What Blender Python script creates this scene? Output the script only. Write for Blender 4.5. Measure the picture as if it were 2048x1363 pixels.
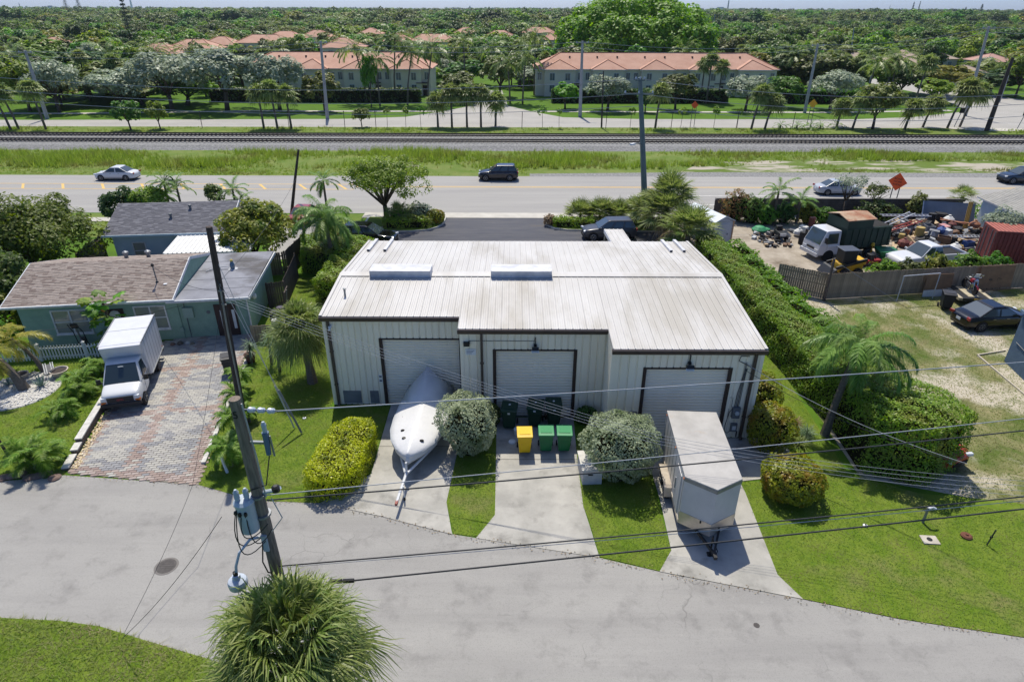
import bpy, math, random
import numpy as np
from mathutils import Vector, Matrix
for o in list(bpy.data.objects): bpy.data.objects.remove(o)
S = bpy.context.scene
COL = S.collection
R_ = math.radians
# ---------------------------------------------------------------- camera (drone, 17.4 m up)
CAMH, FPX, HOR = 17.4, 1274.0, 14.0
PITCH = math.atan((681.5 - HOR) / FPX); ROLL = math.atan(0.0028)
fwd = Vector((0, math.cos(PITCH), -math.sin(PITCH))); rgt = Vector((1, 0, 0)); upv = rgt.cross(fwd)
CR = rgt * math.cos(ROLL) + upv * math.sin(ROLL); CU = upv * math.cos(ROLL) - rgt * math.sin(ROLL)
cam = bpy.data.cameras.new('camera'); camo = bpy.data.objects.new('camera', cam); COL.objects.link(camo)
cam.sensor_width = 36; cam.lens = 36 * FPX / 2048; cam.clip_end = 20000; cam.clip_start = .5
m = Matrix((CR, CU, -fwd)).transposed().to_4x4(); m.translation = (0, 0, CAMH); camo.matrix_world = m
S.camera = camo
# ---------------------------------------------------------------- light
SUN_EL, SUN_AZ = R_(60.5), R_(-9.8)          # azimuth from +Y, negative = to the left
w = bpy.data.worlds.new('World'); S.world = w; w.use_nodes = True
nt = w.node_tree; sky = nt.nodes.new('ShaderNodeTexSky'); sky.sky_type = 'NISHITA'; sky.sun_disc = False
sky.sun_elevation = SUN_EL; sky.sun_rotation = SUN_AZ; sky.altitude = 10; sky.air_density = .5; sky.dust_density = 1.3; sky.ozone_density = 10
nt.links.new(sky.outputs[0], nt.nodes['Background'].inputs[0]); nt.nodes['Background'].inputs[1].default_value = .135
sl = bpy.data.lights.new('sun', 'SUN'); sl.energy = 3.35; sl.angle = R_(.53); sl.color = (1, .93, .79)
so = bpy.data.objects.new('sun', sl); COL.objects.link(so)
sd = Vector((math.sin(SUN_AZ) * math.cos(SUN_EL), math.cos(SUN_AZ) * math.cos(SUN_EL), math.sin(SUN_EL)))
so.rotation_euler = sd.to_track_quat('Z', 'Y').to_euler(); so.location = (0, 0, 60)
S.view_settings.view_transform = 'Standard'; S.view_settings.look = 'None'; S.view_settings.exposure = .66; S.view_settings.gamma = 1
S.cycles.max_bounces = 6; S.cycles.diffuse_bounces = 4; S.cycles.glossy_bounces = 3; S.cycles.transmission_bounces = 3
S.cycles.transparent_max_bounces = 4; S.cycles.sample_clamp_indirect = 4; S.cycles.use_denoising = True
S.render.film_transparent = False

# ---------------------------------------------------------------- helpers
def G(px, py, z=0.0):
    """survey: the point of the plane at height z seen at photo position (px, py)"""
    d = CR * ((px - 1024) / FPX) - CU * ((py - 681.5) / FPX) + fwd
    return Vector((0, 0, CAMH)) + d * ((z - CAMH) / d.z)
def YP(px, py, Y):
    d = CR * ((px - 1024) / FPX) - CU * ((py - 681.5) / FPX) + fwd
    return Vector((0, 0, CAMH)) + d * (Y / d.y)
def lin(c):
    c /= 255.; return c / 12.92 if c <= .04045 else ((c + .055) / 1.055) ** 2.4
def C(r, g, b, k=.8): return (lin(r) * k, lin(g) * k, lin(b) * k, 1)
MATS = {}
def M(name, col, rough=.65, col2=None, scale=3., bump=0., bscale=None, metal=0., spec=.35, world=False, detail=5., c=(.35, .65), rnd=0., stretch=None, col3=None, s3=.4, c3=(.5, .62), emit=None):
    if name in MATS: return MATS[name]
    mt = bpy.data.materials.new(name); mt.use_nodes = True; N = mt.node_tree.nodes; L = mt.node_tree.links
    b = N['Principled BSDF']; b.inputs['Roughness'].default_value = rough; b.inputs['Metallic'].default_value = metal
    b.inputs['Specular IOR Level'].default_value = spec; b.inputs['Base Color'].default_value = col
    if emit: b.inputs['Emission Color'].default_value = col; b.inputs['Emission Strength'].default_value = emit
    if col2 or bump or col3:
        if world: co = N.new('ShaderNodeNewGeometry').outputs['Position']
        else: co = N.new('ShaderNodeTexCoord').outputs['Object']
        if stretch:
            mp = N.new('ShaderNodeMapping'); mp.inputs['Scale'].default_value = stretch; L.new(co, mp.inputs[0]); co = mp.outputs[0]
    out = None
    def noise(s, d=detail):
        n = N.new('ShaderNodeTexNoise'); n.inputs['Scale'].default_value = s; n.inputs['Detail'].default_value = d; n.inputs['Roughness'].default_value = .62
        L.new(co, n.inputs['Vector']); return n.outputs[0]
    def ramp(src, lo, hi):
        r = N.new('ShaderNodeMapRange'); r.inputs[1].default_value = lo; r.inputs[2].default_value = hi; L.new(src, r.inputs[0]); return r.outputs[0]
    def mix(f, a, bb):
        x = N.new('ShaderNodeMix'); x.data_type = 'RGBA'
        L.new(f, x.inputs[0])
        for i, q in ((6, a), (7, bb)):
            if isinstance(q, tuple): x.inputs[i].default_value = q
            else: L.new(q, x.inputs[i])
        return x.outputs[2]
    if col2: out = mix(ramp(noise(scale), *c), col, col2)
    if col3: out = mix(ramp(noise(s3, 6.), *c3), out or col, col3)
    if rnd:
        oi = N.new('ShaderNodeObjectInfo'); hs = N.new('ShaderNodeHueSaturation'); mr = N.new('ShaderNodeMapRange')
        mr.inputs[3].default_value = 1 - rnd; mr.inputs[4].default_value = 1 + rnd; L.new(oi.outputs['Random'], mr.inputs[0]); L.new(mr.outputs[0], hs.inputs['Value'])
        if out: L.new(out, hs.inputs['Color'])
        else: hs.inputs['Color'].default_value = col
        out = hs.outputs[0]
    if out: L.new(out, b.inputs['Base Color'])
    if bump:
        bn = N.new('ShaderNodeBump'); bn.inputs['Strength'].default_value = min(1, bump); bn.inputs['Distance'].default_value = .02 * max(1, bump)
        L.new(noise(bscale or scale * 4, 4.), bn.inputs['Height']); L.new(bn.outputs[0], b.inputs['Normal'])
    MATS[name] = mt; return mt
def LEAF(name, c1, c2, trans=.4, var=.35, rough=.5, nsc=.6, c3=None):
    if name in MATS: return MATS[name]
    mt = bpy.data.materials.new(name); mt.use_nodes = True; N = mt.node_tree.nodes; L = mt.node_tree.links
    b = N['Principled BSDF']; b.inputs['Roughness'].default_value = rough; b.inputs['Specular IOR Level'].default_value = .3
    ge = N.new('ShaderNodeNewGeometry'); oi = N.new('ShaderNodeObjectInfo')
    x = N.new('ShaderNodeMix'); x.data_type = 'RGBA'; x.inputs[6].default_value = c1; x.inputs[7].default_value = c2
    L.new(ge.outputs['Random Per Island'], x.inputs[0]); out = x.outputs[2]
    if c3:
        n = N.new('ShaderNodeTexNoise'); n.inputs['Scale'].default_value = nsc; n.inputs['Detail'].default_value = 3; L.new(ge.outputs['Position'], n.inputs['Vector'])
        r = N.new('ShaderNodeMapRange'); r.inputs[1].default_value = .48; r.inputs[2].default_value = .68; L.new(n.outputs[0], r.inputs[0])
        y = N.new('ShaderNodeMix'); y.data_type = 'RGBA'; L.new(r.outputs[0], y.inputs[0]); L.new(out, y.inputs[6]); y.inputs[7].default_value = c3; out = y.outputs[2]
    hs = N.new('ShaderNodeHueSaturation'); mr = N.new('ShaderNodeMapRange'); mr.inputs[3].default_value = 1 - var; mr.inputs[4].default_value = 1 + var
    L.new(oi.outputs['Random'], mr.inputs[0]); L.new(mr.outputs[0], hs.inputs['Value']); L.new(out, hs.inputs['Color'])
    mr2 = N.new('ShaderNodeMapRange'); mr2.inputs[3].default_value = .5 - .04 * var / .35; mr2.inputs[4].default_value = .5 + .03 * var / .35
    wn = N.new('ShaderNodeTexWhiteNoise'); wn.noise_dimensions = '1D'; L.new(oi.outputs['Random'], wn.inputs['W']); L.new(wn.outputs[0], mr2.inputs[0]); L.new(mr2.outputs[0], hs.inputs['Hue'])
    L.new(hs.outputs[0], b.inputs['Base Color'])
    t = N.new('ShaderNodeBsdfTranslucent'); hs2 = N.new('ShaderNodeHueSaturation'); hs2.inputs['Value'].default_value = 1.35; hs2.inputs['Saturation'].default_value = 1.1
    L.new(hs.outputs[0], hs2.inputs['Color']); L.new(hs2.outputs[0], t.inputs[0])
    ms = N.new('ShaderNodeMixShader'); ms.inputs[0].default_value = trans; L.new(b.outputs[0], ms.inputs[1]); L.new(t.outputs[0], ms.inputs[2])
    L.new(ms.outputs[0], N['Material Output'].inputs[0]); MATS[name] = mt; return mt
def GLASS(name, col=(.02, .03, .035, 1), rough=.06):
    return M(name, col, rough=rough, spec=.9)

class MB:
    def __init__(s): s.v = []; s.f = []; s.m = []
    def poly(s, pts, mi=0):
        b = len(s.v); s.v += [tuple(p) for p in pts]; s.f.append(tuple(range(b, b + len(pts)))); s.m.append(mi); return s
    def box(s, x0, x1, y0, y1, z0, z1, mi=0): 
        return s.hexa([(x0, y0, z0), (x1, y0, z0), (x1, y1, z0), (x0, y1, z0), (x0, y0, z1), (x1, y0, z1), (x1, y1, z1), (x0, y1, z1)], mi)
    def hexa(s, p, mi=0):
        b = len(s.v); s.v += [tuple(q) for q in p]
        for q in ((3, 2, 1, 0), (4, 5, 6, 7), (0, 1, 5, 4), (1, 2, 6, 5), (2, 3, 7, 6), (3, 0, 4, 7)): s.f.append(tuple(b + i for i in q)); s.m.append(mi)
        return s
    def cb(s, c, sz, rz=0, mi=0, ry=0, rx=0):
        mt = Matrix.Rotation(rz, 3, 'Z') @ Matrix.Rotation(ry, 3, 'Y') @ Matrix.Rotation(rx, 3, 'X'); h = [q / 2 for q in sz]; c = Vector(c)
        return s.hexa([c + mt @ Vector((i * h[0], j * h[1], k * h[2])) for k in (-1, 1) for i, j in ((-1, -1), (1, -1), (1, 1), (-1, 1))], mi)
    def bar(s, a, b, wd, ht, mi=0):
        a = Vector(a); b = Vector(b); d = (b - a).normalized(); sx = d.cross(Vector((0, 0, 1)))
        sx = sx.normalized() if sx.length > 1e-4 else Vector((1, 0, 0)); sz = sx.cross(d).normalized()
        return s.hexa([p + sx * i * wd / 2 + sz * j * ht / 2 for p in (a, b) for i, j in ((-1, -1), (1, -1), (1, 1), (-1, 1))], mi)
    def tube(s, pts, r, n=6, mi=0, cap=True):
        pts = [Vector(p) for p in pts]; rings = []; rr = r if isinstance(r, (list, tuple)) else [r] * len(pts)
        pr = None
        for i, p in enumerate(pts):
            d = (pts[min(i + 1, len(pts) - 1)] - pts[max(i - 1, 0)]).normalized()
            if pr is None: pr = d.orthogonal().normalized()
            pr = (pr - d * pr.dot(d)); pr = pr.normalized() if pr.length > 1e-5 else d.orthogonal().normalized()
            q = d.cross(pr); rings.append([p + (pr * math.cos(t) + q * math.sin(t)) * rr[i] for t in (2 * math.pi * k / n for k in range(n))])
        return s.loft(rings, mi, cap)
    def loft(s, rings, mi=0, cap=True, closed=True):
        n = len(rings[0]); b = len(s.v)
        for r in rings: s.v += [tuple(p) for p in r]
        for i in range(len(rings) - 1):
            for k in range(n if closed else n - 1):
                k2 = (k + 1) % n; s.f.append((b + i * n + k, b + i * n + k2, b + (i + 1) * n + k2, b + (i + 1) * n + k)); s.m.append(mi)
        if cap: s.f.append(tuple(b + k for k in range(n))[::-1]); s.m.append(mi); e = b + (len(rings) - 1) * n; s.f.append(tuple(e + k for k in range(n))); s.m.append(mi)
        return s
    def lathe(s, prof, c=(0, 0, 0), n=12, mi=0, axis='z'):
        rings = []
        for r, h in prof:
            ring = []
            for k in range(n):
                t = 2 * math.pi * k / n; a, b = r * math.cos(t), r * math.sin(t)
                p = (a, b, h) if axis == 'z' else ((h, a, b) if axis == 'x' else (b, h, a))
                ring.append((c[0] + p[0], c[1] + p[1], c[2] + p[2]))
            rings.append(ring)
        return s.loft(rings, mi, True)
    def prism(s, pts, z0, z1, mi=0, top=None):
        n = len(pts); b = len(s.v); s.v += [(p[0], p[1], z0) for p in pts] + [(p[0], p[1], z1) for p in pts]
        s.f.append(tuple(range(b, b + n))[::-1]); s.f.append(tuple(range(b + n, b + 2 * n))); s.m += [mi, mi if top is None else top]
        for k in range(n): k2 = (k + 1) % n; s.f.append((b + k, b + k2, b + n + k2, b + n + k)); s.m.append(mi)
        return s
    def sweepx(s, prof, x0, x1, mi=0):   # yz profile pulled along x
        return s.loft([[(x0, a, b) for a, b in prof], [(x1, a, b) for a, b in prof]], mi)
    def mesh(s, name, mats, smooth=False):
        me = bpy.data.meshes.new(name); me.from_pydata(s.v, [], s.f)
        for q in (mats if isinstance(mats, (list, tuple)) else [mats]): me.materials.append(q)
        me.polygons.foreach_set('material_index', s.m)
        if smooth: me.polygons.foreach_set('use_smooth', [True] * len(s.f))
        me.validate(); me.update(); return me
    def build(s, name, mats, parent=None, smooth=False, loc=None, rz=0, sub=0, bev=0):
        o = bpy.data.objects.new(name, s.mesh(name, mats, smooth)); COL.objects.link(o); o.parent = parent
        if loc is not None: o.location = loc
        if rz: o.rotation_euler.z = rz
        if sub: q = o.modifiers.new('s', 'SUBSURF'); q.levels = q.render_levels = sub
        if bev: q = o.modifiers.new('b', 'BEVEL'); q.width = bev; q.segments = 2; q.limit_method = 'ANGLE'
        return o
def tag(o, label=None, cat=None, group=None, kind=None):
    if label: o['label'] = label
    if cat: o['category'] = cat
    if group: o['group'] = group
    if kind: o['kind'] = kind
    return o
def thing(name, label, cat, loc=(0, 0, 0), rz=0, group=None):
    o = bpy.data.objects.new(name, None); COL.objects.link(o); o.location = loc; o.rotation_euler.z = rz; o.empty_display_size = .3
    return tag(o, label, cat, group)
def inst(name, mesh, parent=None, loc=(0, 0, 0), rot=(0, 0, 0), sc=1):
    o = bpy.data.objects.new(name, mesh); COL.objects.link(o); o.parent = parent; o.location = loc; o.rotation_euler = rot
    o.scale = (sc,) * 3 if not isinstance(sc, (tuple, list, Vector)) else sc
    return o
def dup(root, loc, rz, label=None, group=None, sc=None):
    r = root.copy(); COL.objects.link(r); r.location = loc; r.rotation_euler.z = rz
    if label: r['label'] = label
    if group: r['group'] = group
    if sc: r.scale = (sc,) * 3
    for ch in list(root.children):
        c = ch.copy(); COL.objects.link(c); c.parent = r
        for g in ch.children: d = g.copy(); COL.objects.link(d); d.parent = c
    return r
def struct(name, pts, z, mat, thick=0):
    mb = MB()
    if thick: mb.prism(pts, z - thick, z)
    else: mb.poly([(p[0], p[1], z) for p in pts])
    return tag(mb.build(name, mat), kind='structure')
def text(body, size, mat, parent, loc, rot, name='lettering', ext=.004):
    cu = bpy.data.curves.new(name, 'FONT'); cu.body = body; cu.size = size; cu.extrude = ext; cu.align_x = 'CENTER'; cu.align_y = 'CENTER'; cu.materials.append(mat)
    tmp = bpy.data.objects.new(name, cu); COL.objects.link(tmp); dg = bpy.context.evaluated_depsgraph_get(); me = bpy.data.meshes.new_from_object(tmp.evaluated_get(dg)); bpy.data.objects.remove(tmp)
    o = bpy.data.objects.new(name, me); COL.objects.link(o); o.parent = parent; o.location = loc; o.rotation_euler = rot; return o
def np_mesh(name, V, nper, mat, smooth=False):
    """V: (n*nper,3) vertices, one nper-sided face each"""
    V = np.asarray(V, dtype=np.float32).reshape(-1, 3); n = len(V) // nper; me = bpy.data.meshes.new(name)
    me.vertices.add(len(V)); me.vertices.foreach_set('co', V.ravel()); me.loops.add(len(V)); me.loops.foreach_set('vertex_index', np.arange(len(V), dtype=np.int32))
    me.polygons.add(n); me.polygons.foreach_set('loop_start', np.arange(n, dtype=np.int32) * nper); me.polygons.foreach_set('loop_total', np.full(n, nper, dtype=np.int32))
    for q in (mat if isinstance(mat, list) else [mat]): me.materials.append(q)
    me.update(calc_edges=True); return me
def leafquads(P, Nn, size, rng, asp=.5):
    """diamond leaves centred at P facing Nn"""
    n = len(P); Nn = Nn / (np.linalg.norm(Nn, axis=1, keepdims=True) + 1e-9)
    a = rng.normal(size=(n, 3)); a -= Nn * (a * Nn).sum(1, keepdims=True); a /= np.linalg.norm(a, axis=1, keepdims=True) + 1e-9
    b = np.cross(Nn, a); s = np.asarray(size).reshape(-1, 1) * np.ones((n, 1))
    V = np.stack([P - a * s, P + b * s * asp + a * s * .15, P + a * s, P - b * s * asp + a * s * .15], 1)
    return V.reshape(-1, 3)
def inpoly(P, poly):
    x, y = P[:, 0], P[:, 1]; r = np.zeros(len(P), bool); n = len(poly)
    for i in range(n):
        x1, y1 = poly[i][:2]; x2, y2 = poly[(i + 1) % n][:2]
        if y1 == y2: continue
        r ^= ((y1 > y) != (y2 > y)) & (x < (x2 - x1) * (y - y1) / (y2 - y1) + x1)
    return r
def sample_poly(poly, dens, rng):
    A = np.array([p[:2] for p in poly]); lo, hi = A.min(0), A.max(0); n = int(dens * np.prod(hi - lo)); P = rng.uniform(lo, hi, (n, 2)); return P[inpoly(P, poly)]
# ================================================================ the setting: ground, roads, rails
GRASS = M('lawn_grass', C(100, 128, 34, .72), .9, C(124, 142, 54, .72), 1.3, bump=.6, bscale=60, world=True, col3=C(140, 138, 88, .65), s3=.35, c3=(.56, .72), spec=.1)
GRASS_DRY = M('dry_lawn', C(98, 118, 52, .62), .9, C(158, 150, 112, .72), .55, bump=.6, bscale=40, world=True, col3=C(205, 196, 178, .7), s3=.2, c3=(.5, .6), detail=9., spec=.1)
VERGE = M('verge_grass', C(104, 132, 50, .66), .9, C(134, 146, 80, .68), .5, bump=.8, bscale=12, world=True, spec=.1)
FARGRASS = M('bright_lawn', C(98, 136, 36, .66), .9, C(86, 120, 36, .64), .3, world=True, spec=.1)
SAND = M('sandy_soil', C(196, 186, 170, .72), .95, C(162, 150, 134, .68), .7, bump=.5, bscale=9, world=True, col3=C(120, 108, 92, .7), s3=.45, c3=(.55, .7), spec=.1)
def street_mat():
    mt = M('old_asphalt', C(182, 180, 175, .68), .92, C(172, 170, 166, .68), .16, bump=.3, bscale=90, world=True, spec=.12)
    N = mt.node_tree.nodes; L = mt.node_tree.links; b = N['Principled BSDF']; src = b.inputs['Base Color'].links[0].from_socket; pos = N.new('ShaderNodeNewGeometry').outputs['Position']
    def nz(scale, st=None, d=6.):
        v = pos
        if st: mp = N.new('ShaderNodeMapping'); mp.inputs['Rotation'].default_value = (0, 0, .24); mp.inputs['Scale'].default_value = st; L.new(pos, mp.inputs[0]); v = mp.outputs[0]
        n = N.new('ShaderNodeTexNoise'); n.inputs['Scale'].default_value = scale; n.inputs['Detail'].default_value = d; n.inputs['Roughness'].default_value = .7; L.new(v, n.inputs['Vector']); return n.outputs[0]
    def lay(src, fac, lo, hi, col, amt):
        r = N.new('ShaderNodeMapRange'); r.inputs[1].default_value = lo; r.inputs[2].default_value = hi; r.inputs[4].default_value = amt; L.new(fac, r.inputs[0]); x = N.new('ShaderNodeMix'); x.data_type = 'RGBA'; L.new(r.outputs[0], x.inputs[0]); L.new(src, x.inputs[6]); x.inputs[7].default_value = col; return x.outputs[2]
    src = lay(src, nz(.5, (.12, 1.3, 1)), .45, .75, C(158, 156, 153, .66), .8)      # wheel tracks along the street
    src = lay(src, nz(.9, None, 9.), .52, .74, C(140, 138, 135, .66), .75)           # oily mottling
    src = lay(src, nz(1.7, (1, 1, 1), 9.), .6, .7, C(196, 194, 188, .64), .5)       # pale scuffs
    src = lay(src, nz(26., None, 3.), .5, .85, C(110, 108, 106, .7), .5)             # aggregate
    vo = N.new('ShaderNodeTexVoronoi'); vo.feature = 'DISTANCE_TO_EDGE'; vo.inputs['Scale'].default_value = .33; wv = N.new('ShaderNodeVectorMath'); wv.operation = 'MULTIPLY_ADD'; nn = N.new('ShaderNodeTexNoise'); nn.inputs['Scale'].default_value = 1.4; L.new(pos, nn.inputs['Vector']); L.new(nn.outputs['Color'], wv.inputs[0]); wv.inputs[1].default_value = (.9, .9, 0); L.new(pos, wv.inputs[2]); L.new(wv.outputs[0], vo.inputs['Vector'])
    r = N.new('ShaderNodeMapRange'); r.inputs[1].default_value = .0; r.inputs[2].default_value = .007; r.inputs[3].default_value = .4; r.inputs[4].default_value = 0; L.new(vo.outputs['Distance'], r.inputs[0]); mm = N.new('ShaderNodeMath'); mm.operation = 'MULTIPLY'; rr = N.new('ShaderNodeMapRange'); rr.inputs[1].default_value = .5; rr.inputs[2].default_value = .6; L.new(nz(.22), rr.inputs[0]); L.new(rr.outputs[0], mm.inputs[0]); L.new(r.outputs[0], mm.inputs[1])
    x = N.new('ShaderNodeMix'); x.data_type = 'RGBA'; L.new(mm.outputs[0], x.inputs[0]); L.new(src, x.inputs[6]); x.inputs[7].default_value = C(84, 82, 80); L.new(x.outputs[2], b.inputs['Base Color']); return mt
STREET = street_mat()
MAINROAD = M('main_road_asphalt', C(188, 186, 181, .64), .9, C(176, 174, 171, .64), .25, bump=.3, bscale=40, world=True, stretch=(.25, 2.5, 1), spec=.15)
ROAD2 = M('pale_road', C(200, 197, 190, .62), .9, C(188, 185, 179, .62), .2, world=True, spec=.15)
CONC = M('driveway_concrete', C(208, 205, 197, .64), .88, C(180, 178, 171, .64), .8, bump=.3, bscale=50, world=True, col3=C(122, 120, 115, .8), s3=.9, c3=(.54, .8), spec=.2, detail=9.)
WALK = M('sidewalk_concrete', C(208, 204, 194, .78), .9, C(188, 184, 175, .76), .6, world=True)
LOT = M('parking_asphalt', C(82, 84, 92, .8), .85, C(98, 98, 102, .8), .8, bump=.3, bscale=60, world=True, stretch=(.4, 2, 1), col3=C(128, 118, 106, .6), s3=.22, c3=(.63, .72), spec=.2)
BALLAST = M('rail_ballast', C(166, 166, 164, .75), .95, C(116, 116, 116, .75), 4., bump=1., bscale=5, world=True, detail=8, spec=.1)
KERB = M('kerb_concrete', C(216, 214, 206, .8), .9, C(180, 178, 170, .8), 2., world=True)
YEL = M('yellow_marking', C(236, 190, 96, .8), .8, C(220, 190, 130, .75), 3., world=True)
WHT = M('white_marking', C(232, 230, 224, .85), .8, C(200, 198, 192, .8), 3., world=True)
BRICKRED = [M('red_paver_%d' % i, c, .9, d, 9., bump=.3) for i, (c, d) in enumerate(((C(182, 164, 154, .66), C(172, 152, 142, .66)), (C(196, 182, 174, .66), C(184, 167, 158, .66)), (C(172, 154, 147, .66), C(162, 142, 134, .66))))]
PAVLT = [M('light_paver_%d' % i, c, .9, d, 9., bump=.3) for i, (c, d) in enumerate(((C(204, 201, 192, .66), C(190, 187, 178, .66)), (C(192, 189, 183, .66), C(180, 177, 171, .66))))]
PAVGY = [M('grey_paver_%d' % i, c, .9, d, 9., bump=.3) for i, (c, d) in enumerate(((C(150, 150, 152), C(138, 138, 140)), (C(164, 164, 164), C(146, 146, 148))))]
rng = np.random.default_rng(7)

gb = MB(); gb.poly([(-5000, -60, 0), (5000, -60, 0), (5000, 5000, 0), (-5000, 5000, 0)]); tag(gb.build('ground', FARGRASS), kind='structure')
def g2(*a): return [tuple(G(x, y))[:2] for x, y in a]
top = g2((0, 962), (60, 958), (130, 950), (395, 969), (470, 988), (510, 1000), (640, 1005), (760, 1031), (905, 1068), (1198, 1115), (1320, 1143), (1605, 1198), (1800, 1238), (2048, 1275))
bot = g2((0, 1235), (120, 1241), (200, 1252), (300, 1283), (420, 1318))
street = [(-60, 22.0)] + top + [(60, 3.4), (60, -8), (2, 8)] + bot[::-1] + [(-60, 16.5)]
struct('street', street, .012, STREET)
lawn_mid = g2((396, 969), (470, 990), (510, 1001), (640, 1006)) + [(-5.95, 21.2), (-6.0, 26.2), (-8.9, 26.2), (-8.9, 43), (-15.6, 43), (-15.2, 33), (-14.9, 29.4), (-13.3, 22.9)]
lawn_right = g2((1605, 1197), (1800, 1237), (2048, 1274)) + [(40, 8), (40, 14), (19.5, 19.6), (16.5, 20.0), (14.2, 21.2), (14.6, 30), (14.0, 44), (10.85, 44), (10.85, 23.6), (12, 22.6), (11.2, 20.7), (9.5, 20.7), (9.46, 20.0), (9.22, 15.8)]
lawn_a = g2((993, 866), (990, 1030), (955, 1073), (907, 1067), (893, 1005), (915, 900)); lawn_b = g2((1152, 915), (1165, 1008), (1178, 1040), (1200, 1113), (1320, 1142), (1342, 1100), (1310, 985), (1298, 930)) + [(5.7, 23.6), (3.0, 23.6)]
lawn_a = lawn_a + [(-2.3, 25.2), (-.8, 25.2)]
lawn_house = g2((0, 950), (60, 955), (128, 948)) + [(-19.9, 25.9), (-20.7, 31.0), (-30, 29.7), (-34, 24)]
lawn_front = bot + [(-8.2, 11), (-3, 7.6), (2, 7.6), (2, 2), (-40, 2), (-40, 15.2)]
for nm, p, mt in (('lawn', lawn_mid, GRASS), ('lawn', lawn_right, GRASS), ('lawn', lawn_a, GRASS), ('lawn', lawn_b, GRASS), ('lawn', lawn_house, GRASS), ('lawn', lawn_front, GRASS)):
    struct(nm, p, .02, mt)
yard = [(14.6, 21.0), (19.5, 19.4), (40, 13.6), (80, 10), (80, 41.8), (36, 41.4), (26.5, 40.2), (21, 39.3), (17.2, 42), (15.4, 42)]
struct('yard', yard, .008, GRASS_DRY)
struct('yard', [(15.5, 42.2), (21, 39.3), (26.5, 40.2), (36, 41.4), (60, 42.5), (60, 52), (41, 60), (14.5, 60)], .012, SAND)
struct('driveway', [(-5.95, 26.4), (-2.35, 26.4), (-2.4, 22.6), (-2.58, 19.4), (-2.25, 17.85), tuple(G(905, 1069))[:2], tuple(G(760, 1032))[:2], tuple(G(640, 1006.5))[:2], (-5.9, 21.1)], .03, CONC)
struct('driveway', [(-.72, 25.3), (2.95, 25.3), (2.85, 22.2), (2.82, 19.2), (2.95, 18.2), tuple(G(1199, 1115))[:2], tuple(G(952, 1076))[:2], (-.64, 18.7)], .026, CONC)
struct('driveway', [(5.9, 23.7), (12.3, 23.7), (12.3, 22.4), (11.2, 21.0), (9.45, 20.7), (9.46, 20.0), (9.22, 15.8), tuple(G(1606, 1198))[:2], tuple(G(1319, 1143))[:2], (5.78, 16.9), (5.92, 19.6)], .03, CONC)
# joints cut across the aprons
jm = M('joint_dark', C(70, 68, 66), .95)
for a, b in (((-5.92, 23.0), (-2.45, 23.0)), ((-.68, 22.1), (2.86, 22.1)), ((5.9, 20.3), (9.45, 20.3))):
    mb = MB(); mb.bar((*a, .031), (*b, .031), .02, .006); tag(mb.build('control_joint', jm), kind='structure')
mb = MB(); mb.poly([(-8.0, 58.0, .02)])if 0 else None
# main road and its shoulders
struct('sidewalk', [(-120, 55.9), (-30, 56.4), (-30, 57.6), (-120, 57.2)], .05, WALK)
struct('verge', [(-200, 52), (-14, 52), (-14, 58.9), (-200, 58.9)], .006, VERGE)
struct('sidewalk', [(-14, 57.75), (60, 57.75), (60, 59.4), (-14, 59.4)], .04, WALK)
struct('main_road', [(-300, 59.2), (300, 59.2), (300, 74.3), (-300, 74.3)], .012, MAINROAD)
mk = MB()
def dash(x0, x1, y, w, mi): mk.box(x0, x1, y - w / 2, y + w / 2, .013, .019, mi)
dash(-300, -17, 70.3, .14, 0); dash(-300, -17, 68.1, .14, 0); dash(-17, 300, 69.5, .14, 0); dash(-17, 300, 69.15, .14, 0)
for i in range(26):
    x = -18 - i * 4.35; mk.hexa([(x, 68.2, .013), (x + .3, 68.2, .013), (x - 1.0, 70.2, .013), (x - 1.3, 70.2, .013), (x, 68.2, .019), (x + .3, 68.2, .019), (x - 1.0, 70.2, .019), (x - 1.3, 70.2, .019)], 0)
dash(12, 300, 65.9, .14, 1); dash(12, 300, 62.5, .14, 1); dash(38, 41, 64.2, .5, 1)
tag(mk.build('road_marking', [YEL, WHT]), kind='structure')
# rails
struct('verge', [(-300, 74.3), (300, 74.3), (300, 90), (-300, 90)], .009, VERGE)
struct('gravel_shoulder', [(2, 74.3), (300, 74.3), (300, 76.4), (22, 76.6), (2, 75.6)], .016, BALLAST)
SANDV = M('sandy_verge', C(110, 132, 58, .66), .95, C(196, 188, 172, .66), .32, bump=.8, bscale=10, world=True, stretch=(.45, 1.3, 1), c=(.47, .56), detail=8., spec=.1)
struct('sandy_ground', [(20, 76.6), (38, 77), (75, 76.8), (75, 83.5), (40, 84.2), (24, 82)], .018, SANDV)
struct('sandy_ground', [(-19.5, 79.3), (-11.5, 79), (-10.8, 84), (-17, 85)], .018, SANDV)
bl = MB(); bl.sweepx([(88.8, 0), (101.4, 0), (100.2, .42), (90.3, .42)], -300, 300); tag(bl.build('ballast_bed', BALLAST), kind='structure')
TIE = M('concrete_tie', C(172, 168, 160), .9, C(150, 146, 138), 3.); RAILM = M('rail_steel', C(74, 64, 58), .5, C(56, 48, 44), 4., metal=.3)
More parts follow.
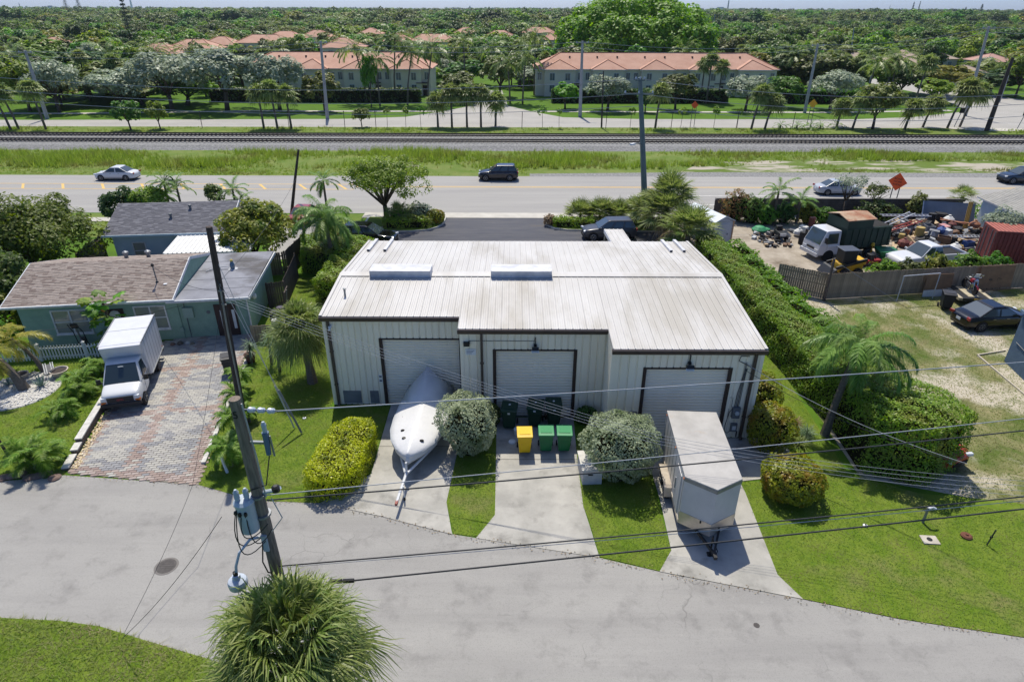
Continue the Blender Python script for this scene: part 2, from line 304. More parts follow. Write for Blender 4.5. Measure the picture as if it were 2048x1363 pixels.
for nm, yc in (('far', 98.0), ('near', 93.4)):
    t = thing('railway_track', 'railway track on grey ballast, %s' % ('the one farther from the main road' if nm == 'far' else 'the one nearer the main road'), 'railway track', (0, yc, .42))
    tb = MB()
    for i in range(-165, 166): tb.box(i * .61 - .13, i * .61 + .13, -1.3, 1.3, .0, .09)
    tag(tb.build('tie', TIE, t), kind='stuff')
    for s in (-1, 1):
        rb = MB(); rb.sweepx([(s * .72 - .07, .09), (s * .72 + .07, .09), (s * .72 + .035, .14), (s * .72 + .04, .27), (s * .72 - .04, .27), (s * .72 - .035, .14)], -220, 220); rb.build('rail', RAILM, t)
struct('verge', [(-300, 101), (300, 101), (300, 108.2), (-300, 108.2)], .01, VERGE)
struct('far_road', [(-300, 107.5), (-85, 107.5), (-75, 107.9), (57, 108.4), (75, 108.6), (300, 107), (300, 117), (140, 118), (117, 125), (108, 150), (104, 190), (93, 190), (94, 150), (87, 128), (72, 120.3), (60, 117.6), (22, 117.2), (9, 119), (3.5, 126), (-1, 134), (-2.5, 160), (-9.5, 160), (-8, 134), (-13, 126), (-19, 119), (-30, 116.4), (-80, 114.4), (-300, 113)], .014, ROAD2)
mk = MB()
for i in range(30): mk.box(48 + i * 6, 51 + i * 6, 112.7, 112.85, .015, .021)
tag(mk.build('road_marking', WHT), kind='structure')
struct('sidewalk', [(-200, 119.5), (-80, 121.0), (-48, 124.8), (-14, 125), (-14, 126.4), (-48, 126.2), (-80, 122.6), (-200, 121)], .045, WALK)
struct('sidewalk', [(4.4, 125.2), (60, 125), (84, 128), (84, 129.4), (60, 126.4), (3.8, 126.6)], .045, WALK)
struct('sidewalk', [(70, 108.7), (120, 107.4), (120, 105), (74, 106)], .04, WALK)
# parking lot behind the warehouse
lotp = [(-13.4, 37.4), (14, 37.4), (14, 57.8), (-13.4, 57.8)]
struct('parking_lot', lotp, .014, LOT)
def island(pts, nm='planting_island'):
    struct(nm, pts, .15, KERB, .16)
    c = sum((Vector((*p, 0)) for p in pts), Vector()) / len(pts)
    struct('island_grass', [tuple(c.xy + (Vector(p) - c.xy) * .955) for p in pts], .162, GRASS)
il = [(-13.4, 53.4), (-9, 53.5), (-7.4, 53.9), (-6.6, 54.7), (-6.2, 55.7), (-6.1, 57.7), (-13.4, 57.7)]
ir = [(3.0, 57.7), (3.0, 55.6), (3.6, 54.5), (4.8, 54.0), (13.9, 53.6), (13.9, 57.7)]
island(il); island(ir)
# ---- paver driveway: near pieces singly, the rest as one mass
PA = R_(9.3); PO = Vector((-18.85, 21.2)); pu = Vector((math.cos(PA), math.sin(PA))); pv = Vector((-math.sin(PA), math.cos(PA)))
pavpoly = [tuple(G(135, 946))[:2], tuple(G(397, 970))[:2]] + [tuple(PO + pu * 5.55 + pv * 3), tuple(PO + pu * 5.4 + pv * 13.0), tuple(PO + pu * .12 + pv * 11.8)]
pb = struct('paver_driveway', pavpoly, .022, M('paver_sand', C(150, 142, 130, .7), .95))
PM = PAVLT + PAVGY + BRICKRED
pavs = []; rr = random.Random(4)
pw, ph = .30, .152
nz = {}
for j in range(-16, 88):
    for i in range(-1, 20):
        cu, cv = i * pw + (pw / 2 if j % 2 else 0), j * ph; p = PO + pu * cu + pv * cv
        if not inpoly(np.array([[p.x, p.y]]), pavpoly)[0]: continue
        dv = (p.y - (top[2][1] + (p.x - top[2][0]) * (top[3][1] - top[2][1]) / (top[3][0] - top[2][0])))
        red = cu < .5 or cu > 4.95 or abs(cu - 2.65) < .27 or abs(cv - 4.05) < .24 or abs(cv - 8.3) < .24 or dv < .55
        if red: mi = 4 + rr.choice((0, 0, 1, 2)) if rr.random() > .16 else rr.choice((0, 2))
        else:
            k = (round(cu / .62 + rr.random() * .55), round(cv / .31 + rr.random() * .4)); nz.setdefault(k, rr.random()); mi = (2 + rr.randrange(2)) if nz[k] < .36 else rr.randrange(2)
        pavs.append((p, mi, rr.uniform(0, .006), (p - Vector((0, 0))).length))
pavs.sort(key=lambda q: q[3])
pmesh = []
for mt in PM:
    mb = MB(); a, b = pw / 2 - .006, ph / 2 - .006
    mb.hexa([(-a, -b, 0), (a, -b, 0), (a, b, 0), (-a, b, 0), (-a + .008, -b + .008, .03), (a - .008, -b + .008, .03), (a - .008, b - .008, .03), (-a + .008, b - .008, .03)]); pmesh.append(mb.mesh('paver', mt))
for p, mi, dz, _ in pavs[:300]: inst('paver', pmesh[mi], pb, (p.x, p.y, .012 + dz), (0, 0, PA))
mb = MB()
for p, mi, dz, _ in pavs[300:]:
    a, b = pw / 2 - .006, ph / 2 - .006; q = [p + pu * x + pv * y for x, y in ((-a, -b), (a, -b), (a, b), (-a, b))]
    mb.hexa([(c.x, c.y, z) for z in (.012, .042 + dz) for c in q], mi)
tag(mb.build('paver', PM, pb), kind='stuff')
# street details
for nm, px, r, col in (('manhole_cover', (333, 1132), .33, C(96, 92, 90)), ):
    c = G(*px); t = thing(nm, 'round iron manhole cover set in the grey street', 'manhole cover', (c.x, c.y, .012))
    MB().lathe([(r + .07, 0), (r + .07, .008), (r, .01)], n=24).build('ring', M('iron_ring', C(120, 116, 112), .8), t)
    mb = MB().lathe([(r, .004), (r, .014), (0.01, .014)], n=24)
    for k in range(-3, 4): mb.box(-.26 + abs(k) * .03, .26 - abs(k) * .03, k * .08 - .012, k * .08 + .012, .014, .019)
    mb.build('lid', M('iron_lid', C(88, 84, 82), .7, C(70, 66, 64), 6.), t)
c = G(1513, 1250); tag(MB().lathe([(.1, .0), (.1, .006), (.01, .008)], (c.x, c.y, .012), 10).build('valve_cover', M('iron_lid', C(88, 84, 82), .7)), 'small dark valve cover in the street at lower right', 'valve cover')

# ---- grass blades
def blades(name, polys, dens, h, wd, mat, label, seed, parent=None, cut=()):
    rg = np.random.default_rng(seed); Ps = []
    for p in polys:
        q = sample_poly(p, dens, rg)
        for cpoly in cut: q = q[~inpoly(q, cpoly)]
        Ps.append(q)
    P = np.concatenate(Ps); n = len(P); P = np.column_stack([P, np.full(n, .015)])
    a = rg.uniform(0, 2 * np.pi, n); d = np.column_stack([np.cos(a), np.sin(a), np.zeros(n)]) * wd * rg.uniform(.6, 1.4, (n, 1))
    tip = P + np.column_stack([rg.normal(0, 1.0, n) * h, rg.normal(0, 1.0, n) * h, h * rg.uniform(.35, .9, n)])
    o = inst(name, np_mesh(name, np.stack([P - d, P + d, tip], 1).reshape(-1, 3), 3, mat)); return tag(o, label, 'grass', kind='stuff')
BLADE = LEAF('grass_blade', C(92, 128, 38, .8), C(132, 156, 64, .8), .4, 0, .6, .8, C(154, 152, 92, .78))
BLADE2 = LEAF('grass_blade_dry', C(112, 136, 52, .85), C(156, 162, 90, .85), .4, 0, .6, .5, C(176, 168, 120, .7))
WEED = LEAF('weed_blade', C(116, 144, 50, .9), C(160, 176, 84, .9), .45, 0, .6, .25, C(150, 150, 86, .7))
blades('grass', [lawn_mid, lawn_a, lawn_b], 700, .055, .011, BLADE, 'short green grass round the warehouse driveways', 1)
blades('grass', [lawn_right], 520, .055, .012, BLADE, 'short green grass of the lawn right of the warehouse', 2, cut=[[(16, 20), (40, 13), (40, 30), (16, 30)]])
blades('grass', [lawn_house], 420, .07, .014, BLADE, 'green grass in front of the green house', 3)
blades('grass', [lawn_front], 260, .10, .012, BLADE, 'rough grass below the street at lower left', 4, cut=[[(-40, 2), (-40, 11), (2, 11), (2, 2)]])
blades('grass', [[(15, 21), (19.5, 19.4), (38, 14), (38, 41), (26.5, 40), (21, 39), (18.5, 39)]], 150, .07, .016, BLADE2, 'thin patchy grass of the yard right of the long hedge', 5)
blades('grass', [lawn_front], 330, .12, .013, BLADE2, 'dry taller grass blades below the street at lower left', 14, cut=[[(-40, 2), (-40, 11), (2, 11), (2, 2)]])
def tufts(name, regions, n, h, mat, label, seed):
    rg = np.random.default_rng(seed); V = []
    for (x0, x1, y0, y1, hh) in regions:
        k = int(n * (x1 - x0) * (y1 - y0)); c = np.column_stack([rg.uniform(x0, x1, k), rg.uniform(y0, y1, k), np.zeros(k)])
        nn = np.sin(c[:, 0] * .31 + 1.3 * np.sin(c[:, 1] * .5)) + np.sin(c[:, 0] * .11 + c[:, 1] * .4) + rg.normal(0, .5, k); keep = nn > -.9; c = c[keep]; k = len(c); s = np.clip(.7 + .3 * nn[keep], .35, 1.5)[:, None]
        for _ in range(7):
            a = rg.uniform(0, 2 * np.pi, k); d = np.column_stack([np.cos(a), np.sin(a), np.zeros(k)]); o = c + d * rg.uniform(0, .25, (k, 1)) * s
            e = rg.uniform(0, 2 * np.pi, k); lean = np.column_stack([np.cos(e), np.sin(e), np.zeros(k)]) * rg.uniform(.1, .5, (k, 1)) * hh
            V.append(np.stack([o - d[:, [1, 0, 2]] * .035 * s, o + d[:, [1, 0, 2]] * .035 * s, o + lean * s + np.array([0, 0, 1]) * hh * s * rg.uniform(.5, 1.1, (k, 1))], 1).reshape(-1, 3))
    return tag(inst(name, np_mesh(name, np.concatenate(V), 3, mat)), label, 'grass', kind='stuff')
tufts('weeds', [(-72, 19, 78, 88, .95), (19, 40, 79.5, 88, .7), (40, 72, 83, 88.5, .8), (34, 72, 76.6, 78.5, .45), (-72, 2, 74.6, 78, .28)], 7., .6, WEED, 'tall weeds between the main road and the railway', 11)
tufts('weeds', [(-95, 95, 101.5, 107.5, .35)], 3, .4, WEED, 'rough grass strip between the railway and the far road', 12)

# leaf litter and sand along the street edge and the drives
def litter(name, label, lines, n, mats, seed, spread):
    rd_ = random.Random(seed); mb = MB()
    for a, b in lines:
        a = Vector(a); b = Vector(b); L = (b - a).length; nn = Vector((-(b - a).y, (b - a).x)) / L
        for k in range(int(n * L)):
            p = a.lerp(b, rd_.random()) + nn * rd_.gauss(-.05, spread); s = rd_.uniform(.012, .04); an = rd_.uniform(0, 6.28); c, q = math.cos(an) * s, math.sin(an) * s; z = .036 + rd_.random() * .01; mb.poly([(p.x - c, p.y - q, z), (p.x + q * .5, p.y - c * .5, z + s * .3), (p.x + c, p.y + q, z), (p.x - q * .5, p.y + c * .5, z + s * .2)], rd_.randrange(len(mats)))
    return tag(mb.build(name, mats), label, 'litter', kind='stuff')
litter('leaf_litter', 'dry leaves and grit along the street edge', list(zip(top, top[1:])), 22, [M('dry_leaf_a', C(132, 108, 74), .9), M('dry_leaf_b', C(168, 150, 116), .9), M('dry_leaf_c', C(96, 92, 70), .9)], 5, .09)
# ================================================================ the warehouse
ROOFW = M('white_roof_panel', C(228, 226, 222, .69), .5, C(217, 214, 209, .69), .5, world=True, stretch=(1.5, .45, 1), col3=C(202, 197, 187, .67), s3=.3, c3=(.48, .64), spec=.25, rnd=.02, detail=8.)
WALLP = M('grey_wall_panel', C(240, 231, 210, .95), .5, C(230, 221, 201, .95), .8, stretch=(1, 1, .15), spec=.35)
TRIM = M('brown_trim', C(86, 74, 66, .8), .5, C(76, 64, 58, .8), 2.)
DOORM = M('door_slat', C(240, 231, 212, .95), .5, C(222, 213, 196, .95), .8, spec=.4, stretch=(.3, 1, 2))
FRAMED = M('door_frame_brown', C(60, 46, 42, .8), .6)
GALV = M('galvanised', C(150, 154, 158), .45, C(130, 134, 138), 4., metal=.5)
PATCH = M('grey_sheet', C(128, 134, 138, .8), .7, C(106, 110, 114, .8), 1.5)
BLKP = M('black_plastic', C(34, 34, 36), .5); WHTP = M('white_plastic', C(228, 230, 232, .85), .45)
CONDUIT = M('conduit_grey', C(120, 124, 128), .55, C(104, 108, 110), 5.); CABLE = M('black_cable', C(36, 36, 38), .6)
def rz_(y): return 4.65 + (y - 23.66) / 12 if y < 30.6 else 5.228 - (y - 30.6) / 12
wh = thing('warehouse', 'long grey metal warehouse with white ribbed roof and three roll-up doors', 'warehouse')
XA, XB, XC0, XC1 = -8.78, -2.33, 4.26, 10.74
YA, YB, YC, YR = 26.42, 25.36, 23.76, 37.4
def roofpanel(x0, x1, y0, y1):
    mb = MB(); n = 3; wd = (x1 - x0) / n
    prof = []
    for i in range(n):
        a = x0 + i * wd
        prof += [(a, .0), (a + wd * .04, .028), (a + wd * .11, .028), (a + wd * .16, .0), (a + wd * .40, .0), (a + wd * .43, .008), (a + wd * .47, 0), (a + wd * .7, .0), (a + wd * .73, .008), (a + wd * .77, 0)]
    prof.append((x1 - .004, 0))
    mb.loft([[(x, y, rz_(y) + z) for x, z in prof] for y in (y0, y1)], 0, False, False)
    b = len(mb.v); mb.poly([(x0, y0, rz_(y0) - .03), (x1, y0, rz_(y0) - .03), (x1, y1, rz_(y1) - .03), (x0, y1, rz_(y1) - .03)][::-1])
    mb.poly([(x0, y0, rz_(y0) - .03)] + [(x, y0, rz_(y0) + z) for x, z in prof] + [(x1, y0, rz_(y0) - .03)])
    return mb
def front_y(x): return YA - .13 if x < XB - .01 else (YB - .13 if x < XC0 - .01 else YC - .13)
xs = []
for a, b, n in ((XA - .02, XB - .08, 7), (XB - .08, XC0, 7), (XC0, XC1 + .02, 7)):
    xs += [(a + (b - a) * i / n, a + (b - a) * (i + 1) / n) for i in range(n)]
for a, b in xs:
    roofpanel(a, b, front_y((a + b) / 2), 30.58).build('roof_panel', ROOFW, wh); roofpanel(a, b, 30.62, YR + .15).build('roof_panel', ROOFW, wh)
mb = MB(); mb.loft([[(x, y, rz_(y) + z) for y, z in ((30.28, .045), (30.32, .06), (30.6, .075), (30.88, .06), (30.92, .045))] for x in (XA - .05, XC1 + .05)], 0, False, False); mb.build('ridge_cap', ROOFW, wh)
for x in (XA - .06, XC1 - .08):
    mb = MB()
    for y0, y1 in ((front_y(x), 30.6), (30.6, YR + .15)): mb.hexa([(x, y0, rz_(y0) - .16), (x + .14, y0, rz_(y0) - .16), (x + .14, y1, rz_(y1) - .16), (x, y1, rz_(y1) - .16), (x, y0, rz_(y0) + .05), (x + .14, y0, rz_(y0) + .05), (x + .14, y1, rz_(y1) + .05), (x, y1, rz_(y1) + .05)])
    mb.build('rake_trim', ROOFW, wh)
VENTS = M('ridge_vent_white', C(226, 226, 228, .82), .5, C(196, 198, 204, .8), 2.)
for x0 in (-7.2, -1.05):
    mb = MB(); mb.sweepx([(30.22, 5.2), (30.22, 5.38), (30.16, 5.40), (30.17, 5.56), (30.3, 5.60), (30.9, 5.60), (31.03, 5.56), (31.04, 5.4), (30.98, 5.38), (30.98, 5.2)], x0, x0 + 3.03); v = mb.build('ridge_vent', VENTS, wh)
    mb = MB().box(x0 - .02, x0 + 3.05, 30.1, 31.1, 5.575, 5.585); mb.box(x0 - .03, x0 + .0, 30.14, 31.06, 5.2, 5.6); mb.box(x0 + 3.03, x0 + 3.06, 30.14, 31.06, 5.2, 5.6); mb.build('flashing', VENTS, v)
for x in (-8.4, -7.45, 9.1, 9.85):
    mb = MB().box(x, x + .16, 35.2, 37.5, rz_(36.4) - .1, rz_(36.4) - .05); mb = MB(); mb.hexa([(x, 35.0, rz_(35) + .01), (x + .17, 35, rz_(35) + .01), (x + .17, 37.55, rz_(37.55) + .01), (x, 37.55, rz_(37.55) + .01), (x, 35, rz_(35) + .14), (x + .17, 35, rz_(35) + .14), (x + .17, 37.55, rz_(37.55) + .14), (x, 37.55, rz_(37.55) + .14)]); q = mb.build('roof_duct', VENTS, wh)
    MB().box(x + .02, x + .15, 34.98, 35.0, rz_(35) + .03, rz_(35) + .12).build('open_end', BLKP, q)
MB().lathe([(.05, 0), (.05, .36), (.07, .37), (.07, .42), (.01, .43)], (-8.05, 28.2, rz_(28.2)), 8).build('vent_pipe', GALV, wh)
# gutters / eave fascia
for x0, x1, y in ((XA - .06, XB - .08, YA), (XB - .1, XC0, YB), (XC0 - .02, XC1 + .06, YC)):
    z = rz_(y - .13); MB().sweepx([(y - .24, z - .02), (y - .255, z - .06), (y - .19, z - .24), (y - .02, z - .24), (y - .02, z - .035), (y - .13, z - .035)], x0, x1).build('eave_gutter', TRIM, wh)
# walls: one ribbed panel at a time
def wallpanel(p0, p1, zt0, zt1, zb=0.04, n=3):
    p0 = Vector(p0); p1 = Vector(p1); d = (p1 - p0); L = d.length; d = d / L; nrm = Vector((d.y, -d.x)); wd = L / n; mb = MB(); prof = []
    for i in range(n):
        a = i * wd; prof += [(a, 0), (a + wd * .05, .03), (a + wd * .78, .03), (a + wd * .86, 0), (a + wd * .9, -.012), (a + wd * .96, -.012)]
    prof.append((L - .004, 0))
    mb.loft([[(*(p0 + d * s + nrm * h), zb if k == 0 else zt0 + (zt1 - zt0) * s / L) for s, h in prof] for k in (0, 1)], 0, False, False); return mb
def wallrun(p0, p1, zt, zb=.04, nm='wall_panel'):
    p0 = Vector(p0); p1 = Vector(p1); L = (p1 - p0).length; n = max(1, round(L / .914)); 
    f = zt if callable(zt) else (lambda y: zt)
    for i in range(n):
        a = p0.lerp(p1, i / n); b = p0.lerp(p1, (i + 1) / n); k = max(1, round((b - a).length / .305)); wallpanel(a, b, f(a.y), f(b.y), zb, k).build(nm, WALLP, wh)
doors = ((-6.13, -2.44, YA), (-.77, 2.86, YB), (5.75, 9.40, YC)); DH = 3.62
for (x0, x1, y), (a, b) in zip(doors, ((XA, XB), (XB, XC0), (XC0, XC1))):
    zt = rz_(y - .13) - .2
    wallrun((a + .05, y), (x0, y), zt); wallrun((x1, y), (b - (.06 if y == YC else 0), y), zt) if b - x1 > .15 else MB().box(x1, b, y, y + .05, .04, zt).build('wall_panel', WALLP, wh); wallrun((x0, y), (x1, y), zt, DH + .02)
zt = lambda y: rz_(y) - .05
wallrun((XB, YB), (XB, YA), zt) ; wallrun((XC0 + .02, YB), (XC0 + .02, YC), zt)
wallrun((XC1 - .04, YC), (XC1 - .04, 30.6), zt); wallrun((XC1 - .04, 30.6), (XC1 - .04, YR), zt); wallrun((XA + .04, 30.6), (XA + .04, YA), zt); wallrun((XA + .04, YR), (XA + .04, 30.6), zt); wallrun((XC1, YR), (XA, YR), 4.55)
for x, y in ((XA + .02, YA), (XC1 - .15, YC), (XC0 - .02, YC), (XB - .02, YB)): MB().box(x, x + .16, y - .055, y + .1, .03, rz_(y) - .24).build('corner_trim', WALLP, wh)
for x, y in ((XA + .24, YA), (-1.42, YB), (XC1 - .42, YC)):
    zt = rz_(y) - .28; mb = MB(); mb.box(x, x + .11, y - .16, y - .05, .18, zt); mb.cb((x + .055, y - .16, .13), (.11, .2, .1), 0, 0, 0, .5); q = mb.build('downspout', TRIM, wh)
    for z in (1.2, 3.0): MB().box(x - .03, x + .14, y - .165, y - .045, z, z + .05).build('strap', TRIM, q)
for i, (x0, x1, y) in enumerate(doors):
    mb = MB(); mb.box(x0 - .1, x0 + .05, y - .06, y + .1, .02, DH + .08); mb.box(x1 - .05, x1 + .1, y - .06, y + .1, .02, DH + .08); mb.box(x0 + .05, x1 - .05, y - .05, y + .1, DH, DH + .08)
    fr = mb.build('door_frame', FRAMED, wh)
    d = bpy.data.objects.new('rollup_door', None); COL.objects.link(d); d.parent = wh
    ns = 24; hs = (DH - .02) / ns; sm = MB(); sm.loft([[(x, y + .075 - a, z) for a, z in ((0, 0), (.028, hs * .22), (.034, hs * .5), (.028, hs * .78), (0, hs))] for x in (0 + x0 + .05, x1 - .05)], 0, False, False); sme = sm.mesh('slat', DOORM)
    for k in range(ns): inst('slat', sme, d, (0, 0, .02 + k * hs))
    MB().box(x0 + .06, x1 - .06, y + .03, y + .1, .015, .09).build('bottom_bar', GALV, d)
    MB().box((x0 + x1) / 2 - .12, (x0 + x1) / 2 + .12, y + .01, y + .04, .62, .68).build('lift_handle', GALV, d)
MB().box(-8.24, -7.36, YA - .045, YA - .035, .1, .82).build('patch_sheet', PATCH, wh); MB().box(-6.93, -6.5, YA - .045, YA - .035, .1, .82).build('patch_sheet', PATCH, wh)
MB().box(4.6, 5.6, YC - .045, YC - .035, .15, 1.45).build('patch_sheet', M('patch_frame', C(150, 146, 140), .7), wh)
def sign(x, y, z, wd, ht, lines, nm, col=None):
    s = MB().box(x - wd / 2, x + wd / 2, y - .055, y - .04, z - ht / 2, z + ht / 2).build(nm, WHTP, wh)
    for k, (tx, sz) in enumerate(lines): text(tx, sz, col or BLKP, s, (x, y - .058, z + ht / 2 - (k + .5) * ht / len(lines)), (R_(90), 0, 0))
sign(-1.87, YB, 3.6, .48, .3, (('OFFICE', .085), ('ENTRY AT REAR', .05)), 'sign_board', M('sign_blue', C(60, 80, 130), .6)) if 0 else None
s = MB().box(-2.11, -1.63, YB - .055, YB - .04, 3.42, 3.72).build('sign_board', WHTP, wh)
for k, z in enumerate((3.64, 3.57, 3.5)): MB().box(-2.06, -1.70 - .06 * k, YB - .06, YB - .056, z - .012, z + .012).build('printed_line', M('sign_blue', C(70, 92, 140), .6), s)
for z in (1.55, 1.32):
    s = MB().box(-6.42, -6.24, YA - .055, YA - .04, z, z + .17).build('notice_plate', WHTP, wh); MB().box(-6.39, -6.27, YA - .06, YA - .056, z + .05, z + .12).build('printed_mark', BLKP, s)
def lamp(x, y, z, nm='floodlight'):
    mb = MB().box(x - .02, x + .02, y - .1, y - .03, z + .1, z + .5); mb.box(x - .06, x + .06, y - .12, y - .03, z + .05, z + .17); q = mb.build(nm, BLKP, wh)
    MB().cb((x, y - .22, z), (.3, .22, .16), 0, 0, 0, -.5).build('lamp_head', BLKP, q); MB().cb((x, y - .27, z - .1), (.34, .03, .12), 0, 0, 0, -.9).build('lens', WHTP, q)
lamp(.95 + .1, YB, 3.82); lamp(7.6, YC, 3.83)
MB().box(-2.17, -1.9, YB - .2, YB - .04, 3.92, 4.1).build('wall_pack_light', BLKP, wh); MB().tube([(-1.95, YB - .05, 4.14), (1.0, YB - .05, 4.14)], .012, 5).build('conduit', CABLE, wh)
q = MB().box(XA + .32, XA + .44, YA - .2, YA - .03, 4.28, 4.38).build('wall_camera', WHTP, wh); MB().lathe([(.05, 0), (.05, .16), (.03, .18)], (XA + .4, YA - .36, 4.28), 8, axis='y').build('camera_body', WHTP, q)
# electric service
q = MB().box(9.80, 10.14, YC - .2, YC - .04, 1.18, 1.72).build('meter_cabinet', CONDUIT, wh); MB().lathe([(.1, 0), (.1, .07), (.07, .1)], (9.97, YC - .3, 1.5), 12, axis='y').build('meter', M('meter_glass', C(190, 196, 200), .2), q)
q = MB().box(9.86, 10.14, YC - .16, YC - .04, .45, .85).build('breaker_box', CONDUIT, wh); MB().box(9.92, 10.08, YC - .18, YC - .16, .55, .75).build('box_door', WHTP, q)
for k, x in enumerate((9.88, 9.94, 10.0, 10.06)): MB().tube([(x, YC - .06, 1.72), (x + .02, YC - .06, 2.4), (10.02 + k * .025, YC - .07, 3.5), (10.02 + k * .03, YC - .1, 3.7)], .014, 5).build('riser_conduit', CONDUIT if k % 2 else CABLE, wh)
MB().tube([(9.85, YC - .06, 1.7), (9.7, YC - .05, 1.4), (9.62, YC - .05, .7), (9.64, YC - .05, .38), (9.78, YC - .05, .3), (9.92, YC - .05, .45)], .013, 5).build('loop_conduit', CABLE, wh)
MB().tube([(10.1, YC - .1, 4.3), (9.75, YC - .06, 4.28), (9.7, YC - .05, 4.05), (9.9, YC - .06, 3.95), (10.3, YC - .12, 3.75)], .018, 5).build('drip_loop', CABLE, wh)
MB().tube([(10.04, YC - .06, 3.5), (10.04, YC - .06, 3.95)], .03, 6).build('weatherhead', GALV, wh)
for x0, x1, z in ((9.6, 9.75, 2.2), (9.62, 9.66, 1.6)): MB().tube([(x0, YC - .05, z), (x1, YC - .05, z), (x1, YC - .05, z - .5)], .01, 5).build('conduit', CONDUIT, wh)
MB().tube([(10.2, YC - .06, .4), (10.2, YC - .06, .1)], .03, 6).build('hose_bib', FRAMED, wh)
# small rear canopy
t = thing('rear_canopy', 'small white ribbed metal canopy at the back of the warehouse', 'canopy', (7.1, 37.55, 0))
mb = MB(); prof = []
for i in range(5): prof += [(-.72 + i * .29, 0), (-.72 + i * .29 + .02, .03), (-.72 + i * .29 + .06, .03), (-.72 + i * .29 + .08, 0)]
mb.loft([[(x, y, zz + z) for x, z in prof] for y, zz in ((0.1, 4.2), (5.1, 3.8))], 0, False, False); mb.hexa([(-.72, .1, 4.15), (.55, .1, 4.15), (.55, 5.1, 3.75), (-.72, 5.1, 3.75), (-.72, .1, 4.19), (.55, .1, 4.19), (.55, 5.1, 3.79), (-.72, 5.1, 3.79)]); mb.build('canopy_sheet', ROOFW, t)
for x in (-.68, .5): MB().box(x - .04, x + .04, 4.98, 5.06, .02, 3.76).build('post', GALV, t)
MB().hexa([(-.76, .1, 3.95), (-.73, .1, 3.95), (-.73, 5.1, 3.55), (-.76, 5.1, 3.55), (-.76, .1, 4.21), (-.73, .1, 4.21), (-.73, 5.1, 3.81), (-.76, 5.1, 3.81)]).build('side_fascia', WHTP, t)
# ================================================================ houses, sheds, fences and walls near by
SHING = M('brown_shingle', C(150, 138, 130, .74), .95, C(168, 157, 149, .74), 6., bump=.6, bscale=30, rnd=.14, spec=.1)
SHINGG = M('grey_shingle', C(122, 122, 128, .8), .95, C(104, 104, 110, .8), 1.2, bump=.5, bscale=30, spec=.1)
GREENW = M('green_stucco', C(146, 176, 158, .85), .85, C(134, 164, 148, .85), 2., bump=.3, bscale=40)
BLUEW = M('blue_stucco', C(190, 208, 216, .88), .85, C(176, 196, 206, .88), 1.5, bump=.2, bscale=40)
FLATR = M('flat_roof_felt', C(150, 152, 160, .8), .9, C(124, 126, 134, .8), .6, col3=C(96, 94, 94, .8), s3=.3, c3=(.5, .66))
WPAINT = M('white_paint', C(226, 228, 228, .86), .5, C(204, 208, 212, .8), 4.); DBROWN = M('dark_brown_door', C(64, 46, 42), .55)
PANE = GLASS('window_pane', (.22, .24, .22, 1), .08); DPANE = GLASS('dark_pane')
WOODG = M('weathered_fence', C(176, 160, 138, .85), .95, C(146, 132, 114, .85), 3., stretch=(3, 3, .5), rnd=.16, spec=.1)
WOODD = M('dark_fence', C(106, 96, 90, .85), .95, C(84, 76, 72, .85), 3., stretch=(3, 3, .5), rnd=.16, spec=.1)
CREAM = M('cream_wall', C(190, 182, 166, .8), .85, C(176, 168, 154, .8), 1.)
def window(par, x, y, z0, wd, ht, n=2, fm=WPAINT, face=-1, bars=True, wallax='x'):
    fr = MB(); t = .07
    def bx(a0, a1, z_0, z_1, d0, d1, mb):
        if wallax == 'x': mb.box(a0, a1, min(y + face * d0, y + face * d1), max(y + face * d0, y + face * d1), z_0, z_1)
        else: mb.box(min(y + face * d0, y + face * d1), max(y + face * d0, y + face * d1), a0, a1, z_0, z_1)
    bx(x, x + wd, z0, z0 + t, -.02, .06, fr); bx(x, x + wd, z0 + ht - t, z0 + ht, -.02, .06, fr)
    for k in range(n + 1): c = x + (wd - t) * k / n; bx(c, c + t, z0 + t, z0 + ht - t, -.02, .06, fr)
    if bars:
        for k in range(n): c0 = x + (wd - t) * k / n + t; c1 = x + (wd - t) * (k + 1) / n; bx(c0, c1, z0 + ht * .48, z0 + ht * .48 + .05, .0, .045, fr)
    o = fr.build('window', fm, par); p = None
    for k in range(n):
        mb = MB(); c0 = x + (wd - t) * k / n + t; c1 = x + (wd - t) * (k + 1) / n; bx(c0, c1, z0 + t, z0 + ht - t, .005, .015, mb); mb.build('pane', PANE, o)
    mb = MB(); bx(x - .04, x + wd + .04, z0 - .06, z0, -.02, .1, mb); mb.build('sill', fm, o); return o
def gable(par, x0, x1, y0, y1, ze, zr, mat, rows, nm='shingle_course', soff=WPAINT):
    """gable roof ridge along x with each shingle course its own lapped strip"""
    ym = (y0 + y1) / 2; base = MB(); base.loft([[(x, y0, ze - .03), (x, ym, zr - .03), (x, y1, ze - .03), (x, y1, ze - .12), (x, ym, zr - .12), (x, y0, ze - .12)] for x in (x0, x1)]); o = base.build('roof', soff, par)
    rd = random.Random(hash(nm) % 7 + rows)
    for s, (ya, yb) in ((0, (y0, ym)), (1, (y1, ym))):
        for k in range(rows):
            a, b = k / rows, (k + 1) / rows + .012; p = lambda t: (ya + (yb - ya) * t, ze + (zr - ze) * t)
            (u, zu), (v, zv) = p(a), p(min(b, 1.0)); mb = MB(); xa = x0 - .02; 
            while xa < x1 + .02:
                xb = min(xa + rd.uniform(.25, .42), x1 + .02); h = rd.choice((0, .006, .012)); mb.hexa([(xa, u, zu - .02), (xb, u, zu - .02), (xb, v, zv - .025), (xa, v, zv - .025), (xa, u, zu + .012 + h), (xb, u, zu + .012 + h), (xb, v, zv + .0), (xa, v, zv + .0)], rd.choice((0, 0, 1, 2)) if isinstance(mat, list) else 0); xa = xb
            mb.build(nm, mat, o)
    return o
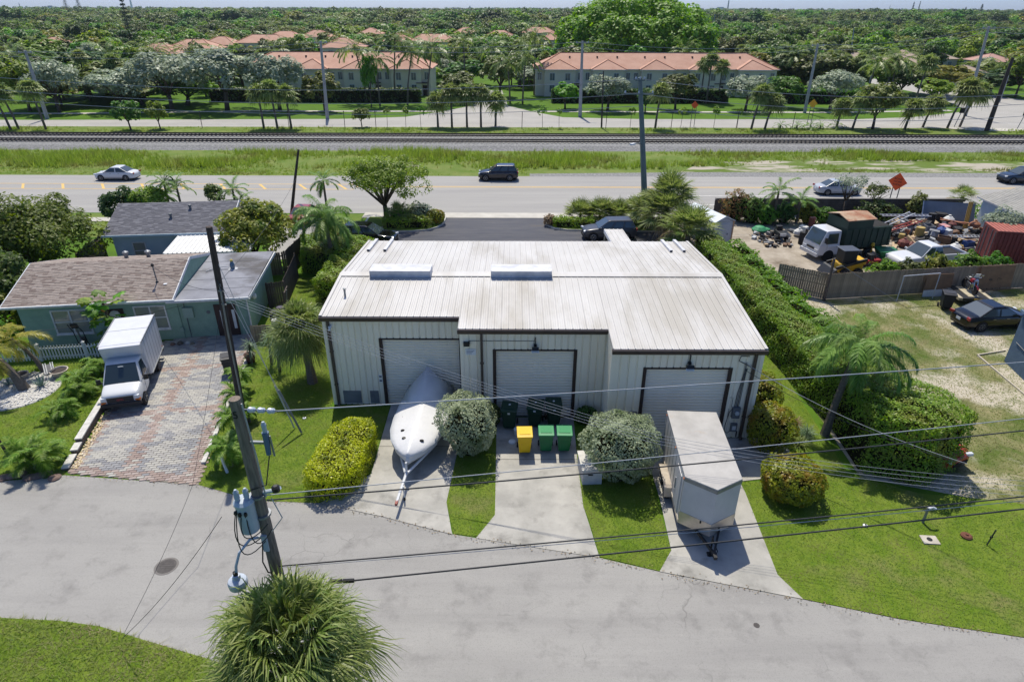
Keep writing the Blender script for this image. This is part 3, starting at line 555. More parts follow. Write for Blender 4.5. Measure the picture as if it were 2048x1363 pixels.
def lap_roof(par, pts_front, mat, name='roof'):
    pass
# ---- green house
HA = R_(7.7)
gh = thing('green_house', 'single storey green house with brown shingle gable roof and flat roofed wing', 'house', (-15.12, 33.5, 0), HA)
S3 = [SHING, M('brown_shingle_dark', C(130, 116, 110, .74), .95, C(148, 136, 128, .74), 6., bump=.6, bscale=30, spec=.1), M('brown_shingle_pale', C(176, 165, 157, .74), .95, C(160, 148, 140, .74), 6., bump=.6, bscale=30, spec=.1)]
gable(gh, -13.05, -4.1, 0, 7.8, 2.72, 3.85, S3, 26)
mb = MB(); mb.box(-12.6, -4.15, .48, 7.3, 0, 2.62); mb.build('wall', GREENW, gh)
mb = MB(); mb.loft([[(x, .0, 2.6), (x, 3.9, 3.72), (x, 7.8, 2.6)] for x in (-4.3, -4.13)]); mb.build('gable_wall', GREENW, gh)
for y0, y1, z0, z1 in ((-.02, 3.9, 2.7, 3.83), (7.82, 3.9, 2.7, 3.83)):
    for x in (-4.1, -13.1): mb = MB(); mb.bar((x, y0, z0 - .05), (x, y1, z1 - .05), .05, .17); mb.build('rake_board', WPAINT, gh)
mb = MB().sweepx([(-.12, 2.74), (-.12, 2.66), (-.08, 2.6), (.0, 2.6), (.0, 2.7), (-.02, 2.74)], -13.1, -4.0); mb.build('gutter', WPAINT, gh)
# wing
mb = MB(); mb.box(-4.15, -.35, .55, 7.4, 0, 2.5); mb.build('wing_wall', GREENW, gh)
mb = MB(); mb.hexa([(-4.1, 0.0, 2.5), (-.05, 0.0, 2.5), (-.05, 7.6, 2.55), (-4.1, 7.6, 2.55), (-4.1, .0, 2.62), (-.05, .0, 2.62), (-.05, 7.6, 2.72), (-4.1, 7.6, 2.72)]); fr = mb.build('flat_roof', FLATR, gh)
for k in range(1, 5): MB().box(-4.08, -.08, k * 1.5, k * 1.5 + .05, 2.615 + k * .02, 2.63 + k * .02).build('felt_seam', M('felt_seam', C(120, 122, 128), .9), fr)
mb = MB(); mb.sweepx([(-.1, 2.66), (-.1, 2.56), (-.06, 2.5), (.0, 2.5), (.0, 2.64), (-.02, 2.66)], -4.5, .02); mb.build('gutter', WPAINT, gh)
mb = MB(); mb.hexa([(-.05, .0, 2.5), (.06, .0, 2.5), (.06, 7.6, 2.6), (-.05, 7.6, 2.6), (-.05, .0, 2.52), (.06, .0, 2.52), (.06, 7.6, 2.62), (-.05, 7.6, 2.62)]); mb.box(.04, .07, 0, 7.6, 2.5, 2.68); mb.build('side_gutter', WPAINT, gh)
MB().tube([(-.08, .08, 2.5), (-.3, .5, 2.3), (-.3, .5, .25), (-.25, .3, .15)], .045, 6).build('downspout', WPAINT, gh)
window(gh, -10.95, .48, .72, 1.95, 1.5); window(gh, -6.55, .48, .72, 1.75, 1.5)
d = MB().box(-8.05, -7.1, .42, .5, .05, 2.12).build('front_door', DBROWN, gh); MB().lathe([(.3, 0), (.3, .02)], (-7.57, .395, 1.75), 10, axis='y').build('fan_light', WPAINT, d)
d = MB().box(-2.2, -1.0, .48, .57, .03, 2.05).build('wing_door', DBROWN, gh)
for x in (-1.9, -1.25): MB().box(x, x + .16, .455, .475, .5, 1.7).build('door_glass', WPAINT, d)
q = MB().box(-3.9, -3.35, .38, .56, 1.35, 1.98).build('meter_box', M('pale_green_metal', C(150, 176, 166), .5), gh); MB().tube([(-3.8, .5, .05), (-3.8, .5, 2.5)], .025, 6).build('conduit', CONDUIT, q)
MB().box(-4.3, -4.1, .38, .5, .5, .75).build('outlet_box', M('pale_green_metal', C(150, 176, 166), .5), gh)
MB().lathe([(.11, 0), (.11, .02), (.085, .025)], (-2.55, .5, 1.6), 12, axis='y').build('wall_ring', CONDUIT, gh)
MB().lathe([(.16, 0), (.2, .1), (.15, .22), (.03, .26)], (-.34, 1.9, 1.9), 10, axis='x').build('wall_vent', WHTP, gh)
text('1036', .26, BLKP, gh, (-8.75, .46, 1.92), (R_(90), R_(8), 0), 'house_number', .01)
for x, y in ((-8.2, 5.0), (-6.9, 5.0)):
    z = 3.85 - (y - 3.9) * .29; q = MB().lathe([(.12, -.05), (.12, .3), (.18, .31), (.18, .42), (.05, .5)], (x, y, z), 10).build('roof_ventilator', GALV, gh)
q = MB().tube([(-5.35, 1.6, 3.15), (-5.35, 1.55, 4.2)], .035, 6).build('service_mast', CONDUIT, gh); MB().lathe([(.09, 0), (.09, .1), (.02, .16)], (-5.35, 1.55, 4.2), 8).build('mast_head', BLKP, q); MB().lathe([(.12, 0), (.08, .12)], (-5.35, 1.6, 3.12), 8).build('flashing_boot', BLKP, q)
MB().lathe([(.11, 0), (.11, .03), (.01, .035)], (-4.85, 1.4, 3.12), 10).build('roof_patch', WHTP, gh)
# lamp on the flat roof, standing by itself
t = thing('roof_beacon', 'blue grey turbine vent with yellow cap on the flat roof', 'roof vent', gh.matrix_basis @ Vector((0, 0, 0)))
gm = Matrix.Translation((-15.12, 33.5, 0)) @ Matrix.Rotation(HA, 4, 'Z')
t.location = gm @ Vector((-1.95, 4.6, 2.68)); MB().lathe([(.3, 0), (.3, .02), (.1, .03)], n=12).build('base_plate', M('flat_white', C(190, 192, 196), .8), t); MB().lathe([(.13, .02), (.15, .3), (.11, .42), (.08, .5)], n=10).build('vent_body', M('vent_blue', C(96, 124, 144), .6), t); MB().lathe([(.08, .5), (.09, .6), (.02, .66)], n=8).build('vent_cap', M('vent_yellow', C(206, 186, 96), .6), t)
MB().tube([(0, 0, .1), (-.6, .05, .14), (-1.2, -.2, .08), (-1.5, -.5, .03)], .03, 5).build('hose', M('flat_white', C(190, 192, 196), .8), t)
# porch clutter
def at_gh(x, y, z=0): return gm @ Vector((x, y, z))
p = at_gh(-9.5, -.3); t = thing('exercise_machine', 'black upright exercise machine by the green wall', 'exercise machine', p, HA)
MB().box(-.3, .3, -.6, -.5, .02, .1).build('foot', BLKP, t); MB().box(-.3, .3, .5, .6, .02, .1).build('foot', BLKP, t); MB().bar((0, -.55, .1), (0, .55, .1), .1, .1).build('rail', BLKP, t); MB().tube([(0, .3, .1), (0, .1, 1.3), (0, .0, 1.55)], .05, 6).build('mast', CONDUIT, t); MB().cb((0, -.02, 1.55), (.35, .1, .3), 0, 0, 0, .4).build('console', BLKP, t)
for s in (-1, 1): MB().tube([(s * .25, .3, .25), (s * .25, .15, 1.1), (s * .2, -.25, 1.75)], .025, 5).build('handlebar', BLKP, t)
MB().lathe([(.28, -.06), (.28, .06)], (0, .35, .4), 14, axis='x').build('flywheel', CONDUIT, t)
p = at_gh(-8.1, -.5); t = thing('porch_chair', 'dark round-backed chair beside the brown front door', 'chair', p, HA)
MB().lathe([(.36, .36), (.4, .4), (.36, .45), (.02, .42)], n=14).build('seat', M('dark_red_seat', C(84, 42, 46), .8), t); MB().tube([(.36 * math.cos(a), .36 * math.sin(a), .45 + .35 * math.sin(a) ** 2) for a in [math.pi * k / 8 for k in range(9)]], .03, 5).build('back_rim', M('grey_rim', C(140, 138, 138), .6), t)
for sx in (-1, 1):
    for sy in (-1, 1): MB().tube([(sx * .28, sy * .24, .38), (sx * .3, sy * .27, .02)], .025, 5).build('leg', BLKP, t)
p = at_gh(-7.35, -.62); MBp = MB().box(-.05, .05, -.05, .05, 0, 1.1); MBp.box(-.07, .07, -.07, .07, 1.1, 1.15); tag(MBp.build('fence_post', WPAINT, None, loc=p, rz=HA), 'white post standing beside the brown front door', 'post')
for k, (x, y, r, c, nm) in enumerate(((-4.6, -.35, .15, C(120, 96, 86), 'brown'), (-4.2, -.3, .18, C(96, 90, 84), 'grey'), (-3.8, -.25, .14, C(200, 200, 196), 'white'), (-3.5, -.4, .13, C(132, 124, 110), 'tan'))):
    tag(MB().lathe([(r * .9, 0), (r, r * .5), (r * .7, r), (r * .2, r * 1.2)], n=9).build('garden_stone', M('stone_' + nm, c, .9), None, loc=at_gh(x, y)), nm + ' rounded stone at the foot of the green wall', 'stone')
# ---- white picket fence
def pickets(name, a, b, label, h=.95, step=.16, mat=WPAINT):
    a = Vector(a); b = Vector(b); L = (b - a).length; t = thing(name, label, 'fence', (*a, 0), math.atan2(b.y - a.y, b.x - a.x))
    pk = MB(); pk.box(-.04, .04, -.045, -.025, .08, h - .06); pk.hexa([(-.04, -.045, h - .06), (.04, -.045, h - .06), (.04, -.025, h - .06), (-.04, -.025, h - .06), (-.005, -.045, h), (.005, -.045, h), (.005, -.025, h), (-.005, -.025, h)]); me = pk.mesh('picket', mat)
    n = int(L / step)
    for k in range(n + 1): inst('picket', me, t, (k * L / n, 0, 0))
    for z in (.2, .7): MB().box(0, L, -.02, .02, z, z + .09).build('rail', mat, t)
    po = MB().box(-.065, .065, -.065, .065, 0, h + .08); po.hexa([(-.08, -.08, h + .08), (.08, -.08, h + .08), (.08, .08, h + .08), (-.08, .08, h + .08), (-.01, -.01, h + .16), (.01, -.01, h + .16), (.01, .01, h + .16), (-.01, .01, h + .16)]); pm = po.mesh('post', mat)
    m_ = max(1, round(L / 2.2))
    for k in range(m_ + 1): inst('post', pm, t, (k * L / m_, 0, 0))
    return t
pickets('picket_fence', (-28.3, 30.35), (-21.3, 31.3), 'white picket fence between the front lawn and the green house')
def board_fence(name, pts, label, h=1.8, mat=WOODG, bw=.15, gap=.012, z0=.03, rails=True, side=1):
    t = thing(name, label, 'fence', (*pts[0], 0)); o = Vector(pts[0]); rd = random.Random(len(label)); mes = []
    for k in range(5): mes.append(MB().box(0, bw - gap, -.01, .01, z0, h + (k - 2) * .012).mesh('board', mat))
    for a, b in zip(pts, pts[1:]):
        a = Vector(a) - o; b = Vector(b) - o; d = b - a; L = d.length; an = math.atan2(d.y, d.x); n = int(L / bw)
        for k in range(n):
            p = a + d * (k * bw / L); inst('board', rd.choice(mes), t, (p.x, p.y, 0), (0, 0, an + rd.uniform(-.02, .02)))
        nm = Vector((-d.y, d.x)) / L * .035 * side
        if rails:
            for z in (.35, h * .55, h - .3): MB().bar((*(a + nm), z), (*(b + nm), z), .04, .09).build('rail', mat, t)
        m_ = max(1, round(L / 2.4))
        for k in range(m_ + 1): p = a + d * (k / m_) + nm * 2.6; MB().box(p.x - .05, p.x + .05, p.y - .05, p.y + .05, 0, h - .02).build('post', mat, t)
    return t
board_fence('board_fence', [(-31.8, 47.2), (-31.2, 43.1), (-28.5, 42.2), (-16.6, 43.5)], 'dark board fence round the yard of the blue house', 1.75, WOODD, .15)
board_fence('board_fence', [(-16.3, 43.4), (-16.1, 47.8), (-17.6, 52)], 'dark board fence behind the flat roofed wing beside the clipped hedge', 1.9, WOODD, .15)
board_fence('board_fence', [(-15.7, 37.6), (-14.7, 37.9)], 'short dark board gate beside the flat roofed wing', 1.8, WOODD, .14)
board_fence('board_fence', [(-14.75, 37.9), (-15.5, 43.2)], 'dark board fence between the green house and the tall hedge', 1.8, WOODD, .15)
t = thing('scrap_board', 'dark panel leaning upright beside the green house wing', 'panel', (-14.15, 36.4, 0)); MB().cb((0, 0, .95), (.06, 1.1, 1.9), .15, 0, .12).build('board', WOODD, t); MB().cb((.06, 0, 1.0), (.03, .08, 1.7), .15, 0, .12).build('brace', M('panel_edge', C(150, 150, 154), .7), t)
board_fence('board_fence', [(-15.1, 32.9), (-13.5, 33.1)], 'low brown board fence across the side path of the green house', 1.1, WOODG, .15)
for k in range(7):
    p = Vector((-13.7 - k * .12, 33.6 + k * .62)); tag(MB().prism([(-.38, -.24), (.36, -.26), (.4, .22), (-.34, .25)], 0, .05).build('stepping_stone', M('step_stone', C(204, 198, 184), .9, C(180, 172, 160), 3.), None, loc=(p.x, p.y, .015), rz=.2 * (k % 3 - 1)), ('first', 'second', 'third', 'fourth', 'fifth', 'sixth', 'seventh')[k] + ' pale stepping stone from the front in the side path', 'stepping stone', 'stepping stones beside the green house')
for k, (x, y, z, sx, c, lb) in enumerate(((-14.9, 36.2, .3, .7, C(40, 42, 46), 'black box among clutter beside the green house wing'), (-14.8, 37.0, .25, .6, C(90, 84, 110), 'purple grey bag among clutter beside the green house wing'), (-14.6, 35.3, .2, .5, C(200, 200, 204), 'white tub among clutter beside the green house wing'), (-14.4, 34.4, .16, .35, C(170, 166, 160), 'grey bucket at the edge of the side path'))):
    tag(MB().lathe([(sx * .42, 0), (sx * .5, z * .6), (sx * .46, z * 1.6), (sx * .3, z * 1.8)], n=8).build('yard_item', M('yard_item_%d' % k, c, .7), None, loc=(x, y, .01), rz=k), lb, 'box' if k == 0 else ('bag' if k == 1 else 'tub'))
# ---- blue house
BA = R_(6.5)
bh = thing('blue_house', 'pale blue house with grey shingle gable roof beside the main road', 'house', (-29.5, 44.1, 0), BA)
gable(bh, -.1, 8.75, 0, 7.6, 2.72, 4.05, [SHINGG, M('grey_shingle_b', C(112, 112, 118, .8), .95, spec=.1), M('grey_shingle_c', C(130, 130, 136, .8), .95, spec=.1)], 26)
MB().box(.35, 8.3, .5, 7.1, 0, 2.6).build('wall', BLUEW, bh); mb = MB(); mb.loft([[(x, .1, 2.58), (x, 3.8, 3.9), (x, 7.5, 2.58)] for x in (8.32, 8.45)]); mb.build('gable_wall', M('peach_gable', C(222, 196, 176, .8), .8), bh)
for y0, y1 in ((-.02, 3.8), (7.62, 3.8)): mb = MB(); mb.bar((8.76, y0, 2.68), (8.76, y1, 4.0), .05, .18); mb.build('rake_board', WPAINT, bh)
MB().box(-.15, 8.8, -.06, 0, 2.6, 2.74).build('fascia', BLUEW, bh); window(bh, 1.6, .5, .7, .95, 1.35, 1, WPAINT)
for x, y in ((4.2, 1.9), (5.35, 2.9)):
    z = 2.72 + y * .35; q = MB().lathe([(.09, -.05), (.09, .2), (.13, .21), (.13, .32), (.02, .36)], (x, y, z), 8).build('roof_vent', CONDUIT, bh)
t = thing('patio_cover', 'white ribbed metal patio cover behind the blue house', 'patio cover', (-24.0, 41.45, 0), BA)
mb = MB(); prof = []
for i in range(20): prof += [(i * .3, 0), (i * .3 + .03, .05), (i * .3 + .07, .05), (i * .3 + .1, 0)]
mb.loft([[(x, y, zz + z) for x, z in prof] for y, zz in ((0, 2.35), (3.7, 2.62))], 0, False, False); mb.hexa([(0, 0, 2.27), (5.8, 0, 2.27), (5.8, 3.7, 2.54), (0, 3.7, 2.54), (0, 0, 2.34), (5.8, 0, 2.34), (5.8, 3.7, 2.61), (0, 3.7, 2.61)]); mb.build('cover_sheet', M('patio_white', C(232, 232, 230, .86), .5), t)
for x in (.1, 2.9, 5.7): MB().box(x - .05, x + .05, .05, .15, 0, 2.28).build('post', WPAINT, t)
struct('concrete_pad', [(-19.5, 46.5), (-16.7, 46.8), (-17.6, 57.5), (-20.5, 57.5)], .02, MAINROAD)
# ---- steel shed by the junk yard
t = thing('garden_shed', 'pale grey metal shed behind the fan palms', 'shed', (17.2, 50.2, 0), R_(20))
SHM = M('shed_metal', C(190, 196, 206, .82), .45, C(176, 182, 194, .82), 2., stretch=(6, 6, .3)); mb = MB(); mb.box(-.9, .9, 0, 4.2, .05, 2.05); mb.build('wall', SHM, t)
mb = MB(); mb.loft([[(-1.0, y, 2.02), (0, y, 2.45), (1.0, y, 2.02), (1.0, y, 2.08), (0, y, 2.52), (-1.0, y, 2.08)] for y in (-.1, 4.3)]); mb.build('roof', M('shed_roof', C(206, 216, 226, .84), .4), t); mb = MB(); mb.loft([[(-.9, y, 2.0), (.9, y, 2.0), (0, y, 2.42)] for y in (.0, .06)]); mb.build('gable_end', SHM, t)
d = MB().box(-.5, .5, -.03, 0, .08, 1.85).build('door', SHM, t); MB().box(.38, .44, -.06, -.03, .9, 1.05).build('handle', CONDUIT, d); MB().box(.84, .96, -.04, .08, .05, 2.05).build('corner_trim', M('rust_trim', C(196, 160, 130), .7), t)
# ---- house at the right edge, with the pale grey roof
t = thing('roadside_house', 'pale blue house with low grey shingle roof at the right edge beside the main road', 'house', (41.5, 56.4, 0), R_(-3))
PSH = M('pale_shingle', C(168, 166, 160, .8), .95, C(152, 150, 144, .8), 2., bump=.5, bscale=25); MB().box(.35, 10, -14, -.4, 0, 2.5).build('wall', BLUEW, t)
mb = MB(); mb.loft([[(0, y, 2.5), (5.2, y, 3.9), (10.4, y, 2.5), (10.4, y, 2.42), (5.2, y, 3.8), (0, y, 2.42)] for y in (-14.4, 0)]); ro = mb.build('roof', WPAINT, t)
for k in range(24):
    a = k / 24; b = a + 1 / 24; mb = MB(); mb.hexa([(5.2 * a, -14.4, 2.5 + 1.4 * a), (5.2 * a, .03, 2.5 + 1.4 * a), (5.2 * b, .03, 2.5 + 1.4 * b), (5.2 * b, -14.4, 2.5 + 1.4 * b), (5.2 * a, -14.4, 2.53 + 1.4 * a), (5.2 * a, .03, 2.53 + 1.4 * a), (5.2 * b, .03, 2.512 + 1.4 * b), (5.2 * b, -14.4, 2.512 + 1.4 * b)]); mb.build('shingle_course', PSH, ro)
mb = MB(); mb.hexa([(5.2, -14.4, 3.9), (5.2, .03, 3.9), (10.4, .03, 2.5), (10.4, -14.4, 2.5), (5.2, -14.4, 3.93), (5.2, .03, 3.93), (10.4, .03, 2.53), (10.4, -14.4, 2.53)]); mb.build('far_slope', PSH, ro)
# ---- blue wall at the right edge
t = thing('blue_cottage', 'dark blue gable end of a house cut off by the right edge', 'house', (27.4, 30.94, 0), R_(-10))
DBL = M('dark_blue_wall', C(92, 116, 140, .75), .8, C(84, 106, 130, .75), 2.); mb = MB(); mb.box(0, 9, -10, 0, 0, 3.0); mb.build('wall', DBL, t)
MB().box(-.15, 9.2, -10.1, .1, 3.0, 3.14).build('roof_edge', M('blue_roof', C(120, 144, 170), .7), t); MB().tube([(-.03, -.4, 1.4), (-.03, -3, 1.2)], .02, 5).build('conduit', CONDUIT, t); mb = MB(); mb.loft([[(-.1, y, 3.14), (4.5, y, 4.4), (9.2, y, 3.14)] for y in (-10, .05)]); mb.build('roof', SHINGG, t)
a, b, c_ = G(2048, 790), G(1955, 712), G(2010, 702)
t = thing('yard_edging', 'thin pale timber edging lying on the right hand yard', 'edging', (b.x, b.y, 0)); MB().bar((0, 0, .05), (a.x - b.x, a.y - b.y, .05), .06, .09).build('long_board', M('pale_timber', C(206, 196, 178), .9), t); MB().bar((0, .05, .05), (c_.x - b.x, c_.y - b.y, .05), .06, .09).build('short_board', M('pale_timber', C(206, 196, 178), .9), t)
# ---- fences of the junk yard
board_fence('board_fence', [(18.4, 41.2), (21.0, 39.35), (26.5, 40.15), (36, 41.5), (46, 42.4)], 'long weathered board fence between the junk yard and the patchy yard', 1.85, WOODG, .145, side=1)
t = thing('block_wall', 'dark grey wall along the main road behind the junk yard', 'wall', (19, 59.0, 0)); BLKW = M('dark_block', C(96, 92, 90, .8), .95, C(78, 74, 72, .8), 1.5, bump=.3, bscale=14, rnd=.06); bm_ = MB().box(0, .385, -.09, .09, .0, .19).mesh('block', BLKW)
MB().box(0, 23.2, -.06, .06, 0, 1.5).build('mortar_core', M('mortar', C(84, 82, 80), .95), t)
mb = MB()
for r in range(8):
    for k in range(58):
        x = k * .4 + (.2 if r % 2 else 0); mb.box(x, x + .385, -.09, .09, r * .195, r * .195 + .185)
tag(mb.build('block', BLKW, t), kind='stuff'); MB().box(-.02, 23.6, -.11, .11, 1.56, 1.62).build('coping', M('coping', C(120, 116, 112), .9), t)
# ---- retaining wall beside the paver driveway
p0, p1 = Vector((-18.85, 21.3)), Vector((-20.2, 27.0)); t = thing('retaining_wall', 'low white capped wall between lawn and paver driveway', 'wall', (*p0, 0), math.atan2((p1 - p0).y, (p1 - p0).x))
CAPM = M('white_cap', C(214, 212, 206, .84), .8, C(188, 186, 180, .84), 5.); BRN = M('wall_side', C(120, 108, 98), .95, C(96, 88, 80), 4., bump=.5)
for x0, x1, h in ((0, .95, .1), (1.1, 1.7, .2), (1.75, 5.9, .34)):
    MB().box(x0, x1, -.13, .13, 0, h).build('wall_body', BRN, t); n = max(1, round((x1 - x0) / .6))
    for k in range(n): a = x0 + (x1 - x0) * k / n; b = x0 + (x1 - x0) * (k + 1) / n; MB().box(a + .004, b - .004, -.15, .15, h, h + .06).build('cap_block', CAPM, t)
gv = MB(); rd = random.Random(3)
for k in range(420): 
    s = rd.random(); v = rd.uniform(.18, .5); d = (p1 - p0).normalized(); nn = Vector((d.y, -d.x)); q = p0 + d * (s * 5.6) + nn * v; r = rd.uniform(.02, .045); gv.cb((q.x, q.y, .03 + r * .3), (r * 2, r * 1.5, r), rd.uniform(0, 3), rd.randrange(3))
tag(gv.build('gravel', [M('gravel_a', C(206, 186, 150), .9), M('gravel_b', C(180, 158, 120), .9), M('gravel_c', C(226, 214, 190), .9)]), 'loose yellowish gravel beside the paver driveway', 'gravel', kind='stuff')
# right border blocks of the pavers
t = thing('driveway_edging', 'white block edging along the right side of the paver driveway', 'edging', (PO + pu * 5.66).to_3d(), PA)
for k in range(22): MB().box(-.09, .09, -.4 + k * .46, .04 + k * .46, 0, .14).build('edging_block', CAPM, t)
# ---- concrete pillar sign wall by the middle driveway
t = thing('concrete_pier', 'short white concrete pier in front of the silver bush by the middle driveway', 'pier', (2.9, 20.45, 0), R_(4)); MB().box(0, .8, 0, 1.25, 0, .72).build('body', M('white_stucco', C(206, 204, 200, .82), .85, C(184, 182, 178, .82), 3.), t); MB().box(-.04, .84, -.04, 1.29, .72, .79).build('cap', CAPM, t); MB().box(.22, .42, -.02, 0, .5, .56).build('slot', BLKP, t)
# ================================================================ plants
BARK = M('bark', C(112, 98, 84, .7), .95, C(84, 74, 64, .7), 6., bump=.8, bscale=20); PALMT = M('palm_trunk', C(138, 128, 118, .7), .95, C(104, 96, 88, .7), 8., bump=.8, bscale=14, stretch=(1, 1, 4))
BOOT = M('palm_boots', C(126, 104, 78, .7), .95, C(92, 76, 60, .7), 9., bump=.8, bscale=12)
L_OAK = LEAF('leaf_oak', C(82, 108, 38, .85), C(126, 142, 70, .85), .35); L_GREEN = LEAF('leaf_green', C(78, 122, 30, .9), C(124, 156, 58, .9), .4); L_BRIGHT = LEAF('leaf_bright', C(84, 134, 26, .8), C(138, 176, 58, .8), .45)
L_SILVER = LEAF('leaf_silver', C(132, 148, 118, .88), C(172, 184, 158, .88), .3, .12); L_DARK = LEAF('leaf_dark', C(58, 92, 32, .85), C(98, 124, 56, .85), .35)
L_YELLOW = LEAF('leaf_yellow', C(130, 140, 40, .8), C(176, 172, 76, .8), .45, .2, .5, .9, C(88, 116, 36, .75)); L_HEDGE = LEAF('leaf_hedge', C(92, 130, 26, .95), C(146, 172, 58, .95), .4, .06, .45, .9, C(150, 158, 66, .75))
L_GOLD = LEAF('leaf_gold', C(158, 170, 12, 1.), C(204, 206, 40, 1.), .45, .05, .4, 2.2, C(104, 126, 20, .8)); L_IXORA = LEAF('leaf_ixora', C(104, 124, 26, .8), C(156, 162, 44, .9), .4, .06, .4, 1.8, C(156, 126, 44, .8))
L_SBUSH = LEAF('leaf_silver_bush', C(140, 152, 118, .98), C(168, 178, 146, .98), .35, .05, .5, 1.6, C(104, 124, 76, .75)); L_REDFL = LEAF('leaf_flame', C(176, 74, 36, .8), C(206, 110, 60, .8), .4); L_PINE = LEAF('leaf_pine', C(62, 78, 54, .7), C(92, 104, 78, .7), .25)
L_FAN = LEAF('frond_fan', C(104, 126, 54, .9), C(160, 170, 104, .9), .36, .12, .42); L_FEATH = LEAF('frond_feather', C(92, 130, 48, .9), C(140, 170, 88, .9), .4, .14, .42); L_COCO = LEAF('frond_coconut', C(88, 116, 46, .9), C(146, 160, 92, .9), .38, .15, .42)
L_YFR = LEAF('frond_yellow', C(140, 144, 40, .8), C(190, 184, 84, .8), .42, .1, .42); L_BLUEG = LEAF('frond_blue_green', C(108, 136, 104, .8), C(156, 176, 140, .8), .35, .08); L_DEAD = LEAF('frond_dead', C(150, 126, 92, .75), C(180, 156, 118, .75), .3, .1); L_FARN = LEAF('leaf_areca', C(92, 138, 34, .8), C(146, 176, 70, .8), .45, .1)
def crown_V(rng, n, rx, ry, rz, ncl, cr, ls, flat=.0, hollow=.45, up=.35, asp=.55):
    d = rng.normal(size=(ncl, 3)); d /= np.linalg.norm(d, axis=1, keepdims=True); d[:, 2] = np.where(d[:, 2] < -.35, -d[:, 2] * .7, d[:, 2])
    r = rng.uniform(hollow, .95, (ncl, 1)); cc = d * r * np.array([rx - cr * .55, ry - cr * .55, rz - cr * .45]); crr = cr * rng.uniform(.6, 1.2, ncl)
    k = rng.integers(0, ncl, n); e = rng.normal(size=(n, 3)); e /= np.linalg.norm(e, axis=1, keepdims=True)
    o = cc / (np.linalg.norm(cc, axis=1, keepdims=True) + 1e-6); e = e + o[k] * .55 + np.array([0, 0, .25]); e /= np.linalg.norm(e, axis=1, keepdims=True)
    P = cc[k] + e * (crr[k] * np.sqrt(rng.uniform(.45, 1.1, n)))[:, None] * np.array([1, 1, .8])
    N = e + rng.normal(size=(n, 3)) * .45 + np.array([0, 0, up + .25])
    return leafquads(P, N, ls * rng.uniform(.6, 1.35, n), rng, asp)
def trunk_mb(rd, h, r, rx, rz, nl=6, cz=None):
    mb = MB(); cz = cz or h + rz * .3; lean = Vector((rd.uniform(-.1, .1), rd.uniform(-.1, .1), 0)) * h; t = Vector((0, 0, h)) + lean
    mb.tube([(0, 0, -.1), (lean.x * .3, lean.y * .3, h * .4), tuple(t)], [r * 1.25, r, r * .8], 8)
    for k in range(nl):
        a = 2 * math.pi * k / nl + rd.uniform(-.4, .4); e = rd.uniform(.35, .85); p2 = t + Vector((math.cos(a) * rx * e, math.sin(a) * rx * e, (cz - h) + rz * rd.uniform(-.1, .5))); mid = t.lerp(p2, .5) + Vector((0, 0, rz * .12))
        mb.tube([tuple(t - Vector((0, 0, .1 * h))), tuple(mid), tuple(p2)], [r * .6, r * .35, r * .1], 5)
    return mb
CROWNS = {}
def crown_mesh(key, seed, n, rx, rz, ncl, cr, ls, mat, **kw):
    k = (key, seed)
    if k not in CROWNS: CROWNS[k] = np_mesh('crown', crown_V(np.random.default_rng(seed), n, rx, rx, rz, ncl, cr, ls, **kw), 4, mat)
    return CROWNS[k]
def tree(name, label, loc, crown, th, tr, rx, rz, sc=1, scz=None, rz_=0, group=None, cat='tree', seed=1, nl=6, cz=None):
    t = thing(name, label, cat, loc, rz_, group); cz = cz if cz is not None else th + rz * .62
    kk = ('t', round(th, 2), round(tr, 2), round(rx, 1), seed)
    if kk not in CROWNS: CROWNS[kk] = trunk_mb(random.Random(seed), th, tr, rx, rz, nl, cz).mesh('trunk', BARK, True)
    inst('trunk', CROWNS[kk], t); inst('crown', crown, t, (0, 0, cz)); t.scale = (sc, sc, scz or sc); return t
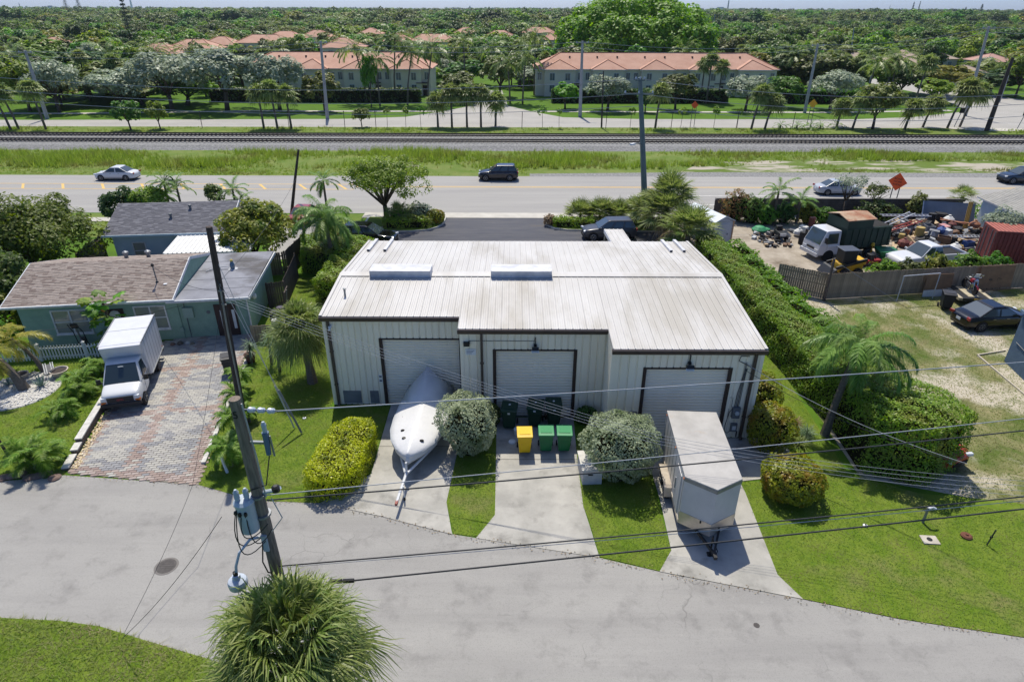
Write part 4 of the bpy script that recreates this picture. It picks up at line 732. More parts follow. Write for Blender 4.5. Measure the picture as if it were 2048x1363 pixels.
def hedge(name, label, poly, h, mat, dens, ls, seed, z0=.1, rounded=.25, group=None, cat='hedge', bulge=.12, hfun=None):
    """clipped hedge: leaves through a thin skin round a twiggy core"""
    rg = np.random.default_rng(seed); A = np.array(poly); c0 = A.mean(0); t = thing(name, label, cat, (c0[0], c0[1], 0), 0, group); Q = A - c0; n = len(Q); P = []; N = []
    area = abs(sum(Q[i][0] * Q[(i + 1) % n][1] - Q[(i + 1) % n][0] * Q[i][1] for i in range(n))) / 2; sgn = 1 if sum(Q[i][0] * Q[(i + 1) % n][1] - Q[(i + 1) % n][0] * Q[i][1] for i in range(n)) > 0 else -1
    s = sample_poly([tuple(q) for q in Q], dens, rg); P.append(np.column_stack([s, h - np.abs(rg.normal(0, .13, len(s))) + rg.uniform(-.02, .05, len(s))])); N.append(np.tile([0, 0, 1.], (len(s), 1)))
    for i in range(n):
        a, b = Q[i], Q[(i + 1) % n]; L = np.linalg.norm(b - a); k = int(L * h * dens * .9); tt = rg.uniform(0, 1, (k, 1)); p = a + (b - a) * tt; z = rg.uniform(z0, h, k); nn = np.array([(b - a)[1], -(b - a)[0]]) / L * sgn
        P.append(np.column_stack([p + nn * (rg.uniform(-.02, .06, (k, 1)) - np.abs(rg.normal(0, .12, (k, 1)))), z])); N.append(np.tile([nn[0], nn[1], .2], (k, 1)))
    P = np.concatenate(P); N = np.concatenate(N)
    w = np.sin(P[:, 0] * 2.1 + seed) * np.cos(P[:, 1] * 1.7 + P[:, 2] * 2.3) + .6 * np.sin(P[:, 0] * 5.3 + P[:, 1] * 4.1 + P[:, 2] * 5); P += N / np.linalg.norm(N, axis=1, keepdims=True) * (w * bulge)[:, None]
    # rounded shoulders
    def edge_d(xy):
        d = np.full(len(xy), 9.)
        for i in range(n):
            a, b = Q[i], Q[(i + 1) % n]; e = b - a; tt = np.clip(((xy - a) @ e) / (e @ e), 0, 1)[:, None]; d = np.minimum(d, np.linalg.norm(xy - (a + e * tt), axis=1))
        return d
    if rounded: d = edge_d(P[:, :2]); q = np.clip(1 - d / rounded, 0, 1) ** 2; P[:, 2] -= np.where(P[:, 2] > h - .2, q * rounded * .45, 0)
    if hfun is not None: P[:, 2] *= hfun(P[:, 0] + c0[0], P[:, 1] + c0[1])
    N = N + rg.normal(size=N.shape) * .42 + np.array([0, 0, .25]); inst('foliage', np_mesh('foliage', leafquads(P, N, ls * rg.uniform(.6, 1.35, len(P)), rg, .55), 4, mat), t)
    core = MB(); k = .86; core.prism([tuple(q * (1 - .34 / max(.6, np.linalg.norm(q)))) for q in Q], .02, h - .38); core.build('twig_core', M('twig_core', C(58, 56, 36, .6), 1., C(40, 42, 26, .6), 8., bump=1., bscale=14, spec=0.), t); return t
def bush(name, label, loc, rx, ry, h, mat, n, ls, seed, clip=2.6, group=None, cat='bush', z0=.05, core=True, rz=0, bump_=.06, taper=0):
    """rounded clipped shrub: superellipsoid skin of leaves"""
    rg = np.random.default_rng(seed); t = thing(name, label, cat, loc, rz, group); e = rg.normal(size=(n, 3)); e /= np.linalg.norm(e, axis=1, keepdims=True); e[:, 2] = np.where(e[:, 2] < -.75, -e[:, 2], e[:, 2])
    k = (np.abs(e) ** clip).sum(1) ** (1 / clip); P = e / k[:, None]; wob = 1 + bump_ * np.sin(P[:, 0] * 5 + seed) * np.cos(P[:, 1] * 6 - seed) + bump_ * .7 * np.sin(P[:, 2] * 9 + P[:, 0] * 7)
    P = P * (wob * (1.03 - np.abs(rg.normal(0, .08, n))))[:, None] * np.array([rx, ry, h / 2]) + np.array([0, 0, h / 2 + z0])
    if taper: q = 1 - taper * np.clip(1 - P[:, 2] / (h * .62), 0, 1); P[:, :2] *= q[:, None]; P[:, 0] += .12 * np.sin(P[:, 2] * 2.3 + seed)
    inst('foliage', np_mesh('foliage', leafquads(P, e + rg.normal(size=e.shape) * .42 + np.array([0, 0, .4]), ls * rg.uniform(.6, 1.35, n), rg, .55), 4, mat), t)
    if core: MB().lathe([(.25 * rx, .02), (.6 * rx * (1 - taper * .5), h * .25), (.72 * rx, h * .5), (.62 * rx, h * .76), (.1, h * .84)], n=12).build('stems', M('twig_core', C(58, 56, 36)), t).scale = (1, ry / rx, 1)
    return t
# ---- palms
def strip(V, pts, w0, side):
    for i in range(len(pts) - 1):
        a, b = pts[i], pts[i + 1]; wa = w0 * (1 - (i / (len(pts) - 1)) ** 1.6 * .95); wb = w0 * (1 - ((i + 1) / (len(pts) - 1)) ** 1.6 * .95); V += [a - side * wa, a + side * wa, b + side * wb, b - side * wb]
def fan_frond(seed, elev, pet=1.0, R=.95, nb=26, droop=.5, segs=3, wd=.022, spread=2.2):
    rg = random.Random(seed); V = []; d = np.array([math.cos(elev), 0, math.sin(elev)]); up = np.array([-math.sin(elev), 0, math.cos(elev)]); sd = np.array([0, 1., 0])
    sag = np.array([0, 0, -.12 * pet]); pts = [d * pet * t + sag * t * t for t in (0, .5, 1)]; strip(V, pts, .018, sd); strip(V, pts, .018, up)
    h = pts[-1]
    for k in range(nb):
        a = (k / (nb - 1) - .5) * 2 * spread; L = R * (1 - .28 * abs(k / (nb - 1) - .5) * 2) * rg.uniform(.85, 1.08); dv = d * math.cos(a) + sd * math.sin(a); dv = dv + up * (.22 - .1 * math.cos(a) + rg.uniform(-.1, .1)); dv /= np.linalg.norm(dv)
        side = np.cross(dv, up); side /= np.linalg.norm(side) + 1e-6; side = side * .8 + up * rg.uniform(-.5, .5); pp = [h + dv * L * t + np.array([0, 0, -1.]) * droop * L * t ** 2.4 * rg.uniform(.6, 1.2) for t in np.linspace(0.02, 1, segs + 1)]
        strip(V, pp, wd * rg.uniform(.8, 1.2), side)
    return np.array(V)
def feather_frond(seed, elev, L=2.4, nl=34, ll=.55, curve=1.4, segs=2, wd=.018, hang=.45, vee=.35):
    rg = random.Random(seed); V = []; pos = np.zeros(3); an = elev; n = 14; pts = [pos.copy()]; dirs = []
    for i in range(n):
        d = np.array([math.cos(an), 0, math.sin(an)]); dirs.append(d); pos = pos + d * L / n; pts.append(pos.copy()); an -= curve / n * (.35 + 1.3 * i / n)
    strip(V, pts, .02, np.array([0, 1., 0])); strip(V, pts, .014, np.array([0, 0, 1.]))
    for k in range(nl):
        t = .16 + .82 * k / (nl - 1); i = min(int(t * n), n - 1); p = pts[i] + dirs[i] * (t * n - i) * L / n; d = dirs[i]; up = np.array([-d[2], 0, d[0]]); Lk = ll * math.sin(math.pi * min(1, (t * .86 + .12))) ** .6 * rg.uniform(.85, 1.1)
        for s in (-1, 1):
            dv = np.array([0, s, 0.]) * .85 + d * (.45 + .4 * t) + up * (vee * rg.uniform(.3, 1.3)); dv /= np.linalg.norm(dv); pp = [p + dv * Lk * q + np.array([0, 0, -1.]) * hang * Lk * q ** 2 * rg.uniform(.6, 1.3) for q in np.linspace(0, 1, segs + 1)]
            side = np.cross(dv, np.array([0, 0, 1.])); side /= np.linalg.norm(side) + 1e-6; strip(V, pp, wd * rg.uniform(.8, 1.2), side)
    return np.array(V)
def frondset(kind, mat, **kw):
    key = ('f', kind, mat.name, tuple(sorted(kw.items())))
    if key not in CROWNS:
        fn = fan_frond if kind == 'fan' else feather_frond; CROWNS[key] = [np_mesh('frond', fn(10 * i + len(kw), e, **kw), 4, mat) for i, e in enumerate((1.35, 1.05, .75, .45, .15, -.2, -.6, -1.05))]
    return CROWNS[key]
def palm(name, label, loc, h, nf, sets, r=.14, seed=1, lean=(0, 0), group=None, sc=1., elev=(0, 6), trunkmat=None, dead=None, boots=0, cat='palm tree', bulge=0):
    rd = random.Random(seed); t = thing(name, label, cat, loc, rd.uniform(0, 6), group)
    top = Vector((lean[0], lean[1], h)); a = -t.rotation_euler.z; top = Matrix.Rotation(a, 3, 'Z') @ top
    pts = [Vector((0, 0, -.05)), Vector((top.x * .2, top.y * .2, h * .35)), Vector((top.x * .55, top.y * .55, h * .7)), top]; tb = MB()
    tb.tube([tuple(p) for p in pts], [r * 1.5, r * (1.05 + bulge), r * (1 + bulge), r * .8], 8)
    for k in range(int(h / .22)): q = k * .22 / h; p = pts[0].lerp(pts[1], q / .35) if q < .35 else (pts[1].lerp(pts[2], (q - .35) / .35) if q < .7 else pts[2].lerp(pts[3], (q - .7) / .3)); tb.lathe([(r * 1.0, 0), (r * 1.09, .02), (r * 1.0, .04)], tuple(p), 8) if h < 9 else None
    tb.build('trunk', trunkmat or PALMT, t, smooth=False)
    if boots:
        for k in range(boots): an = k * 2.4; z = h - .1 - .5 * k / boots; tb = MB(); tb.bar((math.cos(an) * r * .7 + top.x, math.sin(an) * r * .7 + top.y, z - .25), (math.cos(an) * r * 2 + top.x, math.sin(an) * r * 2 + top.y, z + .15), .09, .03); tb.build('boot', BOOT, t)
    for k in range(nf):
        q = k / max(1, nf - 1); e = elev[0] + (elev[1] - elev[0]) * q ** .85; i = int(min(7, max(0, round(e + rd.uniform(-.5, .5))))); ms = dead if (dead and q > .9) else sets
        inst('frond', ms[i], t, tuple(top), (rd.uniform(-.12, .12), rd.uniform(-.1, .1), k * 2.39996 + rd.uniform(-.25, .25)), sc * rd.uniform(.85, 1.1))
    return t
FAN = frondset('fan', L_FAN); FANN = frondset('fan', L_FAN, pet=.9, R=1.05, nb=38, droop=.8, segs=4, wd=.026); DEADF = frondset('fan', L_DEAD, droop=.9); FEATH = frondset('feather', L_FEATH, wd=.045); QUEEN = frondset('feather', L_FEATH, L=3.0, nl=64, ll=.68, curve=2.1, hang=1.0, vee=.55, wd=.026); COCO = frondset('feather', L_COCO, L=4.2, nl=40, ll=.75, curve=1.5, hang=.8, wd=.03)
XMAS = frondset('feather', L_FARN, L=1.25, nl=22, ll=.42, curve=1.7, wd=.03, hang=.35); YFR = frondset('feather', L_YFR, L=2.3, nl=36, ll=.6, curve=1.6, hang=.6, wd=.026); CYCAD = frondset('feather', L_FARN, L=.9, nl=18, ll=.3, curve=.9, wd=.03); FANB2 = frondset('fan', L_FAN, pet=1.0, R=1.0, nb=26, droop=.3, segs=3, wd=.045)
def whole_palm(key, sets, nf, seed, sc=1., elev=(0, 6)):
    """far palms: the same fronds gathered into one crown"""
    k = ('wp', key, seed)
    if k not in CROWNS:
        rd = random.Random(seed); V = []
        for j in range(nf):
            e = elev[0] + (elev[1] - elev[0]) * (j / (nf - 1)) ** .85; me = sets[int(min(7, max(0, round(e + rd.uniform(-.5, .5)))))]; a = np.empty(len(me.vertices) * 3, np.float32); me.vertices.foreach_get('co', a); a = a.reshape(-1, 3) * sc * rd.uniform(.85, 1.1)
            th = j * 2.39996 + rd.uniform(-.3, .3); c, s = math.cos(th), math.sin(th); V.append(a @ np.array([[c, s, 0], [-s, c, 0], [0, 0, 1]], np.float32))
        CROWNS[k] = np_mesh('crown', np.concatenate(V), 4, sets[0].materials[0])
    return CROWNS[k]
FAN_FAR = frondset('fan', L_FAN, pet=.75, R=1.0, nb=14, droop=.7, segs=2, wd=.10); COCO_FAR = frondset('feather', L_COCO, L=4.0, nl=16, ll=.85, curve=1.5, hang=.8, wd=.09, segs=1); FEATH_FAR = frondset('feather', L_FEATH, L=2.2, nl=14, ll=.55, curve=1.6, hang=.5, wd=.06, segs=1)
def far_palm(label, base, h, kind='fan', sc=1., lean=(0, 0), group=None, seed=0, name=None):
    t = thing(name or ('fan_palm' if kind == 'fan' else 'feather_palm'), label, 'palm tree', base, seed * 1.7, group); a = Matrix.Rotation(-t.rotation_euler.z, 3, 'Z') @ Vector((lean[0], lean[1], h))
    kk = ('pt', round(h, 1), seed % 3, lean); CROWNS[kk] = CROWNS.get(kk) or MB().tube([(0, 0, -.1), (a.x * .25, a.y * .25, h * .4), tuple(a)], [.2, .16, .13], 7).mesh('trunk', PALMT, True); inst('trunk', CROWNS[kk], t)
    cm = whole_palm('fan', FAN_FAR, 50, seed % 4, 1.0, (0, 6.5)) if kind == 'fan' else (whole_palm('coco', COCO_FAR, 22, seed % 4, 1., (0.3, 5.2)) if kind == 'coco' else whole_palm('feath', FEATH_FAR, 20, seed % 4, 1., (0, 5)))
    inst('crown', cm, t, tuple(a), (0, 0, seed), sc); return t

# ---------------- near palms
palm('cabbage_palm', 'big fan palm crown at the bottom of the picture below the utility pole', (-5.1, 9.75, 0), 4.4, 96, FANN, .2, 3, sc=1.22, elev=(0, 5.6), boots=8)
palm('cabbage_palm', 'fan palm on the lawn beside the left corner of the warehouse', (-10.4, 28.45, 0), 3.15, 84, FANN, .19, 5, lean=(-.3, .2), sc=1.06, elev=(0, 7.2), boots=10)
p = G(700, 0) ; palm('queen_palm', 'tall feathery palm in front of the long hedge right of the warehouse', (14.4, 24.0, 0), 4.2, 22, QUEEN, .15, 8, lean=(.75, .55), sc=.93, elev=(.5, 4.9))
palm('queen_palm', 'feathery palm above the clipped hedge behind the left end of the warehouse', (-13.2, 44.3, 0), 3.9, 24, QUEEN, .15, 9, lean=(-.25, .2), sc=.98, elev=(0, 5), dead=None)
palm('yellow_palm', 'leaning palm with yellowish fronds in the white pebble bed', (-24.9, 27.7, 0), 2.4, 11, YFR, .2, 12, lean=(-1.2, -.1), sc=.85, elev=(1, 5.6))
palm('yellow_palm', 'slim palm with yellow green fronds beside the white picket fence', (-25.1, 29.5, 0), 2.1, 10, YFR, .1, 15, lean=(-.9, -.2), sc=.8, elev=(1, 5.4))
for k, (x, y, hh, s, lb) in enumerate(((-11.95, 21.6, 1.0, 1.0, 'bushy green palm by the white post at the street end of the paver driveway'), (-12.75, 23.9, .9, .85, 'young palm beside the thin utility pole'), (-13.4, 26.0, .9, .8, 'young palm at the middle of the paver driveway edge'), (-13.7, 27.6, 1.0, .8, 'young palm beside the dark bin on the paver driveway'), (-12.4, 24.9, .6, .6, 'small low palm between two larger ones along the paver driveway'))):
    palm('young_palm', lb, (x, y, 0), hh, 22, XMAS, .06, 30 + k, sc=s * .8, elev=(.5, 5.2), group=None)
# spiky dracaena clump beside the green house
for k, (x, y, h, lb) in enumerate(((-14.4, 30.6, 1.1, 'pale spiky dracaena in a pot by the paver driveway'), (-13.2, 30.4, 1.7, 'pale spiky dracaena left of the fan palm'), (-12.5, 29.6, 1.5, 'drooping spiky dracaena close to the fan palm'))):
    t = thing('dracaena', lb, 'plant', (x, y, 0)); rd = random.Random(k); MB().tube([(0, 0, 0), (.1, 0, h)], [.09, .06], 6).build('stem', BARK, t); V = []
    for j in range(90):
        a = j * 2.4; e = rd.uniform(-.5, 1.4); d = np.array([math.cos(a) * math.cos(e), math.sin(a) * math.cos(e), math.sin(e)]); L = rd.uniform(.55, .95); o = np.array([.1, 0, h + rd.uniform(-.5, .1)]); strip(V, [o + d * L * q - np.array([0, 0, .55 * L * q * q]) for q in (0, .33, .66, 1)], .02, np.array([-math.sin(a), math.cos(a), 0.]))
    inst('leaves', np_mesh('leaves', V, 4, L_BLUEG), t)
MB().lathe([(.2, 0), (.28, .4), (.3, .42), (.24, .43)], n=12).build('plant_pot', M('dark_pot', C(92, 58, 46), .7)) if 0 else None
t = thing('plant_pot', 'dark brown pot under the spiky dracaena by the paver driveway', 'pot', (-14.4, 30.6, 0)); MB().lathe([(.2, 0), (.3, .5), (.33, .52), (.26, .53)], n=12).build('pot_body', M('dark_pot', C(92, 58, 46), .7), t)
# areca clumps on the left lawn
def clump(label, loc, h, n, seed, mat=L_FARN, ll=.28):
    t = thing('areca_clump', label, 'shrub', loc); rd = random.Random(seed); st = MB()
    for k in range(5): st.tube([(rd.uniform(-.2, .2), rd.uniform(-.2, .2), 0), (rd.uniform(-.3, .3), rd.uniform(-.3, .3), h * .5)], .025, 5)
    st.build('stems', M('areca_stem', C(130, 134, 80), .8), t); fs = frondset('feather', mat, L=1.0, nl=20, ll=.3, curve=1.7, wd=.018, hang=.4)
    for k in range(n): e = rd.choice((0, 1, 1, 2, 2, 3, 3, 4, 5)); inst('frond', fs[e], t, (rd.uniform(-.35, .35), rd.uniform(-.35, .35), h * rd.uniform(.15, .55)), (0, 0, rd.uniform(0, 6.3)), rd.uniform(.7, 1.15) * h / 1.25)
    return t
for px, h, n, s, lb in (((165, 790), 1.35, 60, 1, 'feathery green shrub on the lawn beside the white box truck'), ((130, 830), 1.05, 46, 2, 'middle of the three feathery shrubs on the left lawn'), ((75, 935), 1.5, 70, 3, 'feathery green shrub nearest the street on the left lawn'), ((205, 745), 1.2, 46, 4, 'feathery shrub at the picket fence end beside the box truck')):
    c = G(*px); clump(lb, (c.x, c.y, 0), h, n, s)
# papaya in front of the green house
t = thing('papaya_tree', 'papaya tree with lobed leaves in front of the brown door', 'tree', (-22.6, 32.0, 0)); MB().tube([(0, 0, 0), (.1, 0, 1.6), (.0, .1, 3.0)], [.11, .09, .06], 7).build('trunk', BARK, t); rd = random.Random(5)
def papaya_leaf(seed):
    rg = random.Random(seed); V = []; o = np.array([.75, 0, 0.])
    strip(V, [np.zeros(3), o * .5 + [0, 0, .08], o], .014, np.array([0, 1., 0]))
    for k in range(8):
        a = (k / 7 - .5) * 4.6; d = np.array([math.cos(a), math.sin(a), -.15]); L = .4 * rg.uniform(.8, 1.1); s = np.array([-math.sin(a), math.cos(a), 0]); p0, p1, p2, p3 = o, o + d * L * .35, o + d * L * .7, o + d * L + np.array([0, 0, -.06]); V += [p0 - s * .02, p0 + s * .02, p1 + s * .07, p1 - s * .07, p1 - s * .07, p1 + s * .07, p2 + s * .12, p2 - s * .12, p2 - s * .12, p2 + s * .12, p3 + s * .005, p3 - s * .005]
    return np_mesh('leaf', V, 4, L_BRIGHT)
pl = [papaya_leaf(k) for k in range(4)]
for k in range(34): z = rd.choice((1.1, 1.3, 2.0, 2.2, 2.9, 3.0, 3.05)); inst('leaf', pl[k % 4], t, (0, 0, z), (rd.uniform(-.3, .3), rd.uniform(-.5, .35), k * 2.4), rd.uniform(.8, 1.25))
fr = MB()
for k in range(5): fr.lathe([(.02, -.16), (.08, -.08), (.09, 0), (.05, .08), (.01, .1)], (.12 * math.cos(k * 1.3), .12 * math.sin(k * 1.3), 2.65 - .07 * (k % 3)), 8)
fr.build('fruit', M('papaya_fruit', C(206, 140, 60), .5), t)
# pebble bed with agaves and pots
c = G(38, 782); pe = thing('pebble_bed', 'round bed of white pebbles round the leaning palm', 'garden bed', (c.x, c.y, 0)); MB().lathe([(1.9, 0), (1.85, .06), (.1, .08)], n=28).build('pebble_base', M('white_pebble', C(220, 218, 212, .85), .9, C(150, 148, 146, .8), 14., bump=1., bscale=24), pe)
gv = MB(); rd = random.Random(2)
for k in range(500): a, r = rd.uniform(0, 6.28), 1.85 * math.sqrt(rd.random()); s = rd.uniform(.03, .07); gv.cb((r * math.cos(a), r * math.sin(a), .08), (s * 1.4, s, s * .8), a, rd.randrange(2))
tag(gv.build('pebble', [M('pebble_a', C(228, 226, 222, .85), .8), M('pebble_b', C(190, 188, 186, .85), .8)], pe), kind='stuff')
for k, (x, y, s, lb) in enumerate(((-24.2, 27.95, 1., 'blue green agave in the white pebble bed'), (-26.0, 28.1, .8, 'small agave at the left edge of the pebble bed'))):
    t = thing('agave', lb, 'plant', (x, y, .05)); rd = random.Random(k); lf = MB(); lf.loft([[(0, -.05, 0), (0, .05, 0), (0, 0, -.02)], [(.3, -.045, .12), (.3, .045, .12), (.3, 0, .09)], [(.6, -.005, .3), (.6, .005, .3), (.6, 0, .29)]]); me = lf.mesh('leaf', M('agave_leaf', C(128, 150, 138), .6))
    for j in range(18): inst('leaf', me, t, (0, 0, 0), (0, -rd.uniform(-.1, .9), j * 2.4), s * rd.uniform(.7, 1.1))
POT = M('pale_pot', C(206, 196, 184), .7, C(184, 174, 162), 4.)
for x, y, s, lb in ((-23.9, 29.0, 1., 'wide pale bowl pot beside the pebble bed'), (-25.75, 28.75, .8, 'pale bowl pot behind the leaning palm')):
    t = thing('bowl_pot', lb, 'pot', (x, y, .02)); MB().lathe([(.2 * s, 0), (.3 * s, .1 * s), (.42 * s, .38 * s), (.45 * s, .4 * s), (.4 * s, .4 * s), (.36 * s, .33 * s), (.02, .32 * s)], n=16).build('bowl', POT, t); MB().lathe([(.36 * s, .3 * s), (.35 * s, .345 * s), (.02, .35 * s)], n=14).build('soil', M('soil', C(70, 62, 60), .95), t)
t = thing('garden_chair', 'white folding chair frame lying beside the pebble bed', 'chair', (-24.7, 29.3, .05), .6)
for s in (-.16, .16): MB().tube([(s, -.3, .1), (s, .3, .45), (s + .1, .3, .45), (s + .1, -.3, .1), (s, -.3, .1)], .025, 5).build('frame_loop', WPAINT, t)
MB().cb((.05, 0, .25), (.4, .55, .02), 0, 0, 0, .53).build('seat', M('chair_grey', C(120, 120, 124), .7), t)
# ---------------- hedges and bushes round the warehouse
hedge('long_hedge', 'long clipped green hedge along the right side of the warehouse', [(13.9, 46.5), (15.6, 46.6), (16.0, 38), (16.2, 32), (17.2, 27.5), (18.9, 23.6), (18.9, 21.4), (16.6, 20.2), (14.7, 21.2), (14.9, 24.5), (14.6, 28), (14.2, 36)], 2.3, L_HEDGE, 400, .056, 21, bulge=.06, rounded=.3, hfun=lambda x, y: 1 + .3 * np.clip((27 - y) / 5, 0, 1))
hedge('wild_hedge', 'bright loose hedge growing behind the long clipped hedge', [(16.6, 47.5), (18.0, 47.5), (18.3, 40), (18.6, 34), (18.9, 29), (18.2, 28.5), (17.3, 33), (17.1, 40)], 1.35, LEAF('leaf_wild', C(92, 140, 24, .82), C(140, 172, 54, .8), .45, .1), 110, .11, 22, bulge=.32, rounded=.5)
hedge('clipped_hedge', 'clipped hedge block beside the back left corner of the warehouse', [(-12.9, 38.2), (-9.3, 38.2), (-9.3, 43.2), (-12.9, 43.2)], 1.85, L_HEDGE, 300, .065, 23)
hedge('clipped_hedge', 'large clipped hedge block between the dark fence and the parking lot', [(-15.3, 43.6), (-9.6, 43.6), (-10.6, 46.9), (-14.6, 47.6), (-16.4, 47.4), (-15.5, 44.5)], 1.9, L_HEDGE, 260, .07, 24)
hedge('front_hedge', 'low rounded yellow green hedge beside the boat driveway', [(-7.9, 23.3), (-7.3, 23.7), (-6.3, 23.6), (-5.95, 23.0), (-6.1, 20.2), (-6.7, 19.4), (-7.7, 19.35), (-8.3, 19.9)], 1.3, L_GOLD, 620, .042, 25, rounded=.4, bulge=.05)
bush('silver_bush', 'clipped silver green bush between the boat and the middle driveway', (-1.92, 22.65, 0), 1.2, 1.15, 2.65, L_SBUSH, 9000, .05, 31, clip=3.4, bump_=.07, taper=.5)
bush('silver_bush', 'larger clipped silver green bush between the middle driveway and the trailer', (4.5, 21.0, 0), 1.5, 1.3, 2.75, L_SBUSH, 11000, .05, 32, clip=3.2, bump_=.07, taper=.45)
bush('round_bush', 'round clipped olive bush on the right lawn', (11.2, 19.9, 0), 1.15, 1.1, 1.6, L_IXORA, 6000, .06, 33, clip=2.5)
bush('round_bush', 'olive and copper bush at the right front corner of the warehouse', (11.45, 23.1, 0), .95, .95, 2.0, L_IXORA, 4200, .06, 34, clip=3)
bush('round_bush', 'copper topped bush farther back along the right warehouse wall', (11.8, 25.6, 0), .8, 1.1, 2.2, L_IXORA, 3600, .06, 35, clip=3)
bush('small_shrub', 'dark shrub against the wall left of the middle roll-up door', (-.98, 24.7, 0), .45, .35, 1.1, L_DARK, 900, .06, 36); bush('small_shrub', 'dark shrub against the wall right of the middle roll-up door', (3.5, 24.9, 0), .5, .35, .8, L_DARK, 900, .06, 37)
for k, (x, y, s, m_, lb) in enumerate(((13.5, 23.9, 1.0, L_BLUEG, 'blue green grassy clump at the foot of the feathery palm'), (12.9, 23.2, .9, L_FAN, 'spiky dark clump at the foot of the feathery palm'), (13.3, 24.9, .8, L_DEAD, 'brownish grassy clump behind the feathery palm'))):
    t = thing('grass_clump', lb, 'plant', (x, y, 0)); rd = random.Random(k); V = []
    for j in range(160):
        a = rd.uniform(0, 6.28); e = rd.uniform(.5, 1.45); d = np.array([math.cos(a) * math.cos(e), math.sin(a) * math.cos(e), math.sin(e)]); L = s * rd.uniform(.6, 1.1); o = np.array([rd.uniform(-.15, .15), rd.uniform(-.15, .15), 0]); strip(V, [o + d * L * q - np.array([0, 0, .5 * L * q * q]) for q in (0, .33, .66, 1)], .016, np.array([-math.sin(a), math.cos(a), 0.]))
    inst('blades', np_mesh('blades', V, 4, m_), t)
# lot islands
hedge('island_hedge', 'low dark hedge on the left parking island', [(-11.4, 54.0), (-7.2, 54.3), (-6.9, 55.4), (-11.4, 55.3)], 1.0, L_HEDGE, 130, .08, 41); bush('island_shrub', 'rounded brownish shrub at the end of the left island hedge', (-6.9, 55.9, .1), .8, .7, 1.15, L_IXORA, 1500, .08, 42)
bush('island_shrub', 'pale loose shrub behind the left island hedge', (-8.6, 56.7, .1), 1.3, .8, 1.5, L_SBUSH, 1600, .09, 43, bump_=.2); bush('island_shrub', 'green shrub behind the middle of the left island hedge', (-10.4, 56.6, .1), 1.0, .7, 1.1, L_GREEN, 1100, .09, 44, bump_=.2)
hedge('island_hedge', 'low dark hedge on the right parking island', [(3.6, 54.6), (7.2, 54.3), (7.2, 55.3), (3.6, 55.6)], .95, L_HEDGE, 130, .08, 45); bush('island_grass_clump', 'dry grassy clump left of the right island hedge', (3.4, 55.5, .1), .55, .5, .8, L_DEAD, 700, .09, 46, bump_=.2)
for k, (x, y, s) in enumerate(((6.2, 56.8, 1.25), (8.0, 57.0, 1.35), (9.6, 56.8, 1.3), (11.2, 57.0, 1.5))): palm('saw_palmetto', ('leftmost', 'second', 'third', 'rightmost')[k] + ' low fan palm in the row behind the right island', (x, y, .1), .5, 40, FANB2, .12, 50 + k, sc=s * .85, elev=(0, 4.8), group='low fan palms behind the right parking island')
for k, (x, y, h, s, lb) in enumerate(((12.6, 51.2, 2.6, 1.1, 'large fan palm right of the parked grey SUV'), (13.6, 47.4, 2.3, 1.15, 'fan palm at the back right corner of the warehouse'), (13.0, 52.6, 3.5, 1.15, 'tallest fan palm between parking lot and shed'), (11.9, 54.4, 1.8, 1.0, 'fan palm with brown skirt behind the parked grey SUV'))): palm('cabbage_palm', lb, (x, y, 0), h, 52, FANB2, .2, 60 + k, sc=s * 1.25, dead=DEADF, elev=(0, 5.8), boots=6)
bush('small_shrub', 'low green shrub behind the warehouse roof near the canopy', (9.6, 46.5, 0), .9, .6, 1.0, L_GREEN, 800, .09, 47, bump_=.2)
# ---------------- single trees near by
def T(name, lb, loc, key, seed, n, rx, rz, ncl, cr, ls, mat, th, tr, **kw):
    kw2 = {k: kw.pop(k) for k in ('hollow', 'up', 'asp') if k in kw}
    return tree(name, lb, loc, crown_mesh(key, seed, n, rx, rz, ncl, cr, ls, mat, **kw2), th, tr, rx, rz, seed=seed, **kw)
T('lot_tree', 'spreading green tree on the parking island beside the main road', (-11.6, 57.4, 0), 'lot', 1, 16000, 4.6, 2.4, 95, .85, .1, L_GREEN, 1.4, .24, hollow=.2, nl=12, cz=3.7)
T('left_tree', 'big dark green tree behind the green house at the left edge', (-34.5, 43.0, 0), 'left', 2, 24000, 5.2, 3.9, 90, 1.3, .13, L_GREEN, 1.2, .3, hollow=.35, cz=2.5); T('left_tree', 'dark leafy tree left of the green house roof', (-32.0, 36.5, 0), 'left', 3, 7000, 2.9, 2.3, 36, .9, .14, L_DARK, 1.2, .2, cz=2.3)
T('left_tree', 'green tree at the left edge beside the brown roof', (-39.5, 41, 0), 'left', 2, 24000, 5.2, 3.9, 90, 1.3, .13, L_GREEN, 1.2, .3, sc=.9, rz_=2, cz=2.5); bush('orange_shrub', 'orange tinted shrub at the left edge beside the brown roof', (-30.6, 34.4, 0), 1.0, .9, 2.5, L_YELLOW, 1600, .1, 70, bump_=.2); bush('side_shrub', 'dark shrub beside the left wall of the green house', (-29.8, 32.6, 0), .9, .8, 1.6, L_GREEN, 1500, .1, 71, bump_=.2)
T('yellow_tree', 'yellow green tree between the blue house and the flat roof', (-18.9, 44.8, 0), 'yel', 4, 9000, 3.0, 2.4, 60, .75, .14, L_YELLOW, 1.3, .16, cz=2.9, hollow=.2)
T('house_tree', 'dark green shrubby tree behind the blue house roof', (-34.2, 55.0, 0), 'ht', 5, 3500, 2.1, 1.7, 24, .7, .13, L_DARK, 1.0, .14, cz=1.9); T('house_tree', 'rounded dark tree left of the palms behind the blue house', (-32.6, 56.0, 0), 'ht', 6, 3500, 2.0, 1.5, 24, .7, .13, L_GREEN, 1.0, .14, cz=1.9)
